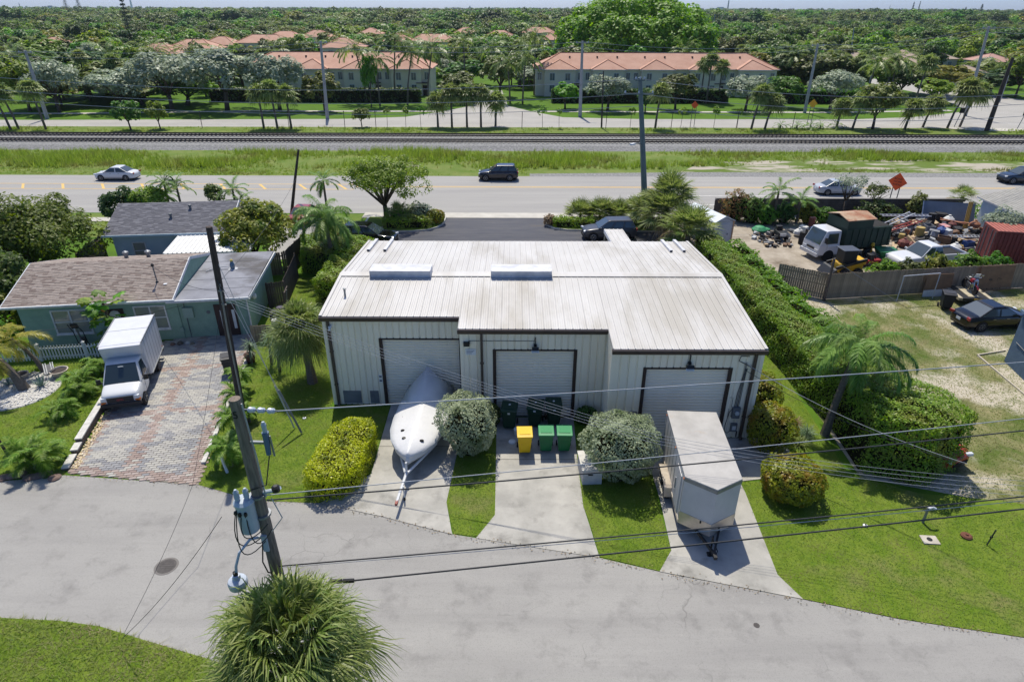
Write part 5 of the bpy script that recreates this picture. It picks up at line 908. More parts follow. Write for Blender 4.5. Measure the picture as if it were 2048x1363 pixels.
T('house_tree', 'narrow dark shrub behind the right end of the blue house', (-27.0, 57.5, 0), 'ht', 7, 2000, 1.1, 1.9, 18, .5, .12, L_DARK, .6, .1, cz=2.0)
for k, (x, y, h, lb) in enumerate(((-31.2, 57.0, 3.4, 'slender palm behind the middle of the blue house'), (-30.3, 57.3, 3.0, 'second slender palm behind the middle of the blue house'), (-32.0, 57.2, 2.2, 'short palm behind the blue house among shrubs'), (-25.3, 57.3, 2.7, 'palm behind the right end of the blue house'), (-24.6, 56.6, 1.6, 'low palm behind the right end of the blue house roof'), (-17.2, 61.0 - 3.0, 3.4, 'palm behind the thin dark pole beside the main road'))): palm('slender_palm', lb, (x, y, 0), h, 14, FEATH, .1, 80 + k, sc=.72, elev=(.5, 5))
palm('saw_palmetto', 'dark low fan palm under the spreading lot tree', (-10.2, 55.9, .15), .8, 26, FAN, .12, 88, sc=.9, elev=(0, 4.5))
# junk yard plants
for k, (px, h, s, lb) in enumerate((((1545, 447), 2.9, .85, 'slender palm in front of the dark wall beside the shed'), ((1592, 447), 2.1, .75, 'shorter slender palm in front of the dark wall'))): c = G(*px); palm('slender_palm', lb, (c.x, c.y, 0), h, 12, FEATH, .1, 90 + k, sc=s, elev=(1, 4.6))
for k, (px, rx, h, mt, lb) in enumerate((((1500, 445), 1.2, 2.3, L_GREEN, 'green shrub between the shed and the dark wall'), ((1530, 448), 1.0, 1.6, L_BRIGHT, 'bright shrub in front of the dark wall near the shed'), ((1565, 446), 1.0, 1.7, L_DARK, 'dark shrub in front of the dark wall'), ((1610, 446), .8, 1.8, L_YELLOW, 'yellowish shrub beside the shorter slender palm'), ((1648, 450), 1.1, 1.5, L_BRIGHT, 'bright banana leafed shrub behind the white dump truck'), ((1750, 447), 1.7, 2.0, L_DARK, 'dark shrub behind the green dump body'), ((1828, 440), .9, 2.4, L_OAK, 'thin shrub at the wall behind the ladders'), ((1990, 440), 1.9, 1.8, L_GREEN, 'green shrub below the blue wall at the right'), ((2035, 460), 2.2, 2.0, L_BRIGHT, 'bright shrub at the right edge below the blue wall'))):
    c = G(*px); bush('yard_shrub', lb, (c.x, c.y, 0), rx, rx * .8, h, mt, 1300, .11, 100 + k, clip=2, bump_=.22)
c = G(1470, 440); bush('flowering_shrub', 'shrub with reddish tips behind the metal shed', (c.x, c.y, 0), 1.3, 1.0, 2.6, LEAF('leaf_redtip', C(96, 124, 50, .8), C(176, 120, 84, .8), .4, .05), 1500, .1, 120, bump_=.22)
c = G(1685, 440); T('bare_tree', 'thin greyish tree behind the white dump truck at the wall', (c.x, c.y, 0), 'bare', 8, 900, 2.0, 1.0, 26, .5, .09, L_SILVER, 1.9, .09, nl=10, cz=3.4, hollow=.3)
c = G(1740, 440); T('bare_tree', 'small grey leaved tree left of the orange road sign', (c.x, c.y, 0), 'bare2', 9, 900, 1.4, .9, 20, .45, .1, L_OAK, 1.6, .08, nl=8, cz=2.6)
c = G(1915, 425); palm('cabbage_palm', 'short fan palm beside the leaning grey panel at the road wall', (c.x, c.y, 0), 1.5, 30, FAN, .2, 95, sc=1.0, dead=DEADF, elev=(0, 5)); c = G(1985, 500); T('grey_tree', 'silvery leafless looking tree beside the red container', (c.x, c.y, 0), 'grey', 10, 2600, 1.9, 1.4, 26, .6, .1, L_SILVER, 1.2, .12, cz=2.2)
for k, (px, rx, h, mt, lb) in enumerate((((1770, 572), 1.3, 1.6, L_BRIGHT, 'bright leafy shrub behind the board fence left of the pickup'), ((1815, 574), 1.0, 1.7, L_OAK, 'olive shrub behind the board fence in front of the pickup'), ((1870, 566), 1.0, 1.9, L_YELLOW, 'yellow green shrub behind the board fence beside the pickup'), ((1935, 562), 1.1, 1.9, L_GREEN, 'green shrub behind the board fence right of the pickup'), ((1990, 560), 1.2, 1.7, L_BRIGHT, 'bright shrub behind the board fence below the red container'))):
    c = G(*px); bush('fence_shrub', lb, (c.x, c.y + .4, 0), rx, .7, h, mt, 1400, .11, 130 + k, clip=2, bump_=.22)
c = G(1700, 700)
# ================================================================ vehicles and yard things
TYRE = M('tyre', C(40, 40, 42), .85, C(30, 30, 32), 6.); RIM = M('rim_alloy', C(176, 178, 182), .35, metal=.6); RIMD = M('rim_steel', C(130, 130, 132), .5, metal=.3)
CGL = GLASS('car_glass', (.03, .045, .05, 1), .05); HEADL = M('headlight', C(220, 224, 228), .15, spec=.8); TAILL = M('tail_light', C(160, 30, 34), .25, spec=.6); AMBER = M('amber_light', C(220, 120, 40), .3)
CHROME = M('chrome', C(190, 192, 196), .2, metal=.9); UNDER = M('underbody', C(24, 24, 26), .8)
def paint(name, c, rough=.22): return M(name, c, rough, spec=.6)
def wheel(par, x, y, r, wd, rim=RIM, side=1):
    t = MB().lathe([(r * .62, -wd / 2), (r * .93, -wd / 2), (r, -wd / 2 + .03), (r, wd / 2 - .03), (r * .93, wd / 2), (r * .62, wd / 2)], (x, y, r), 18, axis='y').build('wheel', TYRE, par, True)
    f = y + side * (wd / 2 + .004); mb = MB().lathe([(r * .64, -.02), (r * .64, .0), (r * .58, .008), (r * .54, -.03), (.04, -.02)] if side > 0 else [(.04, .02), (r * .54, .03), (r * .58, -.008), (r * .64, .0), (r * .64, .02)], (x, f, r), 16, axis='y')
    for k in range(6): a = k * math.pi / 3; mb.bar((x, f + side * .006, r), (x + math.cos(a) * r * .56, f + side * .006, r + math.sin(a) * r * .56), .05, .02)
    mb.build('rim', rim, t); return t
def ring(x, zb, zt, wb, wm, wt, zm=None):
    zm = zm if zm is not None else zb + (zt - zb) * .55; h = [(wb * .9, zb), (wb, zb + .08), (wm, zm - .12), (wm, zm), (wt, zt - .04), (wt * .86, zt)]
    return [(x, y, z) for y, z in h] + [(x, -y, z) for y, z in h[::-1]]
def car(name, label, loc, rz, col, style='sedan', L=4.6, W=1.8, plate=True, rim=RIM, group=None, cat='car'):
    t = thing(name, label, cat, loc, rz, group); w = W / 2; h0 = .2
    if style == 'sedan': belt = .92; roof = 1.44; st = [(-.5, .32, .70, .62), (-.485, .24, .86, .84), (-.40, h0, .98, .96), (-.28, h0, .99, 1), (.02, h0, .95, 1), (.20, h0, .93, 1), (.36, h0, .88, .98), (.46, h0, .78, .9), (.495, .3, .62, .72)]; gh_ = (-.36, -.17, .06, .24); nw = 2
    elif style == 'suv': belt = 1.08; roof = 1.68; st = [(-.5, .42, .88, .74), (-.49, .32, 1.06, .92), (-.42, .26, 1.12, .98), (-.2, .26, 1.12, 1), (.05, .26, 1.1, 1), (.22, .26, 1.08, 1), (.36, .26, 1.02, .98), (.46, .28, .92, .9), (.495, .4, .72, .74)]; gh_ = (-.475, -.40, .04, .23); nw = 3
    elif style == 'pickup': belt = 1.1; roof = 1.82; st = [(-.5, .5, .78, .86), (-.495, .45, .98, .96), (-.42, .4, 1.02, 1), (-.12, .4, 1.06, 1), (-.02, .4, 1.12, 1), (.14, .4, 1.12, 1), (.22, .4, 1.1, 1), (.4, .4, 1.04, .97), (.47, .42, .96, .9), (.497, .5, .74, .78)]; gh_ = (-.13, -.09, .07, .2); nw = 2
    bm = MB(); bm.loft([ring(x * L, zb, zt, w * ww, w * ww, w * ww * .94) for x, zb, zt, ww in st]); body = bm.build('body', col, t, True, sub=2)
    x0, x1, x2, x3 = [q * L for q in gh_]; wr = w * .74; wb = w * .93; z1 = belt - .02
    def sec(x, z, wd): return [(x, wd, z), (x, wd * .5, z + .012), (x, -wd * .5, z + .012), (x, -wd, z)]
    g = MB(); g.hexa([(x0, -wb * .96, z1), (x3, -wb, z1), (x3, wb, z1), (x0, wb * .96, z1), (x1, -wr, roof - .03), (x2, -wr, roof - .03), (x2, wr, roof - .03), (x1, wr, roof - .03)]); g.hexa([(x1 - .02, -wr, roof - .03), (x2 + .02, -wr, roof - .03), (x2 + .02, wr, roof - .03), (x1 - .02, wr, roof - .03), (x1 + .12, -wr * .86, roof + .03), (x2 - .15, -wr * .86, roof + .03), (x2 - .15, wr * .86, roof + .03), (x1 + .12, wr * .86, roof + .03)]); gr = g.build('cabin', col, t, bev=.03)
    def pane(nm, a, b, c, d, off):
        mb = MB(); q = [Vector(p) for p in (a, b, c, d)]; n = (q[1] - q[0]).cross(q[3] - q[0]).normalized() * off; m_ = sum(q, Vector()) / 4; q = [m_ + (p - m_) * .93 + n for p in q]; mb.hexa([p - n * .8 for p in q] + q); return mb.build(nm, CGL, t)
    pane('windscreen', (x3, -wb, z1), (x3, wb, z1), (x2, wr, roof - .03), (x2, -wr, roof - .03), .012); pane('rear_window', (x0, wb * .96, z1), (x0, -wb * .96, z1), (x1, -wr, roof - .03), (x1, wr, roof - .03), .012)
    for s in (-1, 1):
        for k in range(nw):
            a, b = k / nw, (k + 1) / nw; pl = lambda u, v: (((x0 + (x3 - x0) * u) * (1 - v) + (x1 + (x2 - x1) * u) * v), s * (wb * (1 - v) + wr * v), z1 + (roof - .03 - z1) * v)
            q = [pl(a + .015, .08), pl(b - .015, .08), pl(b - .015, .93), pl(a + .015, .93)]; q = q if s < 0 else q[::-1]; pane('side_window', *q, .012)
        MB().cb((x3 * .82, s * (w + .08), belt + .06), (.12, .2, .13)).build('mirror', col, t, bev=.02)
        MB().cb((L * .47, s * w * .66, .68 if style == 'sedan' else .82), (.16, .34, .14), s * -.35).build('headlight', HEADL, t, bev=.02); MB().cb((-L * .485, s * w * .74, .82 if style == 'sedan' else .96), (.1, .3, .18), s * .25).build('tail_light', TAILL, t, bev=.02)
        MB().box(-L * .27, L * .27, s * w - .012 if s > 0 else -w - .004, s * w + .004 if s > 0 else -w + .012, .36, .4).build('side_trim', UNDER, t)
        for k in range(nw if style != 'suv' else 2): xx = -L * .16 + k * L * .2; MB().box(xx, xx + .18, s * (w + .006) - .012, s * (w + .006) + .012, belt - .14, belt - .11).build('door_handle', CHROME if style == 'sedan' else col, t)
    MB().box(-L * .46, L * .46, -w * .8, w * .8, .16, .4).build('underbody', UNDER, t)
    MB().box(L * .485, L * .5, -w * .5, w * .5, .34, .52).build('grille', UNDER, t)
    if plate: MB().cb((-L * .503, 0, .62 if style == 'sedan' else .8), (.02, .32, .16)).build('number_plate', WHTP, t)
    r = .32 if style == 'sedan' else .37
    for xx in (-.29, .315):
        for s in (-1, 1):
            MB().lathe([(r * 1.16, -.02), (r * 1.16, .02)], (xx * L, s * (w - .012), r), 18, axis='y').build('wheel_arch', UNDER, t); wheel(t, xx * L, s * (w - .10), r, .22, rim, s)
    if style == 'pickup':
        MB().box(-L * .48, -L * .14, -w * .86, w * .86, 1.0, 1.075).build('bed_floor', UNDER, t)
        for s in (-1, 1): MB().box(-L * .485, -L * .13, s * w * .93 - .04, s * w * .93 + .04, .95, 1.22).build('bed_side', col, t)
        MB().box(-L * .49, -L * .475, -w * .9, w * .9, .9, 1.22).build('tailgate', col, t)
    return t
BLACKP = paint('black_paint', C(10, 10, 13), .12); GREYP = paint('dark_grey_paint', C(58, 60, 68), .3); WHITEP = paint('white_car_paint', C(226, 228, 232, .72), .3); SILVP = paint('silver_paint', C(176, 182, 190), .3); NAVYP = paint('navy_paint', C(26, 30, 46)); TEALP = paint('dark_blue_paint', C(36, 48, 66)); REDP = paint('red_paint', C(150, 40, 44), .3)
PI = math.pi
car('sedan_car', 'white sedan driving on the main road at left', (-44.6, 72.4, .02), PI, WHITEP); car('suv_car', 'dark navy SUV driving on the main road behind the warehouse', (-1.6, 72.7, .02), PI, NAVYP, 'suv', 4.5, 1.85)
car('sedan_car', 'silver sedan driving on the main road behind the junk yard', (34.2, 66.9, .02), 0, SILVP); car('suv_car', 'dark blue car on the main road at the right edge', (57.2, 72.0, .02), PI, TEALP, 'suv', 4.8, 1.9)
car('suv_car', 'dark grey SUV parked behind the right end of the warehouse', (8.15, 52.1, .02), PI + .06, GREYP, 'suv', 4.55, 1.82); car('suv_car', 'black SUV parked under the palm left of the parking lot', (-11.8, 50.4, .02), -.12, BLACKP, 'suv', 4.7, 1.85)
car('sedan_car', 'black sedan parked on the patchy yard at the right', (29.55, 35.55, .02), R_(8), BLACKP, 'sedan', 4.5, 1.78, rim=RIMD); car('pickup_truck', 'white pickup truck in the junk yard behind the board fence', (31.2, 45.6, .02), PI + .16, WHITEP, 'pickup', 5.6, 1.98, cat='pickup truck')
car('sedan_car', 'red car on the crossroad at the far right edge', (105.5, 128.0, .02), .3, REDP); c = G(580, 432); car('sedan_car', 'red car half hidden behind the palm left of the parking lot', (-18.9, 56.8, .06), 1.5, REDP) 
c = G(1930, 945); car('sedan_car', 'red car mostly hidden behind the end of the long hedge', (18.0, 23.3, .02), R_(-66), paint('orange_red_paint', C(190, 70, 44)), 'sedan', 4.3, 1.72)
# ---- white box truck
bt = thing('box_truck', 'white box truck parked on the paver driveway', 'truck', (-18.80, 26.01, .04), R_(-73.7)); bt.scale = (.92,) * 3; BW = M('box_white', C(230, 232, 236, .72), .4, C(222, 224, 230, .72), 2.)
# local +x = forward
bm = MB(); bm.loft([ring(x, zb, zt, w_, w_, w_ * .93) for x, zb, zt, w_ in ((-2.0, .5, 1.35, 1.0), (-1.0, .45, 1.36, 1.0), (-.9, .45, 1.34, 1.0), (-.3, .45, 1.26, .98), (.2, .45, 1.16, .95), (.42, .5, 1.06, .88), (.48, .55, .9, .8))]); bm.build('body', paint('truck_white', C(230, 232, 234, .72), .3), bt, True, sub=2)
g = MB(); g.hexa([(-2.0, -.97, 1.25), (-.42, -.93, 1.22), (-.42, .93, 1.22), (-2.0, .97, 1.25), (-2.0, -.85, 2.12), (-1.15, -.76, 2.1), (-1.15, .76, 2.1), (-2.0, .85, 2.12)]); g.build('cab', paint('truck_white', C(1, 1, 1)), bt, bev=.05)
def qpane(par, nm, q, off, mat=CGL, k=.92):
    q = [Vector(p) for p in q]; n = (q[1] - q[0]).cross(q[3] - q[0]).normalized() * off; m_ = sum(q, Vector()) / 4; q = [m_ + (p - m_) * k + n for p in q]; return MB().hexa([p - n * .8 for p in q] + q).build(nm, mat, par)
qpane(bt, 'windscreen', [(-.42, -.93, 1.22), (-.42, .93, 1.22), (-1.15, .76, 2.1), (-1.15, -.76, 2.1)], .02)
for s in (-1, 1): q = [(-1.7, s * .955, 1.3), (-.75, s * .94, 1.28), (-1.2, s * .79, 2.02), (-1.7, s * .83, 2.02)]; qpane(bt, 'side_window', q if s < 0 else q[::-1], .02)
mb = MB(); bx = [(-2.05, 0), (-6.1, 0)]; mb.hexa([(-5.4, -1.04, .75), (-2.05, -1.04, .75), (-2.05, 1.04, .75), (-5.4, 1.04, .75), (-5.4, -1.04, 2.9), (-1.75, -1.04, 2.9), (-1.75, 1.04, 2.9), (-5.4, 1.04, 2.9)]); bo = mb.build('cargo_box', BW, bt, bev=.05)
mb = MB(); mb.hexa([(-2.1, -1.0, 2.18), (-1.72, -.96, 2.2), (-1.72, .96, 2.2), (-2.1, 1.0, 2.2), (-2.1, -1.04, 2.9), (-1.5, -1.0, 2.86), (-1.5, 1.0, 2.86), (-2.1, 1.04, 2.9)]); mb.build('box_nose', BW, bt, bev=.06)
for s in (-1, 1): MB().box(-5.42, -1.7, s * 1.04 - .02, s * 1.04 + .02, 2.86, 2.925).build('roof_rail', GALV, bo); MB().box(-5.4, -2.1, s * 1.05 - .012, s * 1.07 + .012, .74, .8).build('lower_rail', GALV, bo)
for k in range(7):
    for s in (-1, 1): MB().box(-5.2 + k * .5 - .01, -5.2 + k * .5 + .01, s * 1.042 - .004, s * 1.042 + .004, .82, 2.84).build('side_seam', GALV, bo)
MB().box(-3.6, -3.56, -1.0, 1.0, 2.9, 2.905).build('roof_seam', GALV, bo)
for s in (-1, 1): MB().box(-1.72, -1.7, s * 1.0 - .004, s * 1.0 + .006, .6, 1.3).build('door_seam', UNDER, bt); MB().box(-.72, -.7, s * .99 - .004, s * .99 + .006, .62, 1.26).build('door_seam', UNDER, bt)
MB().box(-5.43, -5.4, -.98, .98, .85, 2.85).build('rear_door', M('rear_door_white', C(214, 216, 220), .5), bo); mb = MB()
MB().box(-5.6, -5.4, -.95, .95, .45, .6).build('rear_bumper', BLKP, bt); MB().box(.42, .56, -.96, .96, .42, .64).build('front_bumper', M('bumper_black', C(44, 44, 48), .6), bt, bev=.03)
gq = MB().box(.44, .5, -.62, .62, .66, .96).build('grille', M('bumper_black', C(44, 44, 48), .6), bt); text('GMC', .15, M('badge_red', C(196, 60, 66), .4), gq, (.505, 0, .81), (R_(90), 0, R_(90)), 'badge')
for s in (-1, 1):
    h = MB().cb((.4, s * .76, .86), (.16, .3, .2), s * -.25).build('headlight', HEADL, bt, bev=.02); MB().cb((.42, s * .78, .70), (.14, .3, .08), s * -.25).build('indicator', AMBER, h)
    MB().cb((-.62, s * 1.12, 1.38), (.1, .22, .3)).build('mirror', BLKP, bt, bev=.02); MB().bar((-.65, s * .95, 1.3), (-.62, s * 1.08, 1.36), .05, .04).build('mirror_arm', BLKP, bt)
    MB().box(-1.05, -.9, s * .99 - .01, s * .99 + .012, 1.1, 1.14).build('door_handle', BLKP, bt); MB().lathe([(.42, -.02), (.42, .02)], (-.2, s * .95, .37), 18, axis='y').build('wheel_arch', UNDER, bt); wheel(bt, -.2, s * .86, .37, .24, RIMD, s); wheel(bt, -3.8, s * .86, .37, .26, RIMD, s); wheel(bt, -3.8, s * .58, .37, .22, RIMD, s)
    MB().cb((-5.0, s * 1.08, .98), (.06, .02, .06)).build('marker_light', AMBER, bt)
MB().box(-5.3, -.2, -.6, .6, .4, .62).build('chassis', UNDER, bt); MB().tube([(-.5, -.5, 1.27), (-.45, .1, 1.3)], .012, 4).build('wiper', BLKP, bt); MB().tube([(-.5, .2, 1.27), (-.45, .75, 1.3)], .012, 4).build('wiper', BLKP, bt); MB().cb((-.95, 0, 1.98), (.1, .25, .02), 0, 0, -.85).build('visor_sticker', WHTP, bt)
# ---- boat on its trailer
SHW = M('shrink_wrap', C(230, 230, 230, .76), .45, C(220, 221, 222, .76), 1.4, bump=.5, bscale=7); HULL = M('hull_white', C(206, 210, 214, .84), .35)
bo = thing('covered_boat', 'boat under a white shrink wrap cover on a trailer', 'boat', (-4.1, 23.65, 0), R_(-90 - 4)); bo.scale = (.9, 1.14, 1.05)
st = [(-3.1, .92, 1.72), (-2.2, 1.0, 1.5), (-1.2, 1.06, 1.42), (0, 1.08, 1.36), (1.0, 1.02, 1.32), (1.8, .84, 1.28), (2.4, .55, 1.22), (2.85, .18, 1.15), (3.0, .03, 1.12)]
hl = MB(); hl.loft([[(x, hw, .98), (x, hw * .93, .72), (x, hw * .45, .5 + .1 * max(0, x) / 3), (x, 0, .42 + .25 * max(0, x / 3) ** 2), (x, -hw * .45, .5 + .1 * max(0, x) / 3), (x, -hw * .93, .72), (x, -hw, .98)] for x, hw, z in st]); hl.build('hull', HULL, bo, True)
cv = MB(); cv.loft([[(x, hw + .05, .8), (x, hw + .06, 1.0), (x, hw * .55, 1.0 + (z - 1.0) * .52), (x, .02, z), (x, -.02, z), (x, -hw * .55, 1.0 + (z - 1.0) * .52), (x, -hw - .06, 1.0), (x, -hw - .05, .8)] for x, hw, z in st], cap=True); co = cv.build('shrink_cover', SHW, bo, True, sub=1)
# peak over the tower at the stern
cv = MB(); cv.loft([[(x, y * k, 1.15 + (zz - 1.15)) for y, zz in ((1.0, 1.02), (.45, 1.02 + h * .55), (0, 1.02 + h), (-.45, 1.02 + h * .55), (-1.0, 1.02))] for x, k, h in ((-3.15, .95, .55), (-2.5, 1.0, 1.35), (-1.6, 1.0, .62), (-.6, .9, .36))]); cv.build('cover_peak', SHW, co, True)
for k, (x, y) in enumerate(((.6, .55), (1.3, -.45), (1.9, -.3), (2.0, .38), (.1, -.62), (-1.0, .66))): MB().lathe([(.09, 0), (.07, .03), (.01, .035)], (x, y, 1.0 + .32 * (1 - abs(y) / 1.0) * (1 if x < 1.5 else .8)), 7).build('cover_vent', BLKP if k % 2 == 0 else UNDER, co)
tr = thing('boat_trailer', 'galvanised trailer under the covered boat', 'trailer', (-4.08, 23.75, 0), R_(-94)); tr.scale = (.96, 1, 1); GT = M('trailer_white', C(214, 216, 218, .84), .4)
for s in (-1, 1):
    MB().tube([(-2.9, s * .75, .5), (1.2, s * .85, .5), (2.4, s * .4, .52), (3.3, s * .05, .52)], .06, 6).build('frame_rail', GT, tr); wheel(tr, -1.2, s * 1.02, .3, .2, RIM, s); MB().loft([[(-1.2 + .42 * math.cos(a), s * (.9 + b), .32 + .4 * math.sin(a)) for a in [PI * k / 8 for k in range(9)]] for b in (0, .24)], 0, False, False).build('fender', GT, tr)
    MB().bar((-2.2, s * .5, .5), (1.6, s * .4, .62), .12, .06).build('bunk', BLKP, tr)
MB().tube([(3.2, 0, .52), (5.1, 0, .5)], .06, 6).build('tongue', GT, tr); MB().tube([(3.3, 0, .52), (3.25, 0, 1.0)], .05, 6).build('winch_post', GT, tr); MB().cb((5.15, 0, .5), (.22, .1, .1)).build('coupler', M('coupler_red', C(150, 80, 70), .6), tr); MB().tube([(4.4, .12, .7), (4.4, .12, .1)], .03, 6).build('jack', GT, tr); MB().lathe([(.08, -.03), (.08, .03)], (4.4, .12, .09), 10, axis='y').build('jack_wheel', BLKP, tr)
for x in (-2.5, -.4, 1.2): MB().bar((x, -.8, .46), (x, .8, .46), .08, .06).build('crossmember', GT, tr)
MB().cb((-2.95, 0, .48), (.08, 1.8, .12)).build('light_bar', GT, tr)
# ---- enclosed cargo trailer
ct = thing('cargo_trailer', 'grey enclosed cargo trailer with pointed nose on the right driveway', 'trailer', (7.3, 19.7, 0), R_(-90 - 3.5)); TW = M('trailer_skin', C(196, 196, 196, .85), .45, C(184, 184, 186, .85), 1., bump=.15, bscale=3); TR_ = M('trailer_roof', C(204, 201, 196, .66), .5, C(184, 181, 176, .66), 1.2, bump=.8, bscale=2.2, col3=C(196, 176, 154, .66), s3=.8, c3=(.62, .72)); STONE = M('stone_guard', C(214, 204, 190, .84), .3, C(190, 178, 164, .8), 2., metal=.5)
pl = [(-2.3, -1.0), (1.9, -1.0), (2.55, 0), (1.9, 1.0), (-2.3, 1.0)]
MB().prism(pl, .45, 2.55).build('body', TW, ct); MB().prism([(p[0] * 1.004, p[1] * 1.012) for p in pl], 2.55, 2.62).build('roof', TR_, ct, bev=.02)
MB().prism([(1.905, -1.012), (2.57, 0), (1.905, 1.012), (1.88, 1.0), (2.5, 0), (1.88, -1.0)], .46, 1.02).build('stone_guard', STONE, ct); MB().prism([(1.9, -1.02), (2.575, 0), (1.9, 1.02), (1.88, 1.0), (2.5, 0), (1.88, -1.0)], 2.42, 2.56).build('nose_trim', GALV, ct)
for s in (-1, 1):
    MB().box(-2.3, 1.9, s * 1.012 - .012, s * 1.012 + .012, .45, .6).build('skirt_trim', STONE, ct); fd = MB(); fd.loft([[(-.45 + xx, s * (1.0 + b), zz) for xx, zz in ((-.85, .35), (-.75, .72), (-.6, .78), (.6, .78), (.75, .72), (.85, .35))] for b in (0, .3)], 0, False, False); fd.build('fender', STONE, ct)
    for x in (-.85, -.05): wheel(ct, x, s * 1.12, .33, .2, RIMD, s)
    for x in (-2.2, 0, 1.8): MB().cb((x, s * 1.015, 2.45), (.08, .02, .05)).build('marker_light', AMBER, ct)
for k in range(9):
    for s in (-1, 1): MB().box(-2.2 + k * .5 - .012, -2.2 + k * .5 + .012, s * 1.004 - .004, s * 1.004 + .004, .6, 2.42).build('panel_seam', GALV, ct)
d = MB().box(.75, 1.5, -1.03, -1.0, .6, 2.3).build('side_door', TW, ct); MB().box(.8, .84, -1.06, -1.03, 1.2, 1.7).build('door_bar', GALV, d)
d = MB().box(-2.33, -2.3, -.92, .92, .55, 2.45).build('ramp_door', TW, ct); MB().box(-2.36, -2.33, -.6, .6, .9, .94).build('latch_bar', GALV, d)
for s in (-1, 1): MB().bar((1.9, s * .55, .48), (3.4, 0, .48), .08, .1).build('tongue_rail', BLKP, ct)
MB().cb((3.5, 0, .5), (.3, .12, .12)).build('coupler', BLKP, ct); MB().tube([(3.0, .0, .9), (3.0, .0, .08)], .035, 6).build('jack', BLKP, ct); MB().cb((3.0, 0, .05), (.2, .2, .03)).build('jack_foot', BLKP, ct); MB().cb((2.35, -.3, .95), (.04, .14, .08), .57).build('vent_plate', BLKP, ct); MB().cb((2.33, .34, .72), (.04, .12, .1), -.57).build('plug_socket', BLKP, ct); MB().tube([(2.6, .1, .5), (3.0, .25, .2), (3.3, .1, .3)], .02, 5).build('wiring_cable', BLKP, ct)
# ---- wheelie bins
def bin_(name, label, loc, rz, col, lidc, sc=1., mark=False, group=None):
    t = thing(name, label, 'bin', loc, rz, group); mb = MB(); mb.hexa([(-.24, -.28, .1), (.24, -.28, .1), (.24, .24, .1), (-.24, .24, .1), (-.31, -.38, .98), (.31, -.38, .98), (.31, .34, .98), (-.31, .34, .98)]); mb.build('body', col, t, bev=.03)
    mb = MB(); mb.box(-.33, .33, -.4, .36, .96, 1.0); mb.build('rim', col, t); l = MB(); l.loft([[(x, -.43, .995), (x, -.43, 1.03), (x, -.3, 1.07), (x, .3, 1.09), (x, .37, 1.05), (x, .37, .995)] for x in (-.34, .34)]); q = l.build('lid', lidc, t, bev=.015); MB().box(-.24, .24, -.28, .2, 1.082, 1.09).build('lid_panel', lidc, q)
    MB().tube([(-.28, .42, 1.0), (.28, .42, 1.0)], .02, 6).build('handle', col, t)
    for s in (-.3, .3): MB().bar((s, .34, 1.0), (s, .43, 1.0), .04, .04).build('handle_bracket', col, t); MB().lathe([(.12, -.03), (.12, .03)], (s, .3, .12), 12, axis='x').build('wheel', TYRE, t)
    MB().box(-.16, .16, -.345, -.31, .28, .62).build('front_recess', col, t); MB().box(-.3, .3, -.36, -.33, .72, .78).build('lift_bar', col, t)
    if mark: MB().box(-.05, .05, -.385, -.365, .86, .94).build('label_mark', WHTP, t); MB().box(-.04, .04, -.02, .08, 1.09, 1.095).build('lid_mark', WHTP, t)
    t.scale = (sc,) * 3; return t
YB_ = M('yellow_plastic', C(240, 198, 26), .45, C(232, 188, 20), 3.); GB_ = M('green_plastic', C(24, 116, 66), .45, C(20, 104, 60), 3.); GBL = M('green_lid', C(32, 140, 84), .45); DG = M('dark_green_plastic', C(20, 66, 48), .5, C(18, 58, 42), 3.); DKB = M('dark_grey_plastic', C(58, 58, 62), .55, C(48, 48, 52), 3.)
bin_('wheelie_bin', 'yellow wheelie bin on the middle driveway', (.56, 22.72, .026), .03, YB_, YB_); bin_('wheelie_bin', 'green wheelie bin between the yellow one and another green one', (1.5, 22.85, .026), 0, GB_, GBL); bin_('wheelie_bin', 'rightmost green wheelie bin in the row on the middle driveway', (2.3, 22.85, .026), -.02, GB_, GBL)
bin_('wheelie_bin', 'dark green bin in the shade at the left of the middle roll-up door', (-.1, 24.55, .026), -.1, DG, DG, 1.1, True); bin_('wheelie_bin', 'dark green bin in the shade before the middle roll-up door', (1.1, 24.75, .026), -.15, DG, DG, 1.1, True); bin_('wheelie_bin', 'dark green bin in the shade at the right before the middle roll-up door', (1.95, 24.85, .026), .02, DG, DG, 1.1, True)
bin_('wheelie_bin', 'dark grey bin at the right edge of the paver driveway', (-15.05, 29.4, .04), .35, DKB, DKB, 1.0); bin_('wheelie_bin', 'black bin beside the trailer on the patchy yard', (28.25, 37.9, .02), -.35, M('navy_bin', C(32, 38, 46), .5), DKB, 1.1)
tag(MB().lathe([(.12, 0), (.16, .3), (.17, .32)], (0, 0, 0), 10).build('paint_bucket', WHTP, None, loc=(.25, 23.9, .03)), 'small pale bucket in the shade behind the yellow bin', 'bucket'); tag(MB().lathe([(.17, 0), (.17, .02), (.15, .06), (.04, .1)], n=12).build('drain_cap', WHTP, None, loc=(.02, 23.35, .028)), 'pale round cap on the concrete left of the yellow bin', 'cap')
# ---- junk yard trucks and machines
gt = thing('dump_truck', 'white cab-over truck with tall dark green dump body', 'truck', (24.2, 47.6, .02), R_(180 + 14.)); TWH = paint('cab_white', C(228, 230, 234, .72), .3); DGR = M('dump_green', C(36, 62, 50, .9), .6, C(30, 52, 44, .9), 1.5); RUST = M('rusty_roof', C(172, 122, 92), .8, C(196, 178, 150), .9, col3=C(150, 92, 64), s3=.7, c3=(.5, .62))
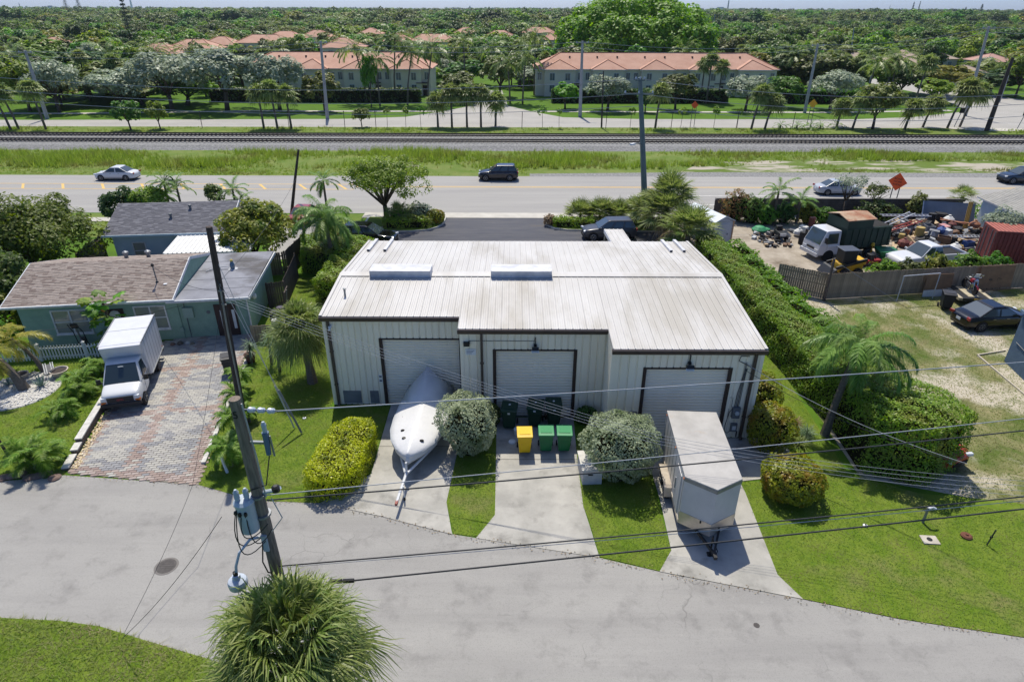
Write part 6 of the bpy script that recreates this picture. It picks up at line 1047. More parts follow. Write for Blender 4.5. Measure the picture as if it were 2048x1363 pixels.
# local +x forward (cab), origin at cab front axle
cb = MB(); cb.loft([[(x, 1.0, .5), (x, 1.02, 1.2), (x, .98, 1.35), (x, .9, zt), (x, -.9, zt), (x, -.98, 1.35), (x, -1.02, 1.2), (x, -1.0, .5)] for x, zt in ((-.75, 2.35), (.35, 2.38))]); cb.hexa([(.35, -1.0, .5), (1.05, -.98, .5), (1.05, .98, .5), (.35, 1.0, .5), (.35, -1.0, 1.35), (.98, -.97, 1.3), (.98, .97, 1.3), (.35, 1.0, 1.35)]); cb.hexa([(.35, -.98, 1.34), (.98, -.97, 1.3), (.98, .97, 1.3), (.35, .98, 1.34), (.35, -.9, 2.38), (.5, -.86, 2.36), (.5, .86, 2.36), (.35, .9, 2.38)]); cb.build('cab', TWH, gt, bev=.04)
qpane(gt, 'windscreen', [(.98, -.97, 1.3), (.98, .97, 1.3), (.5, .86, 2.36), (.5, -.86, 2.36)], .02)
for s in (-1, 1):
    q = [(-.55, s * .985, 1.35), (.55, s * .985, 1.35), (.35, s * .91, 2.2), (-.55, s * .91, 2.2)]; qpane(gt, 'side_window', q if s < 0 else q[::-1], .03); MB().cb((1.05, s * .7, .85), (.06, .36, .2)).build('headlight', HEADL, gt); MB().cb((.7, s * 1.16, 1.75), (.1, .2, .4)).build('mirror', BLKP, gt)
    wheel(gt, .1, s * .86, .4, .24, RIMD, s); wheel(gt, -3.6, s * .86, .4, .26, RIMD, s); MB().lathe([(.48, -.02), (.48, .02)], (.1, s * 1.0, .42), 16, axis='y').build('wheel_arch', UNDER, gt)
MB().box(1.0, 1.16, -1.0, 1.0, .42, .68).build('front_bumper', TWH, gt); MB().box(1.0, 1.07, -.4, .4, .88, 1.02).build('grille', BLKP, gt); MB().box(-5.2, -.2, -.5, .5, .5, .8).build('chassis', UNDER, gt)
MB().hexa([(-5.2, -1.15, .95), (-.95, -1.15, .95), (-.95, 1.15, .95), (-5.2, 1.15, .95), (-5.0, -1.15, 2.5), (-.95, -1.15, 2.5), (-.95, 1.15, 2.5), (-5.0, 1.15, 2.5)]).build('dump_body', DGR, gt); MB().box(-3.2, -.95, -1.15, 1.15, 2.5, 3.15).build('upper_box', DGR, gt); rf = MB(); rf.loft([[(x, -1.2, 3.12), (x, 0, 3.42), (x, 1.2, 3.12), (x, 1.2, 3.18), (x, 0, 3.48), (x, -1.2, 3.18)] for x in (-3.4, -.85)]); rf.build('dump_roof', RUST, gt); MB().box(-4.98, -3.2, -1.05, 1.05, 2.42, 2.52).build('load_top', M('dark_load', C(40, 38, 34), .9), gt)
for k in range(8):
    for s in (-1, 1): MB().box(-1.0 - k * .57, -.94 - k * .57, s * 1.18 - .03, s * 1.18 + .03, .95, 2.5).build('stake', DGR, gt)
MB().box(-5.1, -.95, -1.2, 1.2, 2.4, 2.47).build('top_rim', DGR, gt)
# skid steer
ss = thing('skid_steer', 'small black and yellow skid steer loader behind the board fence', 'loader', (24.5, 43.9, .02), R_(185)); YM = M('machine_yellow', C(220, 176, 50), .5); DKM = M('machine_black', C(40, 42, 46), .5)
MB().box(-.9, .9, -.55, .55, .35, 1.0).build('body', YM, ss, bev=.04); MB().box(-.3, .7, -.5, .5, 1.0, 1.95).build('cab_frame', M('cab_mesh', C(36, 38, 40), .6), ss, bev=.03); MB().box(-.42, .82, -.58, .58, 1.95, 2.03).build('cab_roof', M('cab_roof', C(74, 82, 96), .5), ss, bev=.03); MB().box(-1.1, -.4, -.5, .5, .9, 1.25).build('engine_cover', YM, ss, bev=.04)
for s in (-1, 1): MB().bar((-1.0, s * .66, 1.35), (1.2, s * .66, .75), .12, .2).build('lift_arm', DKM, ss); wheel(ss, .5, s * .72, .36, .26, RIMD, s); wheel(ss, -.5, s * .72, .36, .26, RIMD, s)
MB().hexa([(1.2, -.85, .1), (1.75, -.85, .1), (1.75, .85, .1), (1.2, .85, .1), (1.2, -.85, .7), (1.35, -.85, .65), (1.35, .85, .65), (1.2, .85, .7)]).build('bucket', DKM, ss)
# motorcycle on small trailer, bicycle, boards
ut = thing('utility_trailer', 'small flat trailer with pale ramps beside the board fence', 'trailer', (30.6, 39.5, .02), R_(-96)); TAN = M('trailer_wood', C(196, 186, 160), .85, C(170, 158, 134), 3.)
MB().box(-1.1, 1.1, -.85, .85, .4, .48).build('deck', DKM, ut)
for s in (-1, 1): MB().box(-1.1, 1.15, s * .95 - .12, s * .95 + .12, .34, .52).build('fender_plank', TAN, ut); wheel(ut, -.1, s * 1.0, .28, .18, RIMD, s)
MB().box(1.1, 1.16, -.8, .8, .3, .5).build('tail_board', DKM, ut); MB().box(1.17, 1.19, -.15, .35, .42, .5).build('yellow_label', YM, ut); MB().tube([(-1.1, 0, .42), (-2.2, 0, .4)], .04, 6).build('tongue', DKM, ut); MB().box(-.9, .9, -.35, .3, .49, .53).build('ramp_plank', TAN, ut)
mc = thing('motorcycle', 'black and red motorcycle standing on the small trailer', 'motorcycle', (30.7, 39.6, .56), R_(-98))
for x in (-.68, .72): MB().lathe([(.2, -.05), (.28, -.06), (.31, 0), (.28, .06), (.2, .05)], (x, 0, .31), 16, axis='y').build('wheel', TYRE, mc).name; mb = MB().lathe([(.2, -.03), (.2, .03)], (x, 0, .31), 14, axis='y'); mb.build('rim', CHROME, mc)
MB().cb((0, 0, .45), (.5, .3, .35)).build('engine', CHROME, mc, bev=.03); MB().hexa([(-.05, -.12, .7), (.35, -.13, .72), (.35, .13, .72), (-.05, .12, .7), (0, -.09, .92), (.3, -.1, .94), (.3, .1, .94), (0, .09, .92)]).build('fuel_tank', REDP, mc, bev=.03); MB().hexa([(-.65, -.12, .66), (-.05, -.14, .66), (-.05, .14, .66), (-.65, .12, .66), (-.62, -.1, .8), (-.05, -.1, .76), (-.05, .1, .76), (-.62, .1, .8)]).build('seat', BLKP, mc, bev=.03)
for s in (-1, 1): MB().tube([(.72, s * .1, .31), (.48, s * .1, 1.0)], .03, 6).build('fork', CHROME, mc); MB().tube([(.46, 0, 1.05), (.42, s * .3, 1.15), (.3, s * .4, 1.12)], .018, 5).build('handlebar', CHROME, mc); MB().cb((.45, s * .32, 1.28), (.03, .12, .08)).build('mirror', CHROME, mc)
MB().tube([(.1, .18, .35), (-.5, .2, .32), (-.95, .2, .34)], .05, 7).build('exhaust', CHROME, mc); MB().lathe([(.02, 0), (.1, .03), (.1, .1), (.03, .16)], (.5, 0, .95), 10, axis='x').build('headlight', HEADL, mc); MB().loft([[(.72 + .36 * math.cos(a), y, .31 + .36 * math.sin(a)) for a in (.5, 1., 1.5, 2., 2.5)] for y in (-.07, .07)], 0, False, False).build('front_mudguard', REDP, mc); MB().cb((.45, 0, 1.25), (.03, .3, .3), 0, 0, .3).build('screen', HEADL, mc)
bc = thing('bicycle', 'dark bicycle leaning on the plywood at the board fence', 'bicycle', (33.0, 40.72, .02), R_(8))
for x in (-.5, .5): MB().tube([(x + .32 * math.cos(a), 0, .34 + .32 * math.sin(a)) for a in [2 * PI * k / 14 for k in range(15)]], .02, 5).build('wheel', TYRE, bc)
MB().tube([(-.5, 0, .34), (-.15, 0, .8), (.35, 0, .78), (0, 0, .32), (-.15, 0, .8)], .02, 5).build('frame', BLKP, bc); MB().tube([(-.5, 0, .34), (0, 0, .32)], .018, 5).build('chain_stay', BLKP, bc); MB().tube([(.5, 0, .34), (.35, 0, .95), (.42, .0, 1.0)], .018, 5).build('fork', BLKP, bc); MB().tube([(.4, -.25, 1.0), (.4, .25, 1.0)], .015, 5).build('handlebar', BLKP, bc); MB().cb((-.2, 0, .92), (.22, .12, .05)).build('saddle', BLKP, bc)
PLY = M('plywood', C(150, 120, 92), .9, C(128, 102, 80), 2.)
for x, y, w_, h_, lb in ((28.9, 40.1, 2.0, 1.25, 'brown plywood sheet with white base leaning on the board fence'), (33.2, 40.8, 2.6, 1.6, 'large plywood sheet behind the bicycle')):
    t = thing('plywood_sheet', lb, 'board', (x, y, 0), R_(8)); MB().cb((0, -.02, h_ / 2 + .3), (w_, .03, h_), 0, 0, 0, -.1).build('sheet', PLY, t); MB().cb((0, -.14, .2), (w_ * 1.06, .03, .55 if x < 30 else .1), 0, 0, 0, -.1).build('base_board', WPAINT if x < 30 else PLY, t)
t = thing('pipe_frame', 'white pipe goal frame in front of the board fence', 'frame', (25.7, 39.0, 0), R_(11)); PW = M('pipe_white', C(196, 200, 206), .5)
for x in (0, 2.75): MB().tube([(x, 0, 0), (x, 0, 1.85)], .035, 6).build('upright', PW, t)
MB().tube([(0, 0, 1.85), (2.75, 0, 1.85)], .035, 6).build('crossbar', PW, t)
c = G(1622, 600); t = thing('fence_post', 'tall dark post rising at the left end of the board fence', 'post', (20.9, 39.1, 0)); MB().box(-.06, .06, -.06, .06, 0, 3.0).build('shaft', WOODD, t); MB().box(-.08, .08, -.08, .08, 0, .15).build('base', WOODD, t)
t = thing('shipping_container', 'rust red shipping container at the right edge of the junk yard', 'container', (36.6, 46.3, .05), R_(-12)); CRED = M('container_red', C(124, 62, 58), .7, C(104, 52, 50), 2.); CTOP = M('container_roof', C(196, 118, 100), .75, C(176, 100, 84), 2.)
MB().box(0, 6.0, .03, 2.4, .1, 2.5).build('body', CRED, t)
for k in range(22): MB().box(k * .27, k * .27 + .15, -.02, .04, .25, 2.4).build('corrugation', CRED, t); MB().box(k * .27, k * .27 + .15, .05, 2.38, 2.5, 2.53).build('roof_rib', CTOP, t)
for y in (.25, .75, 1.5, 2.0): MB().tube([(-.06, y, .2), (-.06, y, 2.4)], .03, 6).build('lock_rod', GALV, t)
MB().box(-.04, 0, .06, 1.2, .15, 2.45).build('door', CRED, t); MB().box(-.04, 0, 1.22, 2.36, .15, 2.45).build('door', CRED, t); MB().box(-.02, 6.02, -.03, 2.43, 2.42, 2.52).build('top_frame', CRED, t)
# ladders
def ladder(label, a, b, w_, mat, n):
    a = Vector(a); b = Vector(b); d = (b - a); s = d.cross(Vector((0, 0, 1))).normalized() * w_ / 2 if abs(d.normalized().z) < .95 else Vector((w_ / 2, 0, 0)); t = thing('ladder', label, 'ladder', a)
    for k in (-1, 1): MB().bar(s * k, d + s * k, .05, .08).build('rail', mat, t)
    for k in range(n): p = d * ((k + .5) / n); MB().bar(p - s, p + s, .04, .04).build('rung', mat, t)
AL = M('aluminium', C(206, 210, 214), .4, metal=.3); FB = M('red_fibreglass', C(196, 92, 82), .6)
def g3(px, py, z=0): v = G(px, py, z); return (v.x, v.y, z)
ladder('long aluminium ladder leaning up across the junk pile', g3(1742, 462, .9), g3(1825, 425, 1.9), .5, AL, 12); ladder('aluminium ladder lying level along the dark wall', g3(1762, 430, 1.5), g3(1860, 431, 1.5), .45, AL, 12); ladder('red fibreglass ladder lying across the junk pile', g3(1770, 462, .7), g3(1840, 441, 1.2), .45, FB, 10); ladder('bright aluminium ladder lying in front of the red container', g3(1898, 472, .7), g3(1962, 473, .8), .5, AL, 9)
t = thing('grey_sheet', 'large grey panel leaning against the dark wall', 'panel', g3(1893, 452)); MB().cb((0, .3, .95), (4.2, .06, 2.3), R_(-14), 0, 0, -.5).build('sheet', M('grey_panel', C(128, 138, 148), .7, C(112, 122, 132), 1.), t); MB().cb((-2.05, .75, 1.0), (.08, .1, 2.3), R_(-14), 0, 0, -.5).build('edge', WPAINT, t)
t = thing('yellow_timber', 'bundle of yellow timbers leaning in the junk pile', 'timber', g3(1925, 462)); 
for k in range(3): MB().bar((k * .14, 0, 0), (.35 + k * .14, .8, 2.4), .1, .08).build('timber', M('yellow_wood', C(206, 164, 84), .8), t)
t = thing('green_tarp', 'crumpled green tarp near the metal shed', 'tarp', g3(1518, 462)); MB().lathe([(.6, 0), (.66, .2), (.4, .42), (.12, .5)], n=9).build('cloth', M('tarp_green', C(64, 150, 104), .6), t); MB().lathe([(.3, 0), (.34, .15), (.1, .25)], (.7, .2, 0), 7).build('corner', M('tarp_green', C(64, 150, 104), .6), t)
t = thing('garden_tractor', 'dark ride-on mower facing the camera near the shed', 'mower', g3(1557, 478), R_(-90)); MB().box(-.6, .7, -.3, .3, .35, .75).build('body', DKM, t, bev=.05); MB().box(-.5, -.1, -.25, .25, .75, 1.1).build('seat', BLKP, t, bev=.04); MB().cb((.72, 0, .6), (.06, .5, .25)).build('grille', HEADL, t)
for x in (-.5, .5):
    for s in (-1, 1): wheel(t, x, s * .42, .26, .2, RIMD, s)
MB().tube([(-.7, -.3, .8), (-.7, -.3, 1.5), (-.7, .3, 1.5), (-.7, .3, .8)], .03, 5).build('roll_bar', DKM, t)
t = thing('walk_mower', 'red walk-behind machine beside the dump truck', 'mower', g3(1706, 530)); MB().box(-.4, .4, -.3, .3, .2, .6).build('deck', M('machine_red', C(150, 44, 42), .5), t, bev=.04); MB().lathe([(.2, 0), (.2, .25), (.1, .3)], (0, 0, .6), 10).build('engine', DKM, t); MB().tube([(-.3, -.2, .6), (-.9, -.2, 1.2), (-.9, .2, 1.2), (-.3, .2, .6)], .025, 5).build('handle', DKM, t)
for x in (-.3, .3):
    for s in (-1, 1): wheel(t, x, s * .34, .16, .1, RIMD, s)
t = thing('ride_mower', 'red riding mower in front of the green dump body', 'mower', g3(1740, 532), .2); MB().box(-.7, .6, -.35, .35, .3, .6).build('body', M('machine_red', C(150, 44, 42), .5), t, bev=.05); MB().box(-.4, 0, -.25, .25, .6, 1.0).build('seat', DKM, t, bev=.04); MB().tube([(.3, 0, .6), (.15, 0, 1.0)], .03, 5).build('column', DKM, t)
for x in (-.5, .5):
    for s in (-1, 1): wheel(t, x, s * .42, .22, .18, RIMD, s)
t = thing('yellow_sprayer', 'yellow hand tool standing in front of the green dump body', 'tool', g3(1738, 518)); MB().tube([(0, 0, 0), (0, 0, 1.1)], .04, 6).build('shaft', YM, t); MB().lathe([(.02, 0), (.14, .1), (.12, .3), (.03, .36)], (0, 0, 1.0), 8).build('head', YM, t)
t = thing('green_cart', 'green barrow body tipped in front of the white pickup', 'barrow', g3(1768, 520)); MB().hexa([(-.5, -.4, .3), (.5, -.4, .2), (.5, .4, .2), (-.5, .4, .3), (-.8, -.55, .85), (.8, -.55, .8), (.8, .55, .9), (-.8, .55, 1.0)]).build('tray', M('cart_green', C(44, 116, 70), .5), t); MB().lathe([(.2, -.05), (.2, .05)], (.5, 0, .2), 12, axis='y').build('wheel', TYRE, t); MB().tube([(-.5, -.3, .5), (-1.3, -.3, .7)], .03, 5).build('handle', GALV, t)
# the junk heap: what can be told apart singly, the rest as one mass
rd = random.Random(11); jc = {'white': C(222, 222, 218), 'blue': C(60, 90, 150), 'red': C(124, 70, 62), 'orange': C(166, 112, 84), 'yellow': C(176, 152, 86), 'black': C(40, 40, 42), 'grey': C(130, 132, 136), 'tan': C(190, 166, 132), 'brown': C(116, 88, 66), 'green': C(60, 110, 76), 'pink': C(206, 150, 146), 'silver': C(186, 190, 194)}
def junk(px, py, z, kind, colr, label, s=1.):
    mt = M('junk_' + colr, jc[colr], .7); loc = g3(px, py, z); rz = rd.uniform(0, 3)
    if kind == 'drum': mb = MB().lathe([(.28 * s, 0), (.29 * s, .3 * s), (.3 * s, .32 * s), (.29 * s, .34 * s), (.28 * s, .85 * s), (.25 * s, .86 * s), (.02, .84 * s)], n=12)
    elif kind == 'crate':
        mb = MB().box(-.4 * s, .4 * s, -.28 * s, .28 * s, 0, .06)
        for q in ((-.4, .4, -.28, -.24), (-.4, .4, .24, .28), (-.4, -.36, -.24, .24), (.36, .4, -.24, .24)): mb.box(q[0] * s, q[1] * s, q[2] * s, q[3] * s, .06, .45 * s)
    elif kind == 'bag': mb = MB().lathe([(.3 * s, 0), (.42 * s, .15 * s), (.38 * s, .35 * s), (.2 * s, .5 * s), (.06 * s, .55 * s), (.1 * s, .62 * s)], n=9)
    elif kind == 'bucket': mb = MB().lathe([(.13 * s, 0), (.17 * s, .36 * s), (.18 * s, .37 * s), (.15 * s, .36 * s), (.02, .1)], n=10)
    elif kind == 'plank': mb = MB().cb((0, 0, .15), (2.6 * s, .2, .06), 0, 0, rd.uniform(-.15, .15)).cb((.1, .18, .2), (2.4 * s, .16, .05), .08, 0, rd.uniform(-.1, .1))
    elif kind == 'tyre': mb = MB().lathe([(.2 * s, .02), (.32 * s, 0), (.36 * s, .09), (.32 * s, .19), (.2 * s, .17)], n=14)
    elif kind == 'tank': mb = MB().lathe([(.05, -.5 * s), (.22 * s, -.42 * s), (.24 * s, 0), (.22 * s, .42 * s), (.05, .5 * s)], (0, 0, .25 * s), 12, axis='x').box(-.3 * s, -.2 * s, -.2 * s, .2 * s, 0, .1 * s).box(.2 * s, .3 * s, -.2 * s, .2 * s, 0, .1 * s)
    else: mb = MB().hexa([(-.4 * s, -.3 * s, 0), (.42 * s, -.32 * s, 0), (.4 * s, .3 * s, 0), (-.42 * s, .28 * s, 0), (-.36 * s, -.26 * s, .5 * s), (.38 * s, -.28 * s, .55 * s), (.36 * s, .26 * s, .52 * s), (-.38 * s, .24 * s, .48 * s)]).box(-.3 * s, .3 * s, -.36 * s, -.3 * s, .15 * s, .2 * s)
    tag(mb.build(kind if kind != 'box' else 'appliance', mt, None, loc=loc, rz=rz), label, kind if kind != 'box' else 'appliance')
J = [(1868, 437, .5, 'bag', 'white', 'white bulging bag on top of the junk pile'), (1895, 446, .4, 'bag', 'white', 'white bag right of the large grey panel foot'), (1886, 462, .5, 'box', 'pink', 'pinkish box low in the junk pile'), (1903, 454, .5, 'bag', 'red', 'red bag beside the yellow timbers'), (1948, 455, .3, 'bag', 'orange', 'orange bundle right of the yellow timbers'), (1960, 462, .3, 'bucket', 'orange', 'orange bucket beside the silvery tree'), (1908, 446, .6, 'plank', 'orange', 'orange plank across the back of the junk pile'), (1880, 440, .5, 'box', 'black', 'black case in the middle of the junk pile'), (1860, 447, .5, 'drum', 'black', 'black drum left in the junk pile'), (1842, 450, .4, 'plank', 'tan', 'tan planks at the left of the junk pile'), (1838, 458, .4, 'crate', 'brown', 'brown crate behind the dump body end'), (1872, 462, .3, 'tyre', 'black', 'black tyre lying in the junk pile'), (1866, 472, .3, 'box', 'grey', 'grey cabinet in the middle of the junk yard'), (1890, 470, .4, 'box', 'silver', 'silver box left of the bright ladder'), (1882, 466, .5, 'bag', 'blue', 'blue bag left of the bright ladder'), (1920, 482, .2, 'plank', 'tan', 'tan boards below the bright ladder'), (1942, 487, .2, 'plank', 'tan', 'long pale boards in front of the red container'), (1935, 492, .2, 'crate', 'blue', 'blue crate in front of the red container'), (1918, 500, .2, 'bucket', 'yellow', 'yellow bucket above the pickup bed'), (1908, 502, .2, 'bag', 'white', 'white sack above the pickup bed'), (1886, 486, .2, 'crate', 'brown', 'rust brown crate above the pickup cab'), (1905, 490, .2, 'drum', 'black', 'black drum above the pickup bed'), (1835, 478, .2, 'drum', 'yellow', 'yellow drum behind the green dump body'), (1812, 470, .3, 'bucket', 'orange', 'orange bucket behind the green dump body'), (1800, 484, .1, 'drum', 'yellow', 'upright yellow can behind the dump truck end'), (1806, 492, .1, 'bag', 'red', 'red bag behind the dump truck end'), (1790, 496, .1, 'plank', 'tan', 'tan planks beside the dump truck wheel'), (1772, 505, .1, 'box', 'white', 'white box beside the rear of the dump truck'), (1822, 495, .1, 'bag', 'red', 'red cloth above the pickup hood'), (1588, 462, .1, 'tyre', 'grey', 'grey tyre stack near the ride-on mower'), (1596, 470, .1, 'bag', 'white', 'white bag left of the white truck cab'), (1606, 462, .1, 'box', 'white', 'white sheet metal box behind the white truck cab'), (1612, 478, .1, 'crate', 'brown', 'brown crate left of the white truck cab'), (1600, 482, .0, 'bucket', 'black', 'black bucket left of the white truck cab'), (1612, 486, .0, 'bucket', 'white', 'white bucket left of the white truck cab'), (1604, 488, .0, 'drum', 'black', 'small black drum left of the white truck cab'), (1622, 452, .3, 'drum', 'red', 'red gas cylinder behind the white truck cab'), (1628, 462, .2, 'bag', 'blue', 'blue bag behind the white truck cab'), (1676, 522, 0, 'bucket', 'red', 'red fuel can in front of the dump truck'), (1688, 520, 0, 'plank', 'tan', 'tan board in front of the dump truck'), (1850, 428, .2, 'crate', 'silver', 'silver crate under the level ladder'), (1920, 438, .4, 'box', 'black', 'black box beside the short fan palm'), (1936, 440, .4, 'plank', 'tan', 'pale planks right of the short fan palm'), (1912, 466, .3, 'box', 'black', 'long black case below the yellow timbers'), (1855, 462, .4, 'crate', 'grey', 'grey slatted pallet standing in the junk pile')]
for j in J: junk(*j[:5], j[5], rd.uniform(.8, 1.25))
db = MB(); dmats = [M('junk_' + k, jc[k], .75) for k in ('black', 'black', 'grey', 'brown', 'grey', 'silver', 'black', 'brown', 'tan', 'black')]
for k in range(750):
    x = rd.uniform(29, 40.5); y = rd.uniform(48.2, 58.2)
    if x < 32 and y < 52: continue
    h = .75 * math.exp(-((x - 36) / 4.5) ** 2 - ((y - 54) / 3.2) ** 2); s = rd.uniform(.1, .42); db.cb((x, y, rd.uniform(.1, 1) * h + s * .3), (s * rd.uniform(.6, 2.6), s, s * rd.uniform(.3, 1)), rd.uniform(0, 3), rd.randrange(10), rd.uniform(-.4, .4), rd.uniform(-.4, .4))
for k in range(110): x = rd.uniform(20.5, 23.2); y = rd.uniform(49.8, 53.5); s = rd.uniform(.08, .3); db.cb((x, y, s * .4), (s * 1.6, s, s * .8), rd.uniform(0, 3), rd.randrange(10), rd.uniform(-.4, .4))
tag(db.build('scrap', dmats), 'mixed scrap and rubbish heaped in the junk yard', 'scrap', kind='stuff')
# ================================================================ poles, wires, signs
POLEW = M('pole_wood', C(150, 136, 122, .8), .95, C(112, 102, 92, .8), 5., stretch=(4, 4, .4), bump=.6, bscale=12); POLED = M('pole_wood_dark', C(92, 80, 74, .75), .95, C(66, 58, 54, .75), 5., stretch=(4, 4, .4), bump=.6, bscale=12); POLEC = M('pole_concrete', C(176, 178, 178, .78), .85, C(160, 162, 164, .78), 1.5)
XFMR = M('transformer_grey', C(186, 198, 206, .82), .4, C(172, 184, 194, .82), 2.); PORC = M('insulator', C(186, 196, 210, .8), .3); WIREB = M('wire_black', C(48, 48, 50), .6); WIREG = M('wire_pale', C(176, 178, 182), .5, metal=.2)
def wire(label, pts, sag, r, mat, cat='power line', name='power_line'):
    pts = [Vector(p) for p in pts]; P = []
    for a, b in zip(pts, pts[1:]):
        n = 14
        for k in range(n): t = k / n; P.append(a.lerp(b, t) - Vector((0, 0, 4 * sag * t * (1 - t))))
    P.append(pts[-1]); return tag(MB().tube([tuple(p) for p in P], r, 5).build(name, mat), label, cat)
p1 = Vector((-5.92, 11.6, 0)); h1 = 9.9
t = thing('utility_pole', 'thick grey wooden utility pole carrying a transformer, behind the near fan palm', 'utility pole', p1)
MB().tube([(0, 0, -.2), (-.03, 0, 5), (-.07, 0, h1)], [.18, .155, .125], 12).build('shaft', POLEW, t)
def on(z): return Vector((-.07 * z / h1, 0, z))
tx = on(6.35) + Vector((-.27, -.2, 0)); MB().lathe([(.02, 0), (.22, 0), (.22, .8), (.24, .81), (.24, .86), (.18, .93), (.02, .95)], tuple(tx), 18).build('transformer', XFMR, t)
for dx, dy in ((-.15, -.08), (.13, .0)): q = MB().lathe([(.07, 0), (.05, .1), (.07, .12), (.05, .16), (.07, .18), (.05, .26), (.07, .28), (.03, .36)], tuple(tx + Vector((dx * .7, dy * .7, .88))), 9).build('bushing', XFMR, t)
for k in range(3): a = -2.3 + k * .55; MB().lathe([(.03, 0), (.045, .03), (.03, .1)], tuple(tx + Vector((math.cos(a) * .245, math.sin(a) * .245, .6))), 7).build('terminal', BLKP, t)
text('5', .2, BLKP, t, tuple(tx + Vector((-.05, -.222, .62))), (R_(90), R_(8), 0), 'stencil_mark'); text('1', .2, BLKP, t, tuple(tx + Vector((.07, -.214, .6))), (R_(90), R_(8), R_(16)), 'stencil_mark'); text('5', .26, BLKP, t, tuple(on(9.55) + Vector((0, -.14, 0))), (R_(90), 0, 0), 'pole_number')
for z in (6.6, 7.2): MB().lathe([(.2, 0), (.2, .06)], tuple(on(z)), 12).build('band', GALV, t)
# suspension insulator string
d = Vector((1, -.08, 0)).normalized(); s0 = on(9.62) + Vector((.15, 0, 0))
for k in range(3): MB().tube([tuple(s0 + d * (.08 + k * .22 + q)) for q in (0, .02, .05, .1, .15, .18)], [.02, .055, .07, .06, .06, .03], 9).build('insulator', PORC, t)
MB().tube([tuple(s0), tuple(s0 + d * .75)], .018, 5).build('insulator_link', GALV, t)
# cutout on bracket
cu = on(8.75); MB().bar(cu, cu + Vector((.5, -.05, .02)), .06, .06).build('bracket', GALV, t); q = MB().tube([tuple(cu + Vector((.5, -.05, -.3))), tuple(cu + Vector((.52, -.05, .3)))], [.06, .08], 8).build('fuse_cutout', M('cutout_blue', C(84, 110, 140), .5), t); MB().lathe([(.05, 0), (.06, .2), (.03, .28)], tuple(cu + Vector((.52, -.05, .3))), 8).build('arrester', XFMR, q); MB().tube([tuple(cu + Vector((.62, -.05, -.35))), tuple(cu + Vector((.6, -.05, .2)))], .025, 5).build('fuse_barrel', GALV, q)
MB().tube([tuple(on(7.3) + Vector((.15, 0, 0))), tuple(on(7.4) + Vector((.45, -.05, 0))), tuple(on(7.48) + Vector((.58, -.05, 0)))], .05, 7).build('guard_bracket', XFMR, t); MB().lathe([(.09, 0), (.1, .12), (.05, .16)], tuple(on(7.42) + Vector((.5, -.1, 0))), 8).build('guard_cap', BLKP, t)
MB().tube([tuple(on(9.8) + Vector((.15, -.05, 0))), tuple(on(8.4) + Vector((.2, -.05, 0))), tuple(on(7.2) + Vector((.2, -.05, 0)))], .02, 5).build('riser_wire', WIREG, t); MB().tube([tuple(cu + Vector((.5, -.05, -.35))), tuple(on(7.6) + Vector((.3, -.1, 0))), tuple(on(6.9) + Vector((-.1, -.2, .6)))], .015, 5).build('jumper', WIREB, t)
# street light
arm = [on(6.0) + Vector((-.1, -.1, 0)), on(6.05) + Vector((-.3, -.3, .05)), on(5.9) + Vector((-.52, -.5, -.02)), on(5.5) + Vector((-.65, -.58, 0)), on(5.1) + Vector((-.7, -.6, 0))]; MB().tube([tuple(p) for p in arm], .035, 7).build('lamp_arm', M('lamp_paint', C(190, 200, 212), .4), t); lh = arm[-1]; MB().lathe([(.05, .15), (.09, .14), (.1, .04), (.21, -.02), (.235, -.08), (.22, -.22), (.12, -.28), (.02, -.29)], tuple(lh), 16).build('lamp_head', M('lamp_paint', C(190, 200, 212), .4), t); MB().lathe([(.06, .15), (.06, .24), (.01, .25)], tuple(lh), 8).build('photocell', BLKP, t); MB().box(-.13, .0, -.2, -.12, 5.6, 6.1).build('arm_bracket', XFMR, t)
for k, (a, b, c) in enumerate((((-.75, -.55, 7.05), (-.9, -.6, 6.3), (-.1, -.25, 6.1)), ((-.4, -.55, 6.9), (-.3, -.6, 6.2), (.2, -.2, 6.35)), ((-.55, -.55, 7.0), (-.6, -.7, 6.45), (.15, -.25, 6.55)), ((-.7, -.55, 7.1), (-.8, -.75, 5.9), (0, -.25, 6.0)))): MB().tube([tuple((1 - u) ** 3 * Vector((a[0] * .62, a[1] * .7, a[2])) + 3 * u * (1 - u) ** 2 * Vector((b[0] * .8, b[1] * .9, b[2] - .25)) + 3 * u * u * (1 - u) * Vector(((b[0] + c[0]) / 2, (b[1] + c[1]) / 2, min(b[2], c[2]) - .3)) + u ** 3 * Vector(c)) for u in [q / 10 for q in range(11)]], .013, 5).build('service_loop', WIREB, t)
MB().tube([(-.1, -.18, 6.0), (-.2, -.24, 5.3), (-.15, -.2, 4.9), (.05, -.2, 4.85)], .018, 5).build('drop_cable', WIREB, t); MB().tube([(.3, -.1, 7.2), (.5, -.2, 6.7), (.2, -.25, 6.3)], .014, 5).build('tail_loop', WIREG, t)
# thin pole
p2 = Vector((-12.54, 24.62, 0)); t = thing('utility_pole', 'slim dark wooden pole beside the paver driveway', 'utility pole', p2); MB().tube([(0, 0, -.2), (.22, 0, 4.8), (.43, 0, 9.6)], [.17, .15, .13], 10).build('shaft', POLED, t); MB().tube([(.2, -.15, .3), (.3, -.15, 5), (.4, -.14, 7.2)], .04, 6).build('conduit', GALV, t)
for z in (6.9, 6.3): MB().bar((.3, -.15, z), (.55, -.25, z), .05, .05).build('bracket', GALV, t)
MB().tube([(.36, -.2, 7.4), (.6, -.4, 6.9), (.5, -.3, 6.4)], .02, 5).build('cable_loop', WIREB, t)
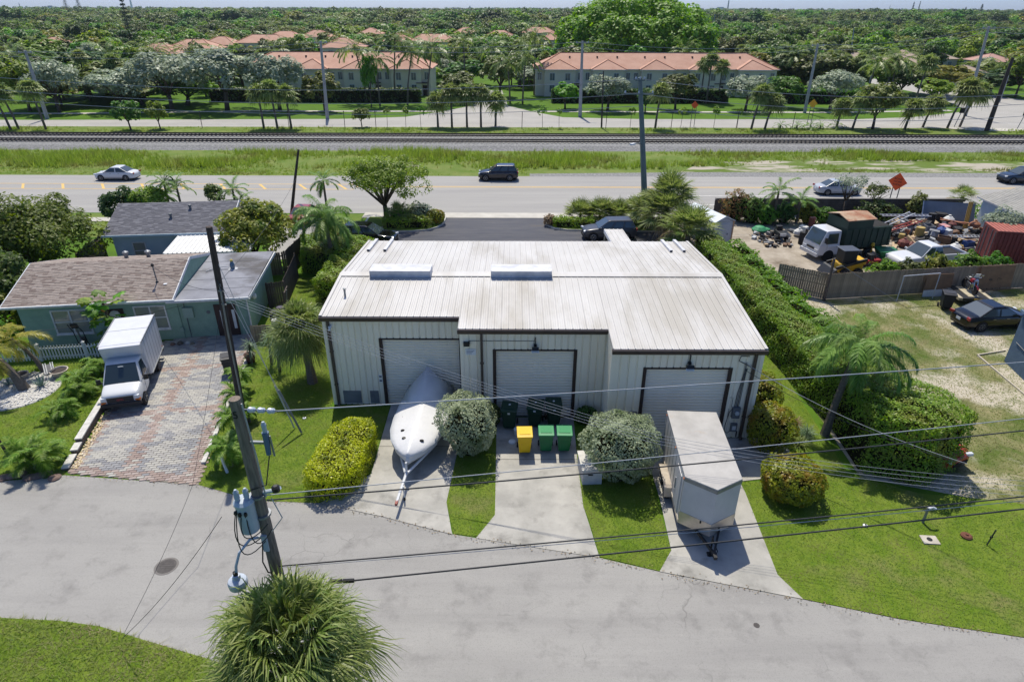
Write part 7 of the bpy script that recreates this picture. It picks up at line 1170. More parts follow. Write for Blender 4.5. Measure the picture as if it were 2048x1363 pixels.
# guys
for k, (px, lb, q) in enumerate((((590, 858), 'left of the two pale guy wires anchored in the lawn', (-12.1, 24.6, 8.2)), ((605, 868), 'right guy wire with grey guard anchored in the lawn', (-12.1, 24.6, 7.0)))):
    a = G(*px); b = Vector(q); d = (b - a).normalized(); t = thing('guy_wire', lb, 'guy wire', a); MB().tube([(0, 0, 0), tuple(b - a)], .012, 5).build('cable', WIREG, t); MB().tube([tuple(d * .1), tuple(d * 2.4)], .035 if k == 0 else .05, 7).build('guard_tube', M('guard_pale', C(186, 190, 180), .6) if k == 0 else GALV, t)
# wires from the near pole
S1 = p1 + on(9.62) + Vector((.9, -.06, 0))
def ext(a, b, k): a = Vector(a); b = Vector(b); return b + (b - a) * k
def W(lb, a, b, sag, r, mat, ex=.8): A = Vector(a); B = ext(A, b, ex); return wire(lb, [A, B], sag, r, mat)
W('top pale wire from the thick pole across the warehouse front', S1, G(2048, 716, 9.6), .12, .014, WIREG); W('middle pale wire crossing above the wheelie bins', p1 + on(7.25) + Vector((.2, -.05, 0)), G(2048, 828, 7.4), .15, .012, WIREG); W('twisted cable crossing below the middle pale wire', p1 + on(7.1) + Vector((.2, -.05, 0)), G(2048, 843, 7.2), .32, .02, WIREB)
W('black cable from the lower pole across the right lawn', p1 + on(5.0) + Vector((.15, -.1, 0)), G(2048, 981, 5.6), .22, .02, WIREB); W('thin pale cable just below the black lawn cable', p1 + on(4.95) + Vector((.15, -.1, 0)), G(2048, 989, 5.5), .22, .009, WIREG); wire('lowest thick black cable across street and right lawn', [G(708, 1160, 4.6), ext(G(708, 1160, 4.6), G(2048, 1012, 5.2), .8)], .1, .024, WIREB)
t = thing('splice_case', 'black cable splice case hanging over the street by the near palm', 'splice case', G(662, 1162, 4.6)); v = G(708, 1160, 4.6) - G(662, 1162, 4.6); MB().tube([(0, 0, 0), tuple(v * .48)], .055, 8).build('half_case', BLKP, t); MB().tube([tuple(v * .52), tuple(v)], .055, 8).build('half_case', BLKP, t); MB().tube([tuple(v * -.1), tuple(v * 1.1)], .02, 6).build('cable_end', BLKP, t)
for k in range(4): wire(('first', 'second', 'third', 'lowest')[k] + ' pale service wire of the bundle sloping across the warehouse front', [p2 + Vector((.5, -.2, 6.9 - .14 * k)), G(1310, 868 + 6 * k, 3.8 - .06 * k), G(2060, 962 + 10 * k, 3.6)], .25, .006, WIREG)
for k in range(2): wire(('upper', 'lower')[k] + ' service wire from the warehouse corner down over the right lawn', [(10.08, YC - .15, 3.9 - .3 * k), G(1935, 927 + 3 * k, 3.2)], .35, .011, WIREG if k == 0 else WIREB)
wire('thin black wire from the transformer down to the lower left', [p1 + Vector((-.75, -.5, 7.0)), G(245, 1275, .5)], .2, .008, WIREB); wire('thin black wire from the thin pole towards the lower left', [p2 + Vector((.3, -.2, 6.3)), G(385, 970, 2.5), G(250, 1262, .5)], .15, .007, WIREB); wire('service wire from the thin pole to the green house mast', [p2 + Vector((.3, .1, 6.8)), gm @ Vector((-5.35, 1.55, 4.2))], .4, .01, WIREB); wire('dark wire crossing in front of the green house windows', [gm @ Vector((-3.8, .3, 2.2)), G(0, 668, 1.9)], .25, .009, WIREB); wire('wire from the thin pole over the flat roof to the back', [p2 + Vector((.3, .1, 7.2)), (-17.6, 52, 5)], .4, .009, WIREB); wire('rope from the tall fence post down to the goal frame', [(20.9, 39.1, 2.9), (25.7, 39.0, .05)], .0, .014, WIREG, 'rope', 'rope')
# lawn bits
c = G(455, 945); t = thing('white_post', 'short white leaning post by the bushy palm at the street', 'post', (c.x, c.y, 0)); MB().tube([(0, 0, 0), (-.12, .05, .85)], .06, 8).build('pipe', WHTP, t); MB().lathe([(.065, 0), (.065, .03), (.01, .04)], (-.12, .05, .85), 8).build('cap', WHTP, t)
c = G(455, 900); t = thing('mailbox', 'small dark mailbox hidden under the bushy palm', 'mailbox', (c.x - .1, c.y - .6, 0), .4); MB().box(-.1, .1, -.2, .2, .85, 1.05).build('box', BLKP, t, bev=.03); MB().box(-.03, .03, -.03, .03, 0, .85).build('post', BLKP, t)
for px, nm, lb, cat in (((1430 + 415, 1045), 'hydrant_pipe', 'grey standpipe on the right lawn beside the hedge shadow', 'pipe'), ((1858, 1080), 'meter_pit', 'pale water meter slab in the right lawn', 'meter cover'), ((1932, 1073), 'clay_cap', 'brown round cap lying in the right lawn', 'cap'), ((1973, 1090), 'marker_stake', 'thin dark stake on the right lawn', 'stake'), ((1730, 1052), 'sprinkler_cap', 'small white sprinkler cap on the right lawn', 'sprinkler'), ((609, 810 + 27), 'sprinkler_cap', 'small white sprinkler cap on the lawn left of the warehouse', 'sprinkler')):
    c = G(*px); t = thing(nm, lb, cat, (c.x, c.y, .01))
    if nm == 'hydrant_pipe': MB().tube([(0, 0, 0), (0, 0, .75)], .05, 7).build('pipe', GALV, t); MB().tube([(0, 0, .7), (.15, 0, .78), (.28, 0, .7)], .05, 7).build('elbow', WHTP, t)
    elif nm == 'meter_pit': MB().prism([(-.3, -.2), (.28, -.24), (.32, .18), (-.26, .22)], 0, .05).build('slab', M('step_stone', C(1, 1, 1)), t); MB().lathe([(.1, .05), (.1, .06), (.01, .065)], n=10).build('lid', BLKP, t)
    elif nm == 'clay_cap': MB().lathe([(.2, 0), (.2, .06), (.15, .1), (.02, .1)], n=12).build('disc', M('clay', C(112, 72, 56), .9), t); MB().lathe([(.05, .1), (.05, .14)], n=8).build('knob', M('clay', C(1, 1, 1)), t)
    elif nm == 'marker_stake': MB().bar((0, 0, 0), (.08, 0, .75), .04, .03).build('stake', M('stake_green', C(50, 62, 50), .7), t); MB().cb((.04, 0, .4), (.09, .05, .06)).build('tag', BLKP, t)
    else: MB().lathe([(.09, 0), (.09, .05), (.03, .08)], n=10).build('cap', WHTP, t); MB().lathe([(.03, .08), (.03, .1)], n=6).build('nozzle', BLKP, t)
c = G(22, 918); t = thing('leaning_post', 'dark leaning lamp post at the left edge of the lawn', 'post', (c.x, c.y, 0)); MB().tube([(0, 0, 0), (-.3, 0, 1.9)], .06, 8).build('shaft', POLED, t); MB().cb((-.2, -.08, 1.2), (.12, .1, .3)).build('box', M('box_grey', C(110, 120, 124), .6), t); MB().cb((-.31, 0, 1.95), (.12, .12, .12)).build('top', WHTP, t)
c = G(35, 952)
for k in range(7): q = G(8 + k * 17, 956 - (k % 3) * 3); tag(MB().lathe([(.22, 0), (.26, .05), (.18, .1), (.03, .12)], n=8).build('border_rock', M('border_rock', C(140, 118, 106), .9, C(116, 98, 90), 5.), None, loc=(q.x, q.y, .01), rz=k), 'flat brownish rock along the lawn edge at far left', 'rock', 'flat rocks along the left lawn edge')
# ---- poles along the main road
def pole(label, base, top_px, r, mat, arms=(), name='utility_pole', lamp_=None):
    b = Vector(base); tp = YP(*top_px, b.y); h = tp.z; t = thing(name, label, 'utility pole', b); lx = tp.x - b.x; MB().tube([(0, 0, -.2), (lx * .5, 0, h * .5), (lx, 0, h)], [r * 1.25, r, r * .75], 8).build('shaft', mat, t)
    for z, w_ in arms:
        MB().box(lx - w_ / 2, lx + w_ / 2, -.18, -.08, h - z - .06, h - z + .06).build('crossarm', mat, t)
        for k in (-.45, 0, .45): MB().lathe([(.06, 0), (.08, .1), (.04, .2)], (lx + k * w_, -.13, h - z + .06), 6).build('insulator', PORC, t)
    if lamp_: MB().tube([(lx * .5, 0, h * lamp_), (lx * .5 - .5, -.4, h * lamp_ + .5), (lx * .5 - 1.0, -.9, h * lamp_ + .55)], .05, 6).build('lamp_arm', GALV, t); MB().cb((lx * .5 - 1.15, -1.0, h * lamp_ + .52), (.5, .25, .14), .7).build('lamp_head', WHTP, t)
    return Vector((b.x + lx, b.y, h))
bp = pole('tall grey green pole beside the right parking island', (12.46, 64.59 - 6.4, 0), (1280, 155), .24, M('pole_greenish', C(112, 128, 128, .8), .7, C(100, 116, 118, .8), 1.), ((1.3, 2.6), (.2, .8)), lamp_=.52)
pole('thin dark pole beside the palm on the main road', (-20.88, 61.3 - 2.6, 0), (597, 299), .13, POLED)
for k, (dz, yl, yr) in enumerate(((.1, 148, 172), (1.3, 172, 190), (2.3, 190, 214))):
    a = YP(-160, yl - 6, bp.y); b = bp - Vector((0, 0, dz)); c = YP(2250, yr, bp.y); wire(('highest', 'middle', 'lowest')[k] + ' wire of the three along the main road poles', [a, b, c], 1.2, .022, WIREG)
# poles on the far road
fp = []
for base, tp, lb, m_ in (((95, 238), (50, 101), 'leaning concrete pole at the far left on the far road', POLEC), ((655, 238), (641, 82), 'concrete pole left of the palms on the far road', POLEC), ((1160, 234), (1165, 82), 'concrete pole right of the housing entrance', POLEC), ((1609, 226), (1636, 88), 'concrete pole beside the yellow road sign', POLEC), ((1930, 232), (1978, 53), 'tall concrete pole behind the palms at the crossroad', POLEC)):
    g = G(*base); fp.append(pole(lb, (g.x, g.y, 0), tp, .26, m_, ((.3, 2.2),)))
g = G(1973, 262); pole('dark wooden leaning pole at the crossroad corner', (g.x, g.y, 0), (2026, 115), .3, POLED); g = G(1203, 256); pole('thin dark post among saplings by the far road', (g.x, g.y, 0), (1207, 142), .12, POLED); g = G(1700, 117); pole('grey pole standing among trees beyond the far road', (g.x, g.y, 0), (1708, 56), .25, POLEC); g = G(1543, 84); pole('thin pale pole far back among the trees', (g.x, g.y, 0), (1546, 48), .25, POLEC); g = G(1426, 70); pole('pale pole right of the giant tree', (g.x, g.y, 0), (1430, 28), .3, POLEC)
for dz in (0.1, .9): wire(('upper' if dz < .5 else 'lower') + ' wire strung on the far road poles', [Vector((-150, 119, fp[0].z))] + [f - Vector((0, 0, dz)) for f in fp[:4]] + [fp[4] - Vector((0, 0, dz)), Vector((170, 118, 14))], .9, .03, WIREG)
# signs
def dsign(label, base, ztop, col, s=1.2, mat2=None, lines=('ROAD', 'WORK', 'AHEAD'), name='road_sign', rz=0):
    t = thing(name, label, 'sign', base, rz); zc = ztop - s * .7
    for x in (-.3, .3): MB().box(x - .04, x + .04, -.02, .04, 0, zc + .3).build('post', M('sign_post', C(90, 92, 94), .6), t)
    b = MB(); r = s * .7; b.loft([[(0, y, zc - r), (r, y, zc), (0, y, zc + r), (-r, y, zc)] for y in (-.06, -.03)]); b.build('panel', col, t)
    for k, l in enumerate(lines): text(l, s * .2, BLKP, t, (0, -.065, zc + s * .22 - k * s * .22), (R_(90), 0, 0))
ORG = M('sign_orange', C(236, 92, 36, .9), .5); YLS = M('sign_yellow', C(240, 176, 40, .9), .5)
g = G(1783, 409); dsign('orange diamond road work sign beside the main road', (g.x, g.y, 0), 3.15, ORG, 1.25, rz=R_(-48)); g = G(1384, 254); dsign('small orange diamond sign on the far road', (g.x, g.y, 0), 4.0, ORG, .85, lines=()); g = G(1617, 252); dsign('yellow diamond sign on the far road', (g.x, g.y, 0), 4.2, YLS, 1.0, lines=())
for k, (px, tp) in enumerate((((1908, 254), 221), ((2034, 258), 226))): g = G(*px); zt = YP(px[0], tp, g.y).z; t = thing('signal_back', ('left', 'right')[k] + ' dark square sign back on a thin post at the crossroad', 'sign', (g.x, g.y, 0)); MB().tube([(0, 0, 0), (.5, 0, zt)], .06, 6).build('post', GALV, t); MB().cb((.5, -.08, zt), (.8, .08, .8)).build('panel', BLKP, t)
g = G(1864, 205); t = thing('traffic_signal', 'traffic signals hanging below a green street sign at the crossroad', 'traffic signal', (g.x, g.y, 0)); zz = YP(1864, 160, g.y).z
for s in (-1, 1): q = MB().box(s * 2.1 - .25, s * 2.1 + .25, -.2, .1, zz - 1.4, zz - .1).build('signal_head', BLKP, t); [MB().lathe([(.12, 0), (.12, .04)], (s * 2.1, -.24, zz - .35 - k * .4), 8, axis='y').build('lens', M('signal_lens_%d' % k, (C(150, 50, 40), C(190, 150, 50), C(50, 130, 80))[k], .4), q) for k in range(3)]
MB().cb((0, -.1, zz - .2), (2.4, .06, .6)).build('street_sign', M('street_green', C(0, 128, 110), .5), t); MB().tube([(-14, 0, zz + .6), (0, 0, zz + .15), (14, 0, zz + .7)], .04, 5).build('span_wire', WIREB, t); 
for s in (-14, 14): MB().tube([(s, 0, 0), (s, 0, zz + .8)], .16, 8).build('signal_mast', POLEC, t)
# small posts of the rail fence
for k, x in enumerate((-50, -36, -22, -27, 1.5, 15, 25.5, 36, 45)): t = thing('marker_post', 'thin dark post in the grass strip beside the far road', 'post', (x, 106.8, 0), 0, 'thin posts along the far road'); MB().tube([(0, 0, 0), (.05, 0, 2.6)], .05, 5).build('shaft', POLED, t); MB().cb((.05, 0, 2.6), (.12, .12, .1)).build('cap', POLED, t)
# ================================================================ beyond the far road: houses and woods
TILE = M('terracotta_roof', C(222, 176, 152, .68), .85, C(208, 160, 136, .68), .5, bump=.5, bscale=5, rnd=.06); TILE2 = M('terracotta_trim', C(200, 138, 110, .68), .85); BEIGE = M('beige_wall', C(226, 216, 196, .88), .85, C(216, 206, 188, .88), .3); WPANE = GLASS('far_pane', (.08, .11, .13, 1), .15); GREYR = M('grey_far_roof', C(160, 158, 160, .8), .9); WHITER = M('white_far_roof', C(226, 226, 226, .84), .7); TANR = M('tan_far_roof', C(182, 164, 146, .8), .9, C(168, 150, 134, .8), .4)
def hip(par, x0, x1, y0, y1, ze, zr, mat, nm='roof', ov=.5):
    x0 -= ov; x1 += ov; y0 -= ov; y1 += ov; ym = (y0 + y1) / 2; k = min((y1 - y0) / 2, (x1 - x0) / 2 - .3); mb = MB(); v = [(x0, y0, ze), (x1, y0, ze), (x1, y1, ze), (x0, y1, ze), (x0 + k, ym, zr), (x1 - k, ym, zr)]
    for f in ((0, 1, 5, 4), (1, 2, 5), (2, 3, 4, 5), (3, 0, 4)): mb.poly([v[i] for i in f])
    mb.poly([v[i] for i in (3, 2, 1, 0)]); o = mb.build(nm, mat, par)
    for a, b in ((0, 4), (1, 5), (2, 5), (3, 4), (4, 5)): MB().tube([v[a], v[b]], .13, 5).build('ridge_tile', TILE2 if mat is TILE else mat, o)
    return o
def far_win(par, x, y, z, w_=1.0, h_=1.4):
    f = MB().box(x - w_ / 2 - .08, x + w_ / 2 + .08, y - .06, y + .02, z - .08, z + h_ + .08).build('window', WPAINT, par); MB().box(x - w_ / 2, x - .03, y - .08, y - .06, z, z + h_).build('pane', WPANE, f); MB().box(x + .03, x + w_ / 2, y - .08, y - .06, z, z + h_).build('pane', WPANE, f)
def townhouse(label, x0, x1, y, dep, ze, zr, units):
    t = thing('townhouse', label, 'building', ((x0 + x1) / 2, y, 0)); L = x1 - x0; a, b = -L / 2, L / 2; MB().box(a, b, 0, dep, 0, ze - .1).build('wall', BEIGE, t); ro = hip(t, a, b, 0, dep, ze, zr, TILE)
    MB().box(a - .5, b + .5, -.5, dep + .5, ze - .14, ze - .03).build('eave', WPAINT, t); n = units
    for k in range(n):
        c = a + L * (k + .5) / n; w_ = L / n * .32
        MB().box(c - w_, c + w_, -1.2, .02, 0, ze - .1).build('bay', BEIGE, t); g = MB(); v = [(c - w_ - .5, -1.7, ze), (c + w_ + .5, -1.7, ze), (c, 3.6, ze + 2.1)]; zz = ze + 1.75
        g.poly([(c - w_ - .5, -1.7, ze), (c + w_ + .5, -1.7, ze), (c, 1.4, zz)]); g.poly([(c + w_ + .5, -1.7, ze), (c + w_ + .5, .6, ze + .25), (c, 3.2, zz + .02), (c, 1.4, zz)]); g.poly([(c - w_ - .5, -1.7, ze), (c, 1.4, zz), (c, 3.2, zz + .02), (c - w_ - .5, .6, ze + .25)]); q = g.build('porch_roof', TILE, t)
        for s in (-1, 1): MB().tube([(c + s * (w_ + .5), -1.7, ze), (c, 1.4, zz)], .1, 5).build('ridge_tile', TILE2, q)
        MB().box(c - w_ - .5, c + w_ + .5, -1.75, -1.65, ze - .16, ze - .02).build('fascia', WPAINT, t)
        for dx in (-w_ * .5, w_ * .5): far_win(t, c + dx, -1.2, ze - 2.2); far_win(t, c + dx, -1.2, .9)
        for dx in (-L / n * .42, L / n * .42): far_win(t, c + dx, 0, ze - 2.2, .8)
        d = MB().box(c + L / n * .38 - .5, c + L / n * .38 + .5, -.06, .02, 0, 2.1).build('door', DBROWN, t); MB().box(c + L / n * .32 - 1.2, c + L / n * .32 + 1.2, -1.4, 0, 2.6, 2.75).build('door_canopy', M('dark_canopy', C(84, 70, 64), .8), t)
        for dx in (-.2, .22): z = ze + (zr - ze) * .72; MB().cb((c + L / n * dx, dep * .34, z + .1), (.35, .35, .3)).build('roof_vent', M('vent_brown', C(96, 70, 60), .7), ro)
    return t
townhouse('long two storey beige townhouse row with terracotta roof right of the entrance', 5.0, 57.5, 150, 11, 5.5, 8.4, 5); townhouse('long two storey beige townhouse row with terracotta roof left of the entrance', -59, -18, 150, 11, 5.5, 8.4, 4)
zones = [(-60, 62, 138, 164)]
def house(label, px0, px1, pye, ze=5.5, dep=10, mat=TILE, wall=BEIGE, rise=None, name='far_house'):
    a, b = G(px0, pye, ze), G(px1, pye, ze); y = (a.y + b.y) / 2; L = b.x - a.x; t = thing(name, label, 'house', ((a.x + b.x) / 2, y, 0)); MB().box(-L / 2, L / 2, 0, dep, 0, ze - .05).build('wall', wall, t); hip(t, -L / 2, L / 2, 0, dep, ze, ze + (rise or dep * .26), mat)
    n = max(2, int(L / 5))
    for k in range(n): far_win(t, -L / 2 + L * (k + .5) / n, 0, ze - 2.2, 1.2)
    MB().box(-L * .1, -L * .1 + 1.1, -.06, .02, 0, 2.1).build('door', DBROWN, t)
    zones.append((a.x - 3, b.x + 3, y - (52 if ze > 4.2 else 55), y + dep + 3)); return t
for q in (('terracotta roofed house behind the silvery trees at left', 262, 350, 108), ('wide terracotta roof behind the silvery trees', 330, 428, 98), ('terracotta roof at far left of the middle cluster', 470, 575, 86), ('small terracotta hip roof above the left townhouse', 530, 602, 77), ('terracotta hip roof behind the left coconut palms', 716, 762, 68), ('low terracotta roof behind the left coconut palms', 762, 822, 83), ('long terracotta roof in the middle distance', 815, 912, 84), ('small terracotta house above the entrance road', 905, 955, 67), ('terracotta house right of the entrance palms', 968, 1030, 74), ('terracotta roof just left of the giant tree', 1045, 1112, 66)): house(*q)
for q in (('grey roofed house far back at left', 340, 432, 66, 4, 14, GREYR), ('white roofed low building among trees at left', 168, 262, 82, 3.5, 10, WHITER), ('small grey roof in the middle distance', 778, 815, 64, 4.5, 9, GREYR), ('white warehouse far off near the horizon', 1060, 1105, 27, 7, 30, WHITER), ('pale building far off left of the giant tree', 872, 888, 32, 9, 20, WHITER), ('long white building near the horizon at right', 1640, 1720, 26, 7, 30, WHITER), ('white building near the horizon at far right', 1752, 1790, 24, 7, 30, WHITER)): house(q[0], q[1], q[2], q[3], q[4], q[5], q[6], BEIGE, 1.2)
house('blue house with grey roof at right beyond the far road', 1728, 1806, 106, 3.2, 9, GREYR, M('blue_wall', C(70, 104, 140), .8), 1.8); house('yellow house beside the blue one at right', 1806, 1830, 112, 3.2, 9, TANR, M('yellow_wall', C(206, 170, 84), .8), 1.6); house('tan roofed house right of the silver trees', 1768, 1858, 128, 3.0, 12, TANR, CREAM, 2.2); house('brown tan roofed house before the crossroad', 1920, 1985, 150, 3.0, 10, TANR, CREAM, 1.8); house('pinkish roofed house at the far right', 1975, 2030, 124, 3.0, 11, M('pink_roof', C(190, 150, 136), .9), CREAM, 2.0)
house('tan roofed house behind the blue one', 1700, 1740, 118, 3.0, 10, TANR, CREAM, 2.0)
for q in (('terracotta roof far left behind palms', 60, 130, 92, 5), ('terracotta roof between the grey and the orange ones', 400, 470, 90, 5), ('terracotta roof right of the small hip roof', 600, 660, 74, 5.5), ('terracotta roof behind the long townhouse at left', 640, 720, 96, 6.5), ('terracotta roof above the left end of the right townhouse', 1090, 1118, 80, 6)): house(*q)
for q in (('tan roof among trees right of the giant tree', 1450, 1510, 92, 3.2, 10, TANR), ('pale roof among trees at upper right', 1550, 1600, 74, 3.2, 10, GREYR), ('tan roof left of the tall crossroad pole', 1860, 1915, 118, 3.0, 10, TANR), ('grey roof at the upper right edge', 1990, 2048, 96, 3.2, 10, GREYR), ('white roof among trees at upper left', 60, 100, 62, 3.5, 10, WHITER)): house(q[0], q[1], q[2], q[3], q[4], q[5], q[6], CREAM, 1.8)
# hedges before the townhouses
for k, (x0, x1, lb) in enumerate(((-62, -19, 'dark clipped hedge before the left townhouse row'), (8, 44, 'dark clipped hedge before the right townhouse row'), (50, 72, 'bright clipped hedge right of the townhouse rows'))): hedge('far_hedge', lb, [(x0, 138), (x1, 138), (x1, 140.5), (x0, 140.5)], 2.6, L_DARK if k < 2 else L_GREEN, 12, .32, 200 + k, rounded=.4)
# ---- roadside palms of the far road
def atg(px, py): g = G(px, py); return (g.x, g.y, 0)
RP = [(22, 260, 176, 'fan', -1.2), (38, 259, 178, 'fan', -1), (92, 259, 172, 'fan', -.5), (528, 257, 180, 'fan', 0), (555, 257, 172, 'fan', -.2), (583, 257, 182, 'fan', -.2), (876, 254, 195, 'fan', 0), (904, 255, 180, 'fan', 0), (934, 254, 180, 'fan', 0), (962, 254, 180, 'fan', 0), (991, 253, 195, 'fan', .2), (1310, 257, 177, 'fan', .4), (1502, 259, 180, 'fan', .8), (1529, 259, 198, 'fan', .8), (1673, 254, 205, 'fan', .3), (1704, 259, 195, 'fan', .8), (1809, 259, 208, 'fan', .6), (1845, 255, 200, 'fan', .9), (1894, 257, 172, 'fan', 1.5), (1919, 254, 178, 'fan', 1.3)]
for k, (px, py, ty, kind, ln) in enumerate(RP):
    b = atg(px, py); h = YP(px, ty + 6, b[1]).z
    ords = ('first', 'second', 'third', 'fourth', 'fifth', 'sixth', 'seventh', 'eighth', 'ninth', 'tenth', 'eleventh', 'twelfth', 'thirteenth', 'fourteenth', 'fifteenth', 'sixteenth', 'seventeenth', 'eighteenth', 'nineteenth', 'twentieth')
    far_palm(ords[k] + ' fan palm from the left in the row along the far road', b, h, kind, 1.4 if k < 18 else 1.7, (ln, 0), 'fan palms along the far road', k)
for k, (px, py, ty, ln, lb) in enumerate(((735, 205, 95, -1.5, 'tall coconut palm before the left townhouse'), (790, 205, 75, 1, 'coconut palm right of the left townhouse'), (815, 210, 105, 1.5, 'leaning coconut palm at the left of the entrance'), (855, 208, 95, 1.5, 'broad coconut palm beside the entrance road'), (760, 212, 118, 0, 'short coconut palm before the left townhouse end'), (930, 175, 82, 0, 'date palm in the middle of the entrance road'), (1068, 190, 72, 0, 'tall coconut palm at the left end of the right townhouse'), (1020, 205, 125, -.5, 'coconut palm right of the entrance road'), (1045, 208, 118, .5, 'dense coconut palm before the right townhouse corner'))): b = atg(px, py); far_palm(lb, b, YP(px, ty, b[1]).z, 'coco', 1.05 if ty > 100 else 1.2, (ln, 0), 'coconut palms at the housing entrance', 30 + k, 'coconut_palm')
for k, (px, py, ty) in enumerate(((1400, 205, 128), (1412, 208, 118), (1435, 206, 132))): b = atg(px, py); far_palm(('left', 'middle', 'right')[k] + ' fan palm of the trio before the right townhouse', b, YP(px, ty, b[1]).z, 'fan', 1.3, (0, 0), 'fan palm trio', 50 + k)
for k, px in enumerate((1560, 1593, 1620, 1640, 1672)): b = atg(px, 257 + k % 3); t = thing('young_cycad', ('first', 'second', 'third', 'fourth', 'fifth')[k] + ' low cycad from the left along the far road at right', 'plant', b, 0, 'low cycads along the far road'); MB().tube([(0, 0, 0), (0, 0, .5)], [.15, .12], 6).build('trunk', PALMT, t); inst('crown', whole_palm('cyc', FEATH_FAR, 14, 2), t, (0, 0, .5), (0, 0, k), .75 + .15 * (k % 3))
# crown library
LIB = {}
def lib(kind, i):
    k = (kind, i)
    if k in LIB: return LIB[k]
    sp = {'oak': (4.2, 3.2, 48, 1.05, .34, L_OAK), 'green': (4.0, 3.4, 44, 1.05, .36, L_GREEN), 'dark': (3.8, 3.8, 44, 1.0, .34, L_DARK), 'bright': (3.6, 3.0, 40, 1.0, .36, L_BRIGHT), 'yellow': (4.0, 2.4, 40, 1.0, .36, L_YELLOW), 'silver': (4.0, 3.0, 46, 1.1, .22, L_SILVER), 'flame': (3.6, 2.2, 18, 1.3, .4, L_REDFL)}[kind]
    LIB[k] = crown_mesh('lib' + kind, i, 3600 if kind == 'silver' else 2300, sp[0], sp[1], sp[2], sp[3], sp[4], sp[5], up=.8); return LIB[k]
def ftree(label, px, py, ht, wpx=None, kind='oak', i=0, group=None, loc=None, wd=None, name='tree'):
    b = Vector(loc) if loc else Vector(atg(px, py)); dz = b.y * fwd.y + CAMH * .46; wd = wd or (wpx / FPX * dz); base = {'oak': 4.2, 'green': 4.0, 'dark': 3.8, 'bright': 3.6, 'yellow': 4.0, 'silver': 4.0, 'flame': 3.6}[kind]; rz0 = 3.1
    return tree(name, label, b, lib(kind, i), 2.0, .22, base * .8, rz0, sc=wd / 2 / base, scz=ht / (2.0 + .62 * rz0 + rz0), rz_=i * 1.3 + b.x, group=group, seed=20 + i)
NT = [(262, 260, 4.6, 62, 'green', 'left of two dark green trees beside the far road'), (321, 258, 4.2, 46, 'green', 'right of two dark green trees beside the far road'), (250, 222, 8.0, 130, 'silver', 'leftmost silvery grey tree beyond the far road'), (345, 220, 10.5, 150, 'silver', 'second silvery grey tree beyond the far road'), (455, 220, 12, 165, 'silver', 'largest silvery grey tree beyond the far road'), (560, 220, 10.5, 130, 'silver', 'silvery grey tree left of the concrete pole'), (650, 222, 7.0, 80, 'oak', 'dark green tree beside the concrete pole on the far road'), (120, 225, 10, 110, 'silver', 'pale grey tree at the left beyond the far road'), (60, 222, 9, 100, 'green', 'green tree at the far left beyond the far road'), (180, 190, 9, 120, 'dark', 'dark tree behind the leftmost silvery tree'), (743, 215, 10, 34, 'bright', 'narrow bright tree before the left townhouse'), (724, 254, 3.2, 40, 'oak', 'small multi stemmed tree beside the far road'), (920, 205, 6.0, 90, 'oak', 'round dark tree in the middle of the entrance road'), (1000, 195, 9, 90, 'oak', 'grey green tree right of the entrance road'), (1215, 222, 6.8, 100, 'silver', 'silvery spreading tree before the right townhouse'), (1130, 218, 5, 60, 'bright', 'small bright tree left of the concrete pole at right'), (1350, 220, 7, 90, 'oak', 'round green tree before the right townhouse'), (1290, 225, 4.0, 45, 'dark', 'small dark tree before the right townhouse'), (1490, 222, 6.6, 95, 'silver', 'silvery tree at the right end of the right townhouse'), (1660, 220, 8, 110, 'silver', 'silvery tree right of the yellow road sign'), (1745, 258, 7.5, 100, 'oak', 'oak like tree among the fan palms beside the far road'), (1560, 215, 6, 80, 'green', 'green shrub tree at the corner of the right townhouse'), (1575, 180, 9, 110, 'dark', 'dark tree behind the corner of the right townhouse'), (1650, 185, 9, 130, 'oak', 'broad oak right of the townhouse'), (1760, 190, 7.5, 120, 'green', 'green tree before the tan roofed house'), (1870, 192, 7.5, 150, 'yellow', 'yellowish hedge like tree behind the traffic signals'), (1980, 190, 5, 110, 'dark', 'dark hedge tree at the crossroad'), (2030, 195, 9, 70, 'green', 'green tree at the far right beyond the crossroad'), (1210, 257, 0.1, 0, 'oak', '')]
for k, (px, py, ht, wpx, kind, lb) in enumerate(NT):
    if wpx: ftree(lb, px, py, ht, wpx, kind, k % 3)
for k, px in enumerate((775, 812, 842, 1085, 1118, 1260, 1361, 1427, 1474)): b = atg(px, 256); t = thing('sapling', 'thin young sapling in the grass strip by the far road', 'sapling', b, k, 'saplings along the far road'); MB().tube([(0, 0, 0), (.1, 0, 2.4)], .035, 5).build('trunk', BARK, t); inst('crown', crown_mesh('sap', k % 3, 260, .8, .9, 10, .35, .14, L_GREEN), t, (.1, 0, 2.5), (0, 0, k), .8 + .1 * (k % 4))
# the giant tree
gt_ = tree('giant_fig_tree', 'giant bright green domed tree behind the right townhouse row', (34.3, 199, 0), crown_mesh('giant', 1, 52000, 24.5, 13, 420, 2.9, .5, LEAF('leaf_giant', C(84, 134, 22, .95), C(136, 172, 46, .95), .42, 0.), hollow=.84, up=.6), 4.5, .9, 15, 9, seed=77, nl=9, cz=8.2)
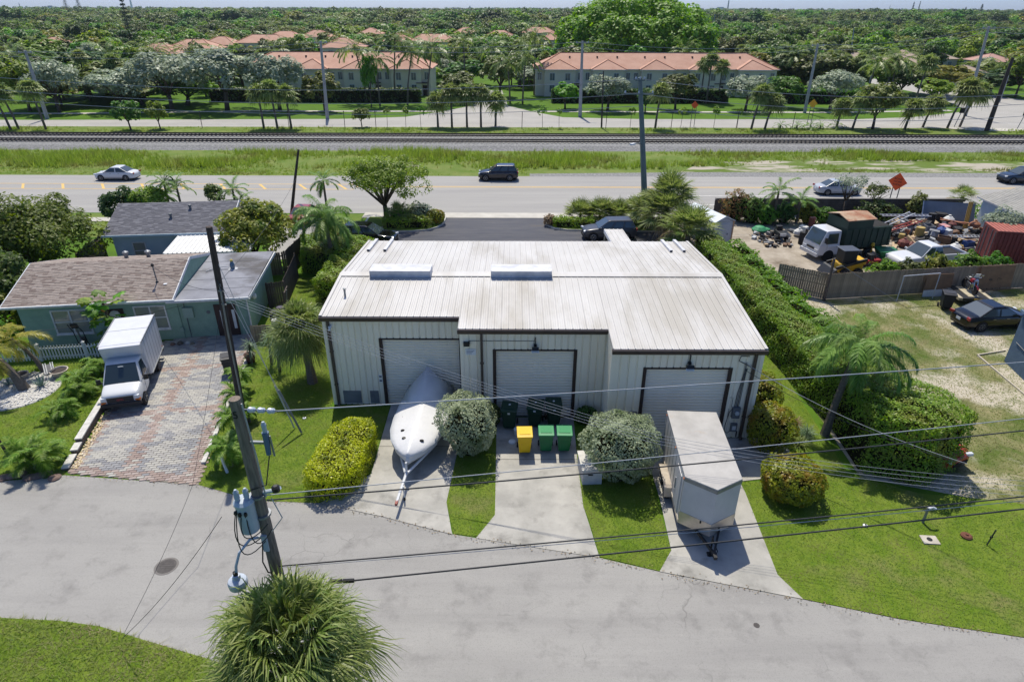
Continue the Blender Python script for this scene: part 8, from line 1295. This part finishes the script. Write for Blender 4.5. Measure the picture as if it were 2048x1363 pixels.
# conifers
def conifer(label, px, py, top, wd, kind='norfolk', seed=0):
    b = Vector(atg(px, py)); h = YP(px, top, b.y).z; t = thing('conifer', label, 'tree', b); rg = np.random.default_rng(seed); MB().tube([(0, 0, 0), (0, 0, h)], [.35, .05], 6).build('trunk', BARK, t); n = 1800; z = rg.uniform(.08, 1, n); r = wd * (1 - z) ** .8 * rg.uniform(.15, 1, n) * (1 if kind == 'norfolk' else rg.uniform(.6, 1.3, n)) + .15; z = np.round(z * 14) / 14 + rg.normal(0, .012, n) if kind == 'norfolk' else z; a = rg.uniform(0, 6.28, n) if kind != 'norfolk' else np.round(rg.uniform(0, 6.28, n) / .9) * .9 + rg.normal(0, .12, n)
    P = np.column_stack([r * np.cos(a), r * np.sin(a), z * h]); inst('crown', np_mesh('crown', leafquads(P, rg.normal(size=(n, 3)) + np.array([0, 0, .6]), .4 * rg.uniform(.6, 1.3, n), rg, .4), 4, L_PINE), t)
conifer('tall dark conifer at the left reaching the sky', 262, 78, -30, 3.0, seed=1); conifer('wispy casuarina on the left horizon', 140, 40, -18, 6, 'c', 2); conifer('second wispy casuarina on the left horizon', 165, 40, -12, 6, 'c', 3); conifer('dark pointed conifer on the right horizon', 1818, 46, 5, 3.6, seed=4); conifer('thin conifer beside the dark pointed one', 1830, 46, 4, 1.6, seed=5); conifer('dense dark casuarina on the right horizon', 1955, 44, 8, 7, 'c', 6); conifer('lower casuarina on the right horizon', 1925, 40, 14, 6, 'c', 7); conifer('small conifer on the left horizon', 43, 24, 6, 4, seed=8); conifer('small dark conifer at the far left edge', 3, 34, 10, 4, seed=9); conifer('small conifer on the right horizon', 1777, 26, 11, 4, seed=10)
# ---- woods: the nearer trees singly, the far mass as one object
rd = random.Random(99); kinds = ['oak'] * 6 + ['green'] * 6 + ['dark'] * 5 + ['bright'] * 2 + ['yellow'] * 2 + ['silver'] * 2 + ['palm'] * 5 + ['coco'] * 6; spots = []
y = 166.
while y < 640:
    st = 7.4 + (y - 166) * .011; x = -y * .86 - 10
    while x < y * .86 + 10:
        X = x + rd.uniform(-3, 3); Y = y + rd.uniform(-3, 3); x += st
        if (any(a < X < b and c < Y < d for a, b, c, d in zones) and (rd.random() > .12 or Y < 165)) or (X - 35.5) ** 2 + (Y - 197) ** 2 < 20 ** 2 or rd.random() < .14 or (-11 < X < -1 and Y < 200) or (90 < X < 108 and Y < 215): continue
        spots.append((X, Y))
    y += 6.6 + (y - 166) * .014
for x, y in [(rd.uniform(-120, -62), rd.uniform(128, 165)) for _ in range(46)] + [(rd.uniform(60, 92), rd.uniform(132, 165)) for _ in range(16)] + [(rd.uniform(108, 170), rd.uniform(135, 166)) for _ in range(34)]:
    if not any(a < x < b and c < y < d for a, b, c, d in zones): spots.append((x, y))
spots.sort(key=lambda s: s[1])
near = spots[:235]; far = spots[235:]
GL = {'oak': 'olive green oak like tree in the woods beyond the far road', 'green': 'mid green leafy tree in the woods beyond the far road', 'dark': 'dark green dense tree in the woods beyond the far road', 'bright': 'bright green tree in the woods beyond the far road', 'yellow': 'yellowish tree in the woods beyond the far road', 'silver': 'greyish tree in the woods beyond the far road', 'flame': 'red flowering tree in the woods beyond the far road', 'palm': 'fan palm rising in the woods beyond the far road', 'coco': 'coconut palm rising in the woods beyond the far road'}
for k, (x, y) in enumerate(near):
    kd = rd.choice(kinds)
    if kd in ('palm', 'coco'): far_palm(GL[kd], (x, y, 0), rd.uniform(5, 8.5), 'fan' if kd == 'palm' else 'coco', rd.uniform(1.1, 1.6), (rd.uniform(-.8, .8), 0), 'woods beyond the far road, %s' % kd, k % 9)
    else: ftree(GL[kd], 0, 0, rd.choice((4.2, 5.5, 6.5, 7.5, 9)) * rd.uniform(.9, 1.1), kind=kd, i=k % 3, loc=(x, y, 0), wd=rd.choice((6, 8, 9, 10, 12, 15)) * rd.uniform(.85, 1.15), group='woods beyond the far road, %s' % kd)
# the far mass, instanced on points
lc = bpy.data.collections.new('woodland_sources')
for kd, n in (('oak', 3), ('green', 3), ('dark', 3), ('bright', 1), ('yellow', 1)):
    for i in range(n): o = bpy.data.objects.new('woodland_crown', lib(kd, i)); lc.objects.link(o)
for s in range(3): o = bpy.data.objects.new('woodland_palm', whole_palm('coco', COCO_FAR, 22, s, 1., (0.3, 5.2))); lc.objects.link(o); o = bpy.data.objects.new('woodland_palm', whole_palm('fan', FAN_FAR, 50, s, 1.0, (0, 6.5))); lc.objects.link(o)
def wood(name, label, pts, smin, smax, seed):
    me = bpy.data.meshes.new(name); me.from_pydata(pts, [], []); o = inst(name, me); tag(o, label, 'woods', kind='stuff'); ng = bpy.data.node_groups.new(name, 'GeometryNodeTree'); ng.interface.new_socket('Geometry', in_out='INPUT', socket_type='NodeSocketGeometry'); ng.interface.new_socket('Geometry', in_out='OUTPUT', socket_type='NodeSocketGeometry'); N = ng.nodes; L = ng.links
    gi = N.new('NodeGroupInput'); go = N.new('NodeGroupOutput'); ip = N.new('GeometryNodeInstanceOnPoints'); ci = N.new('GeometryNodeCollectionInfo'); ci.inputs[0].default_value = lc; ci.inputs[1].default_value = True; ci.inputs[2].default_value = True; rv = N.new('FunctionNodeRandomValue'); rv.data_type = 'FLOAT'; rv.inputs[2].default_value = smin; rv.inputs[3].default_value = smax; rv.inputs['Seed'].default_value = seed; rr_ = N.new('FunctionNodeRandomValue'); rr_.data_type = 'FLOAT_VECTOR'; rr_.inputs[0].default_value = (0, 0, 0); rr_.inputs[1].default_value = (0, 0, 6.28)
    ip.inputs['Pick Instance'].default_value = True; L.new(gi.outputs[0], ip.inputs['Points']); L.new(ci.outputs[0], ip.inputs['Instance']); L.new(rv.outputs[1], ip.inputs['Scale']); L.new(rr_.outputs[0], ip.inputs['Rotation']); L.new(ip.outputs[0], go.inputs[0]); m_ = o.modifiers.new('scatter', 'NODES'); m_.node_group = ng; return o
wood('distant_woods', 'wooded neighbourhood stretching back behind the housing', [(x, y, rd.uniform(2.6, 4.6)) for x, y in far], .6, 1.9, 1)
pts = []
y = 640.
while y < 4200:
    st = 13 + (y - 640) * .016; x = -y * .86
    while x < y * .86: pts.append((x + rd.uniform(-5, 5), y + rd.uniform(-6, 6), rd.uniform(2.5, 6))); x += st
    y += 16 + (y - 640) * .05
wood('distant_woods', 'far wooded plain reaching the horizon', pts, 1.9, 3.4, 2)
# horizon bits
for k, (px, py, h, w_, lb) in enumerate(((103, 20, 14, 30, 'pale tower block on the left horizon'), (940, 20, 18, 8, 'thin dark tower on the middle horizon'), (1455, 18, 45, 6, 'lattice mast on the right horizon'), (1440, 20, 16, 60, 'low pale building on the right horizon'), (265, 17, 40, 8, 'white tower behind the tall conifer'))): 
    b = G(px, py + 3); b = Vector((b.x, min(b.y, 3300), 0)) if b.y < 3300 else Vector((b.x * 3300 / b.y, 3300, 0)); t = thing('horizon_tower', lb, 'tower', b); MB().hexa([(-w_ / 2, -3, 0), (w_ / 2, -3, 0), (w_ / 2, 3, 0), (-w_ / 2, 3, 0), (-w_ / 3, -2, h), (w_ / 3, -2, h), (w_ / 3, 2, h), (-w_ / 3, 2, h)]).build('shaft', WHITER if 'pale' in lb or 'white' in lb else POLEC, t); MB().box(-w_ / 4, w_ / 4, -1, 1, h, h + 3).build('top', POLEC, t)

# ---- the air: one even box of thin haze round everything
hb = MB().box(-5100, 5100, -90, 5100, -1, 60); hm = bpy.data.materials.new('haze_air'); hm.use_nodes = True; hn = hm.node_tree.nodes; hn.remove(hn['Principled BSDF']); pv_ = hn.new('ShaderNodeVolumePrincipled'); pv_.inputs['Color'].default_value = (.72, .86, 1, 1); pv_.inputs['Density'].default_value = .00007; pv_.inputs['Density Attribute'].default_value = ''; hm.cycles.homogeneous_volume = True; hm.node_tree.links.new(pv_.outputs[0], hn['Material Output'].inputs['Volume']); tag(hb.build('haze', hm), 'thin pale haze over the distance', 'haze', kind='stuff')
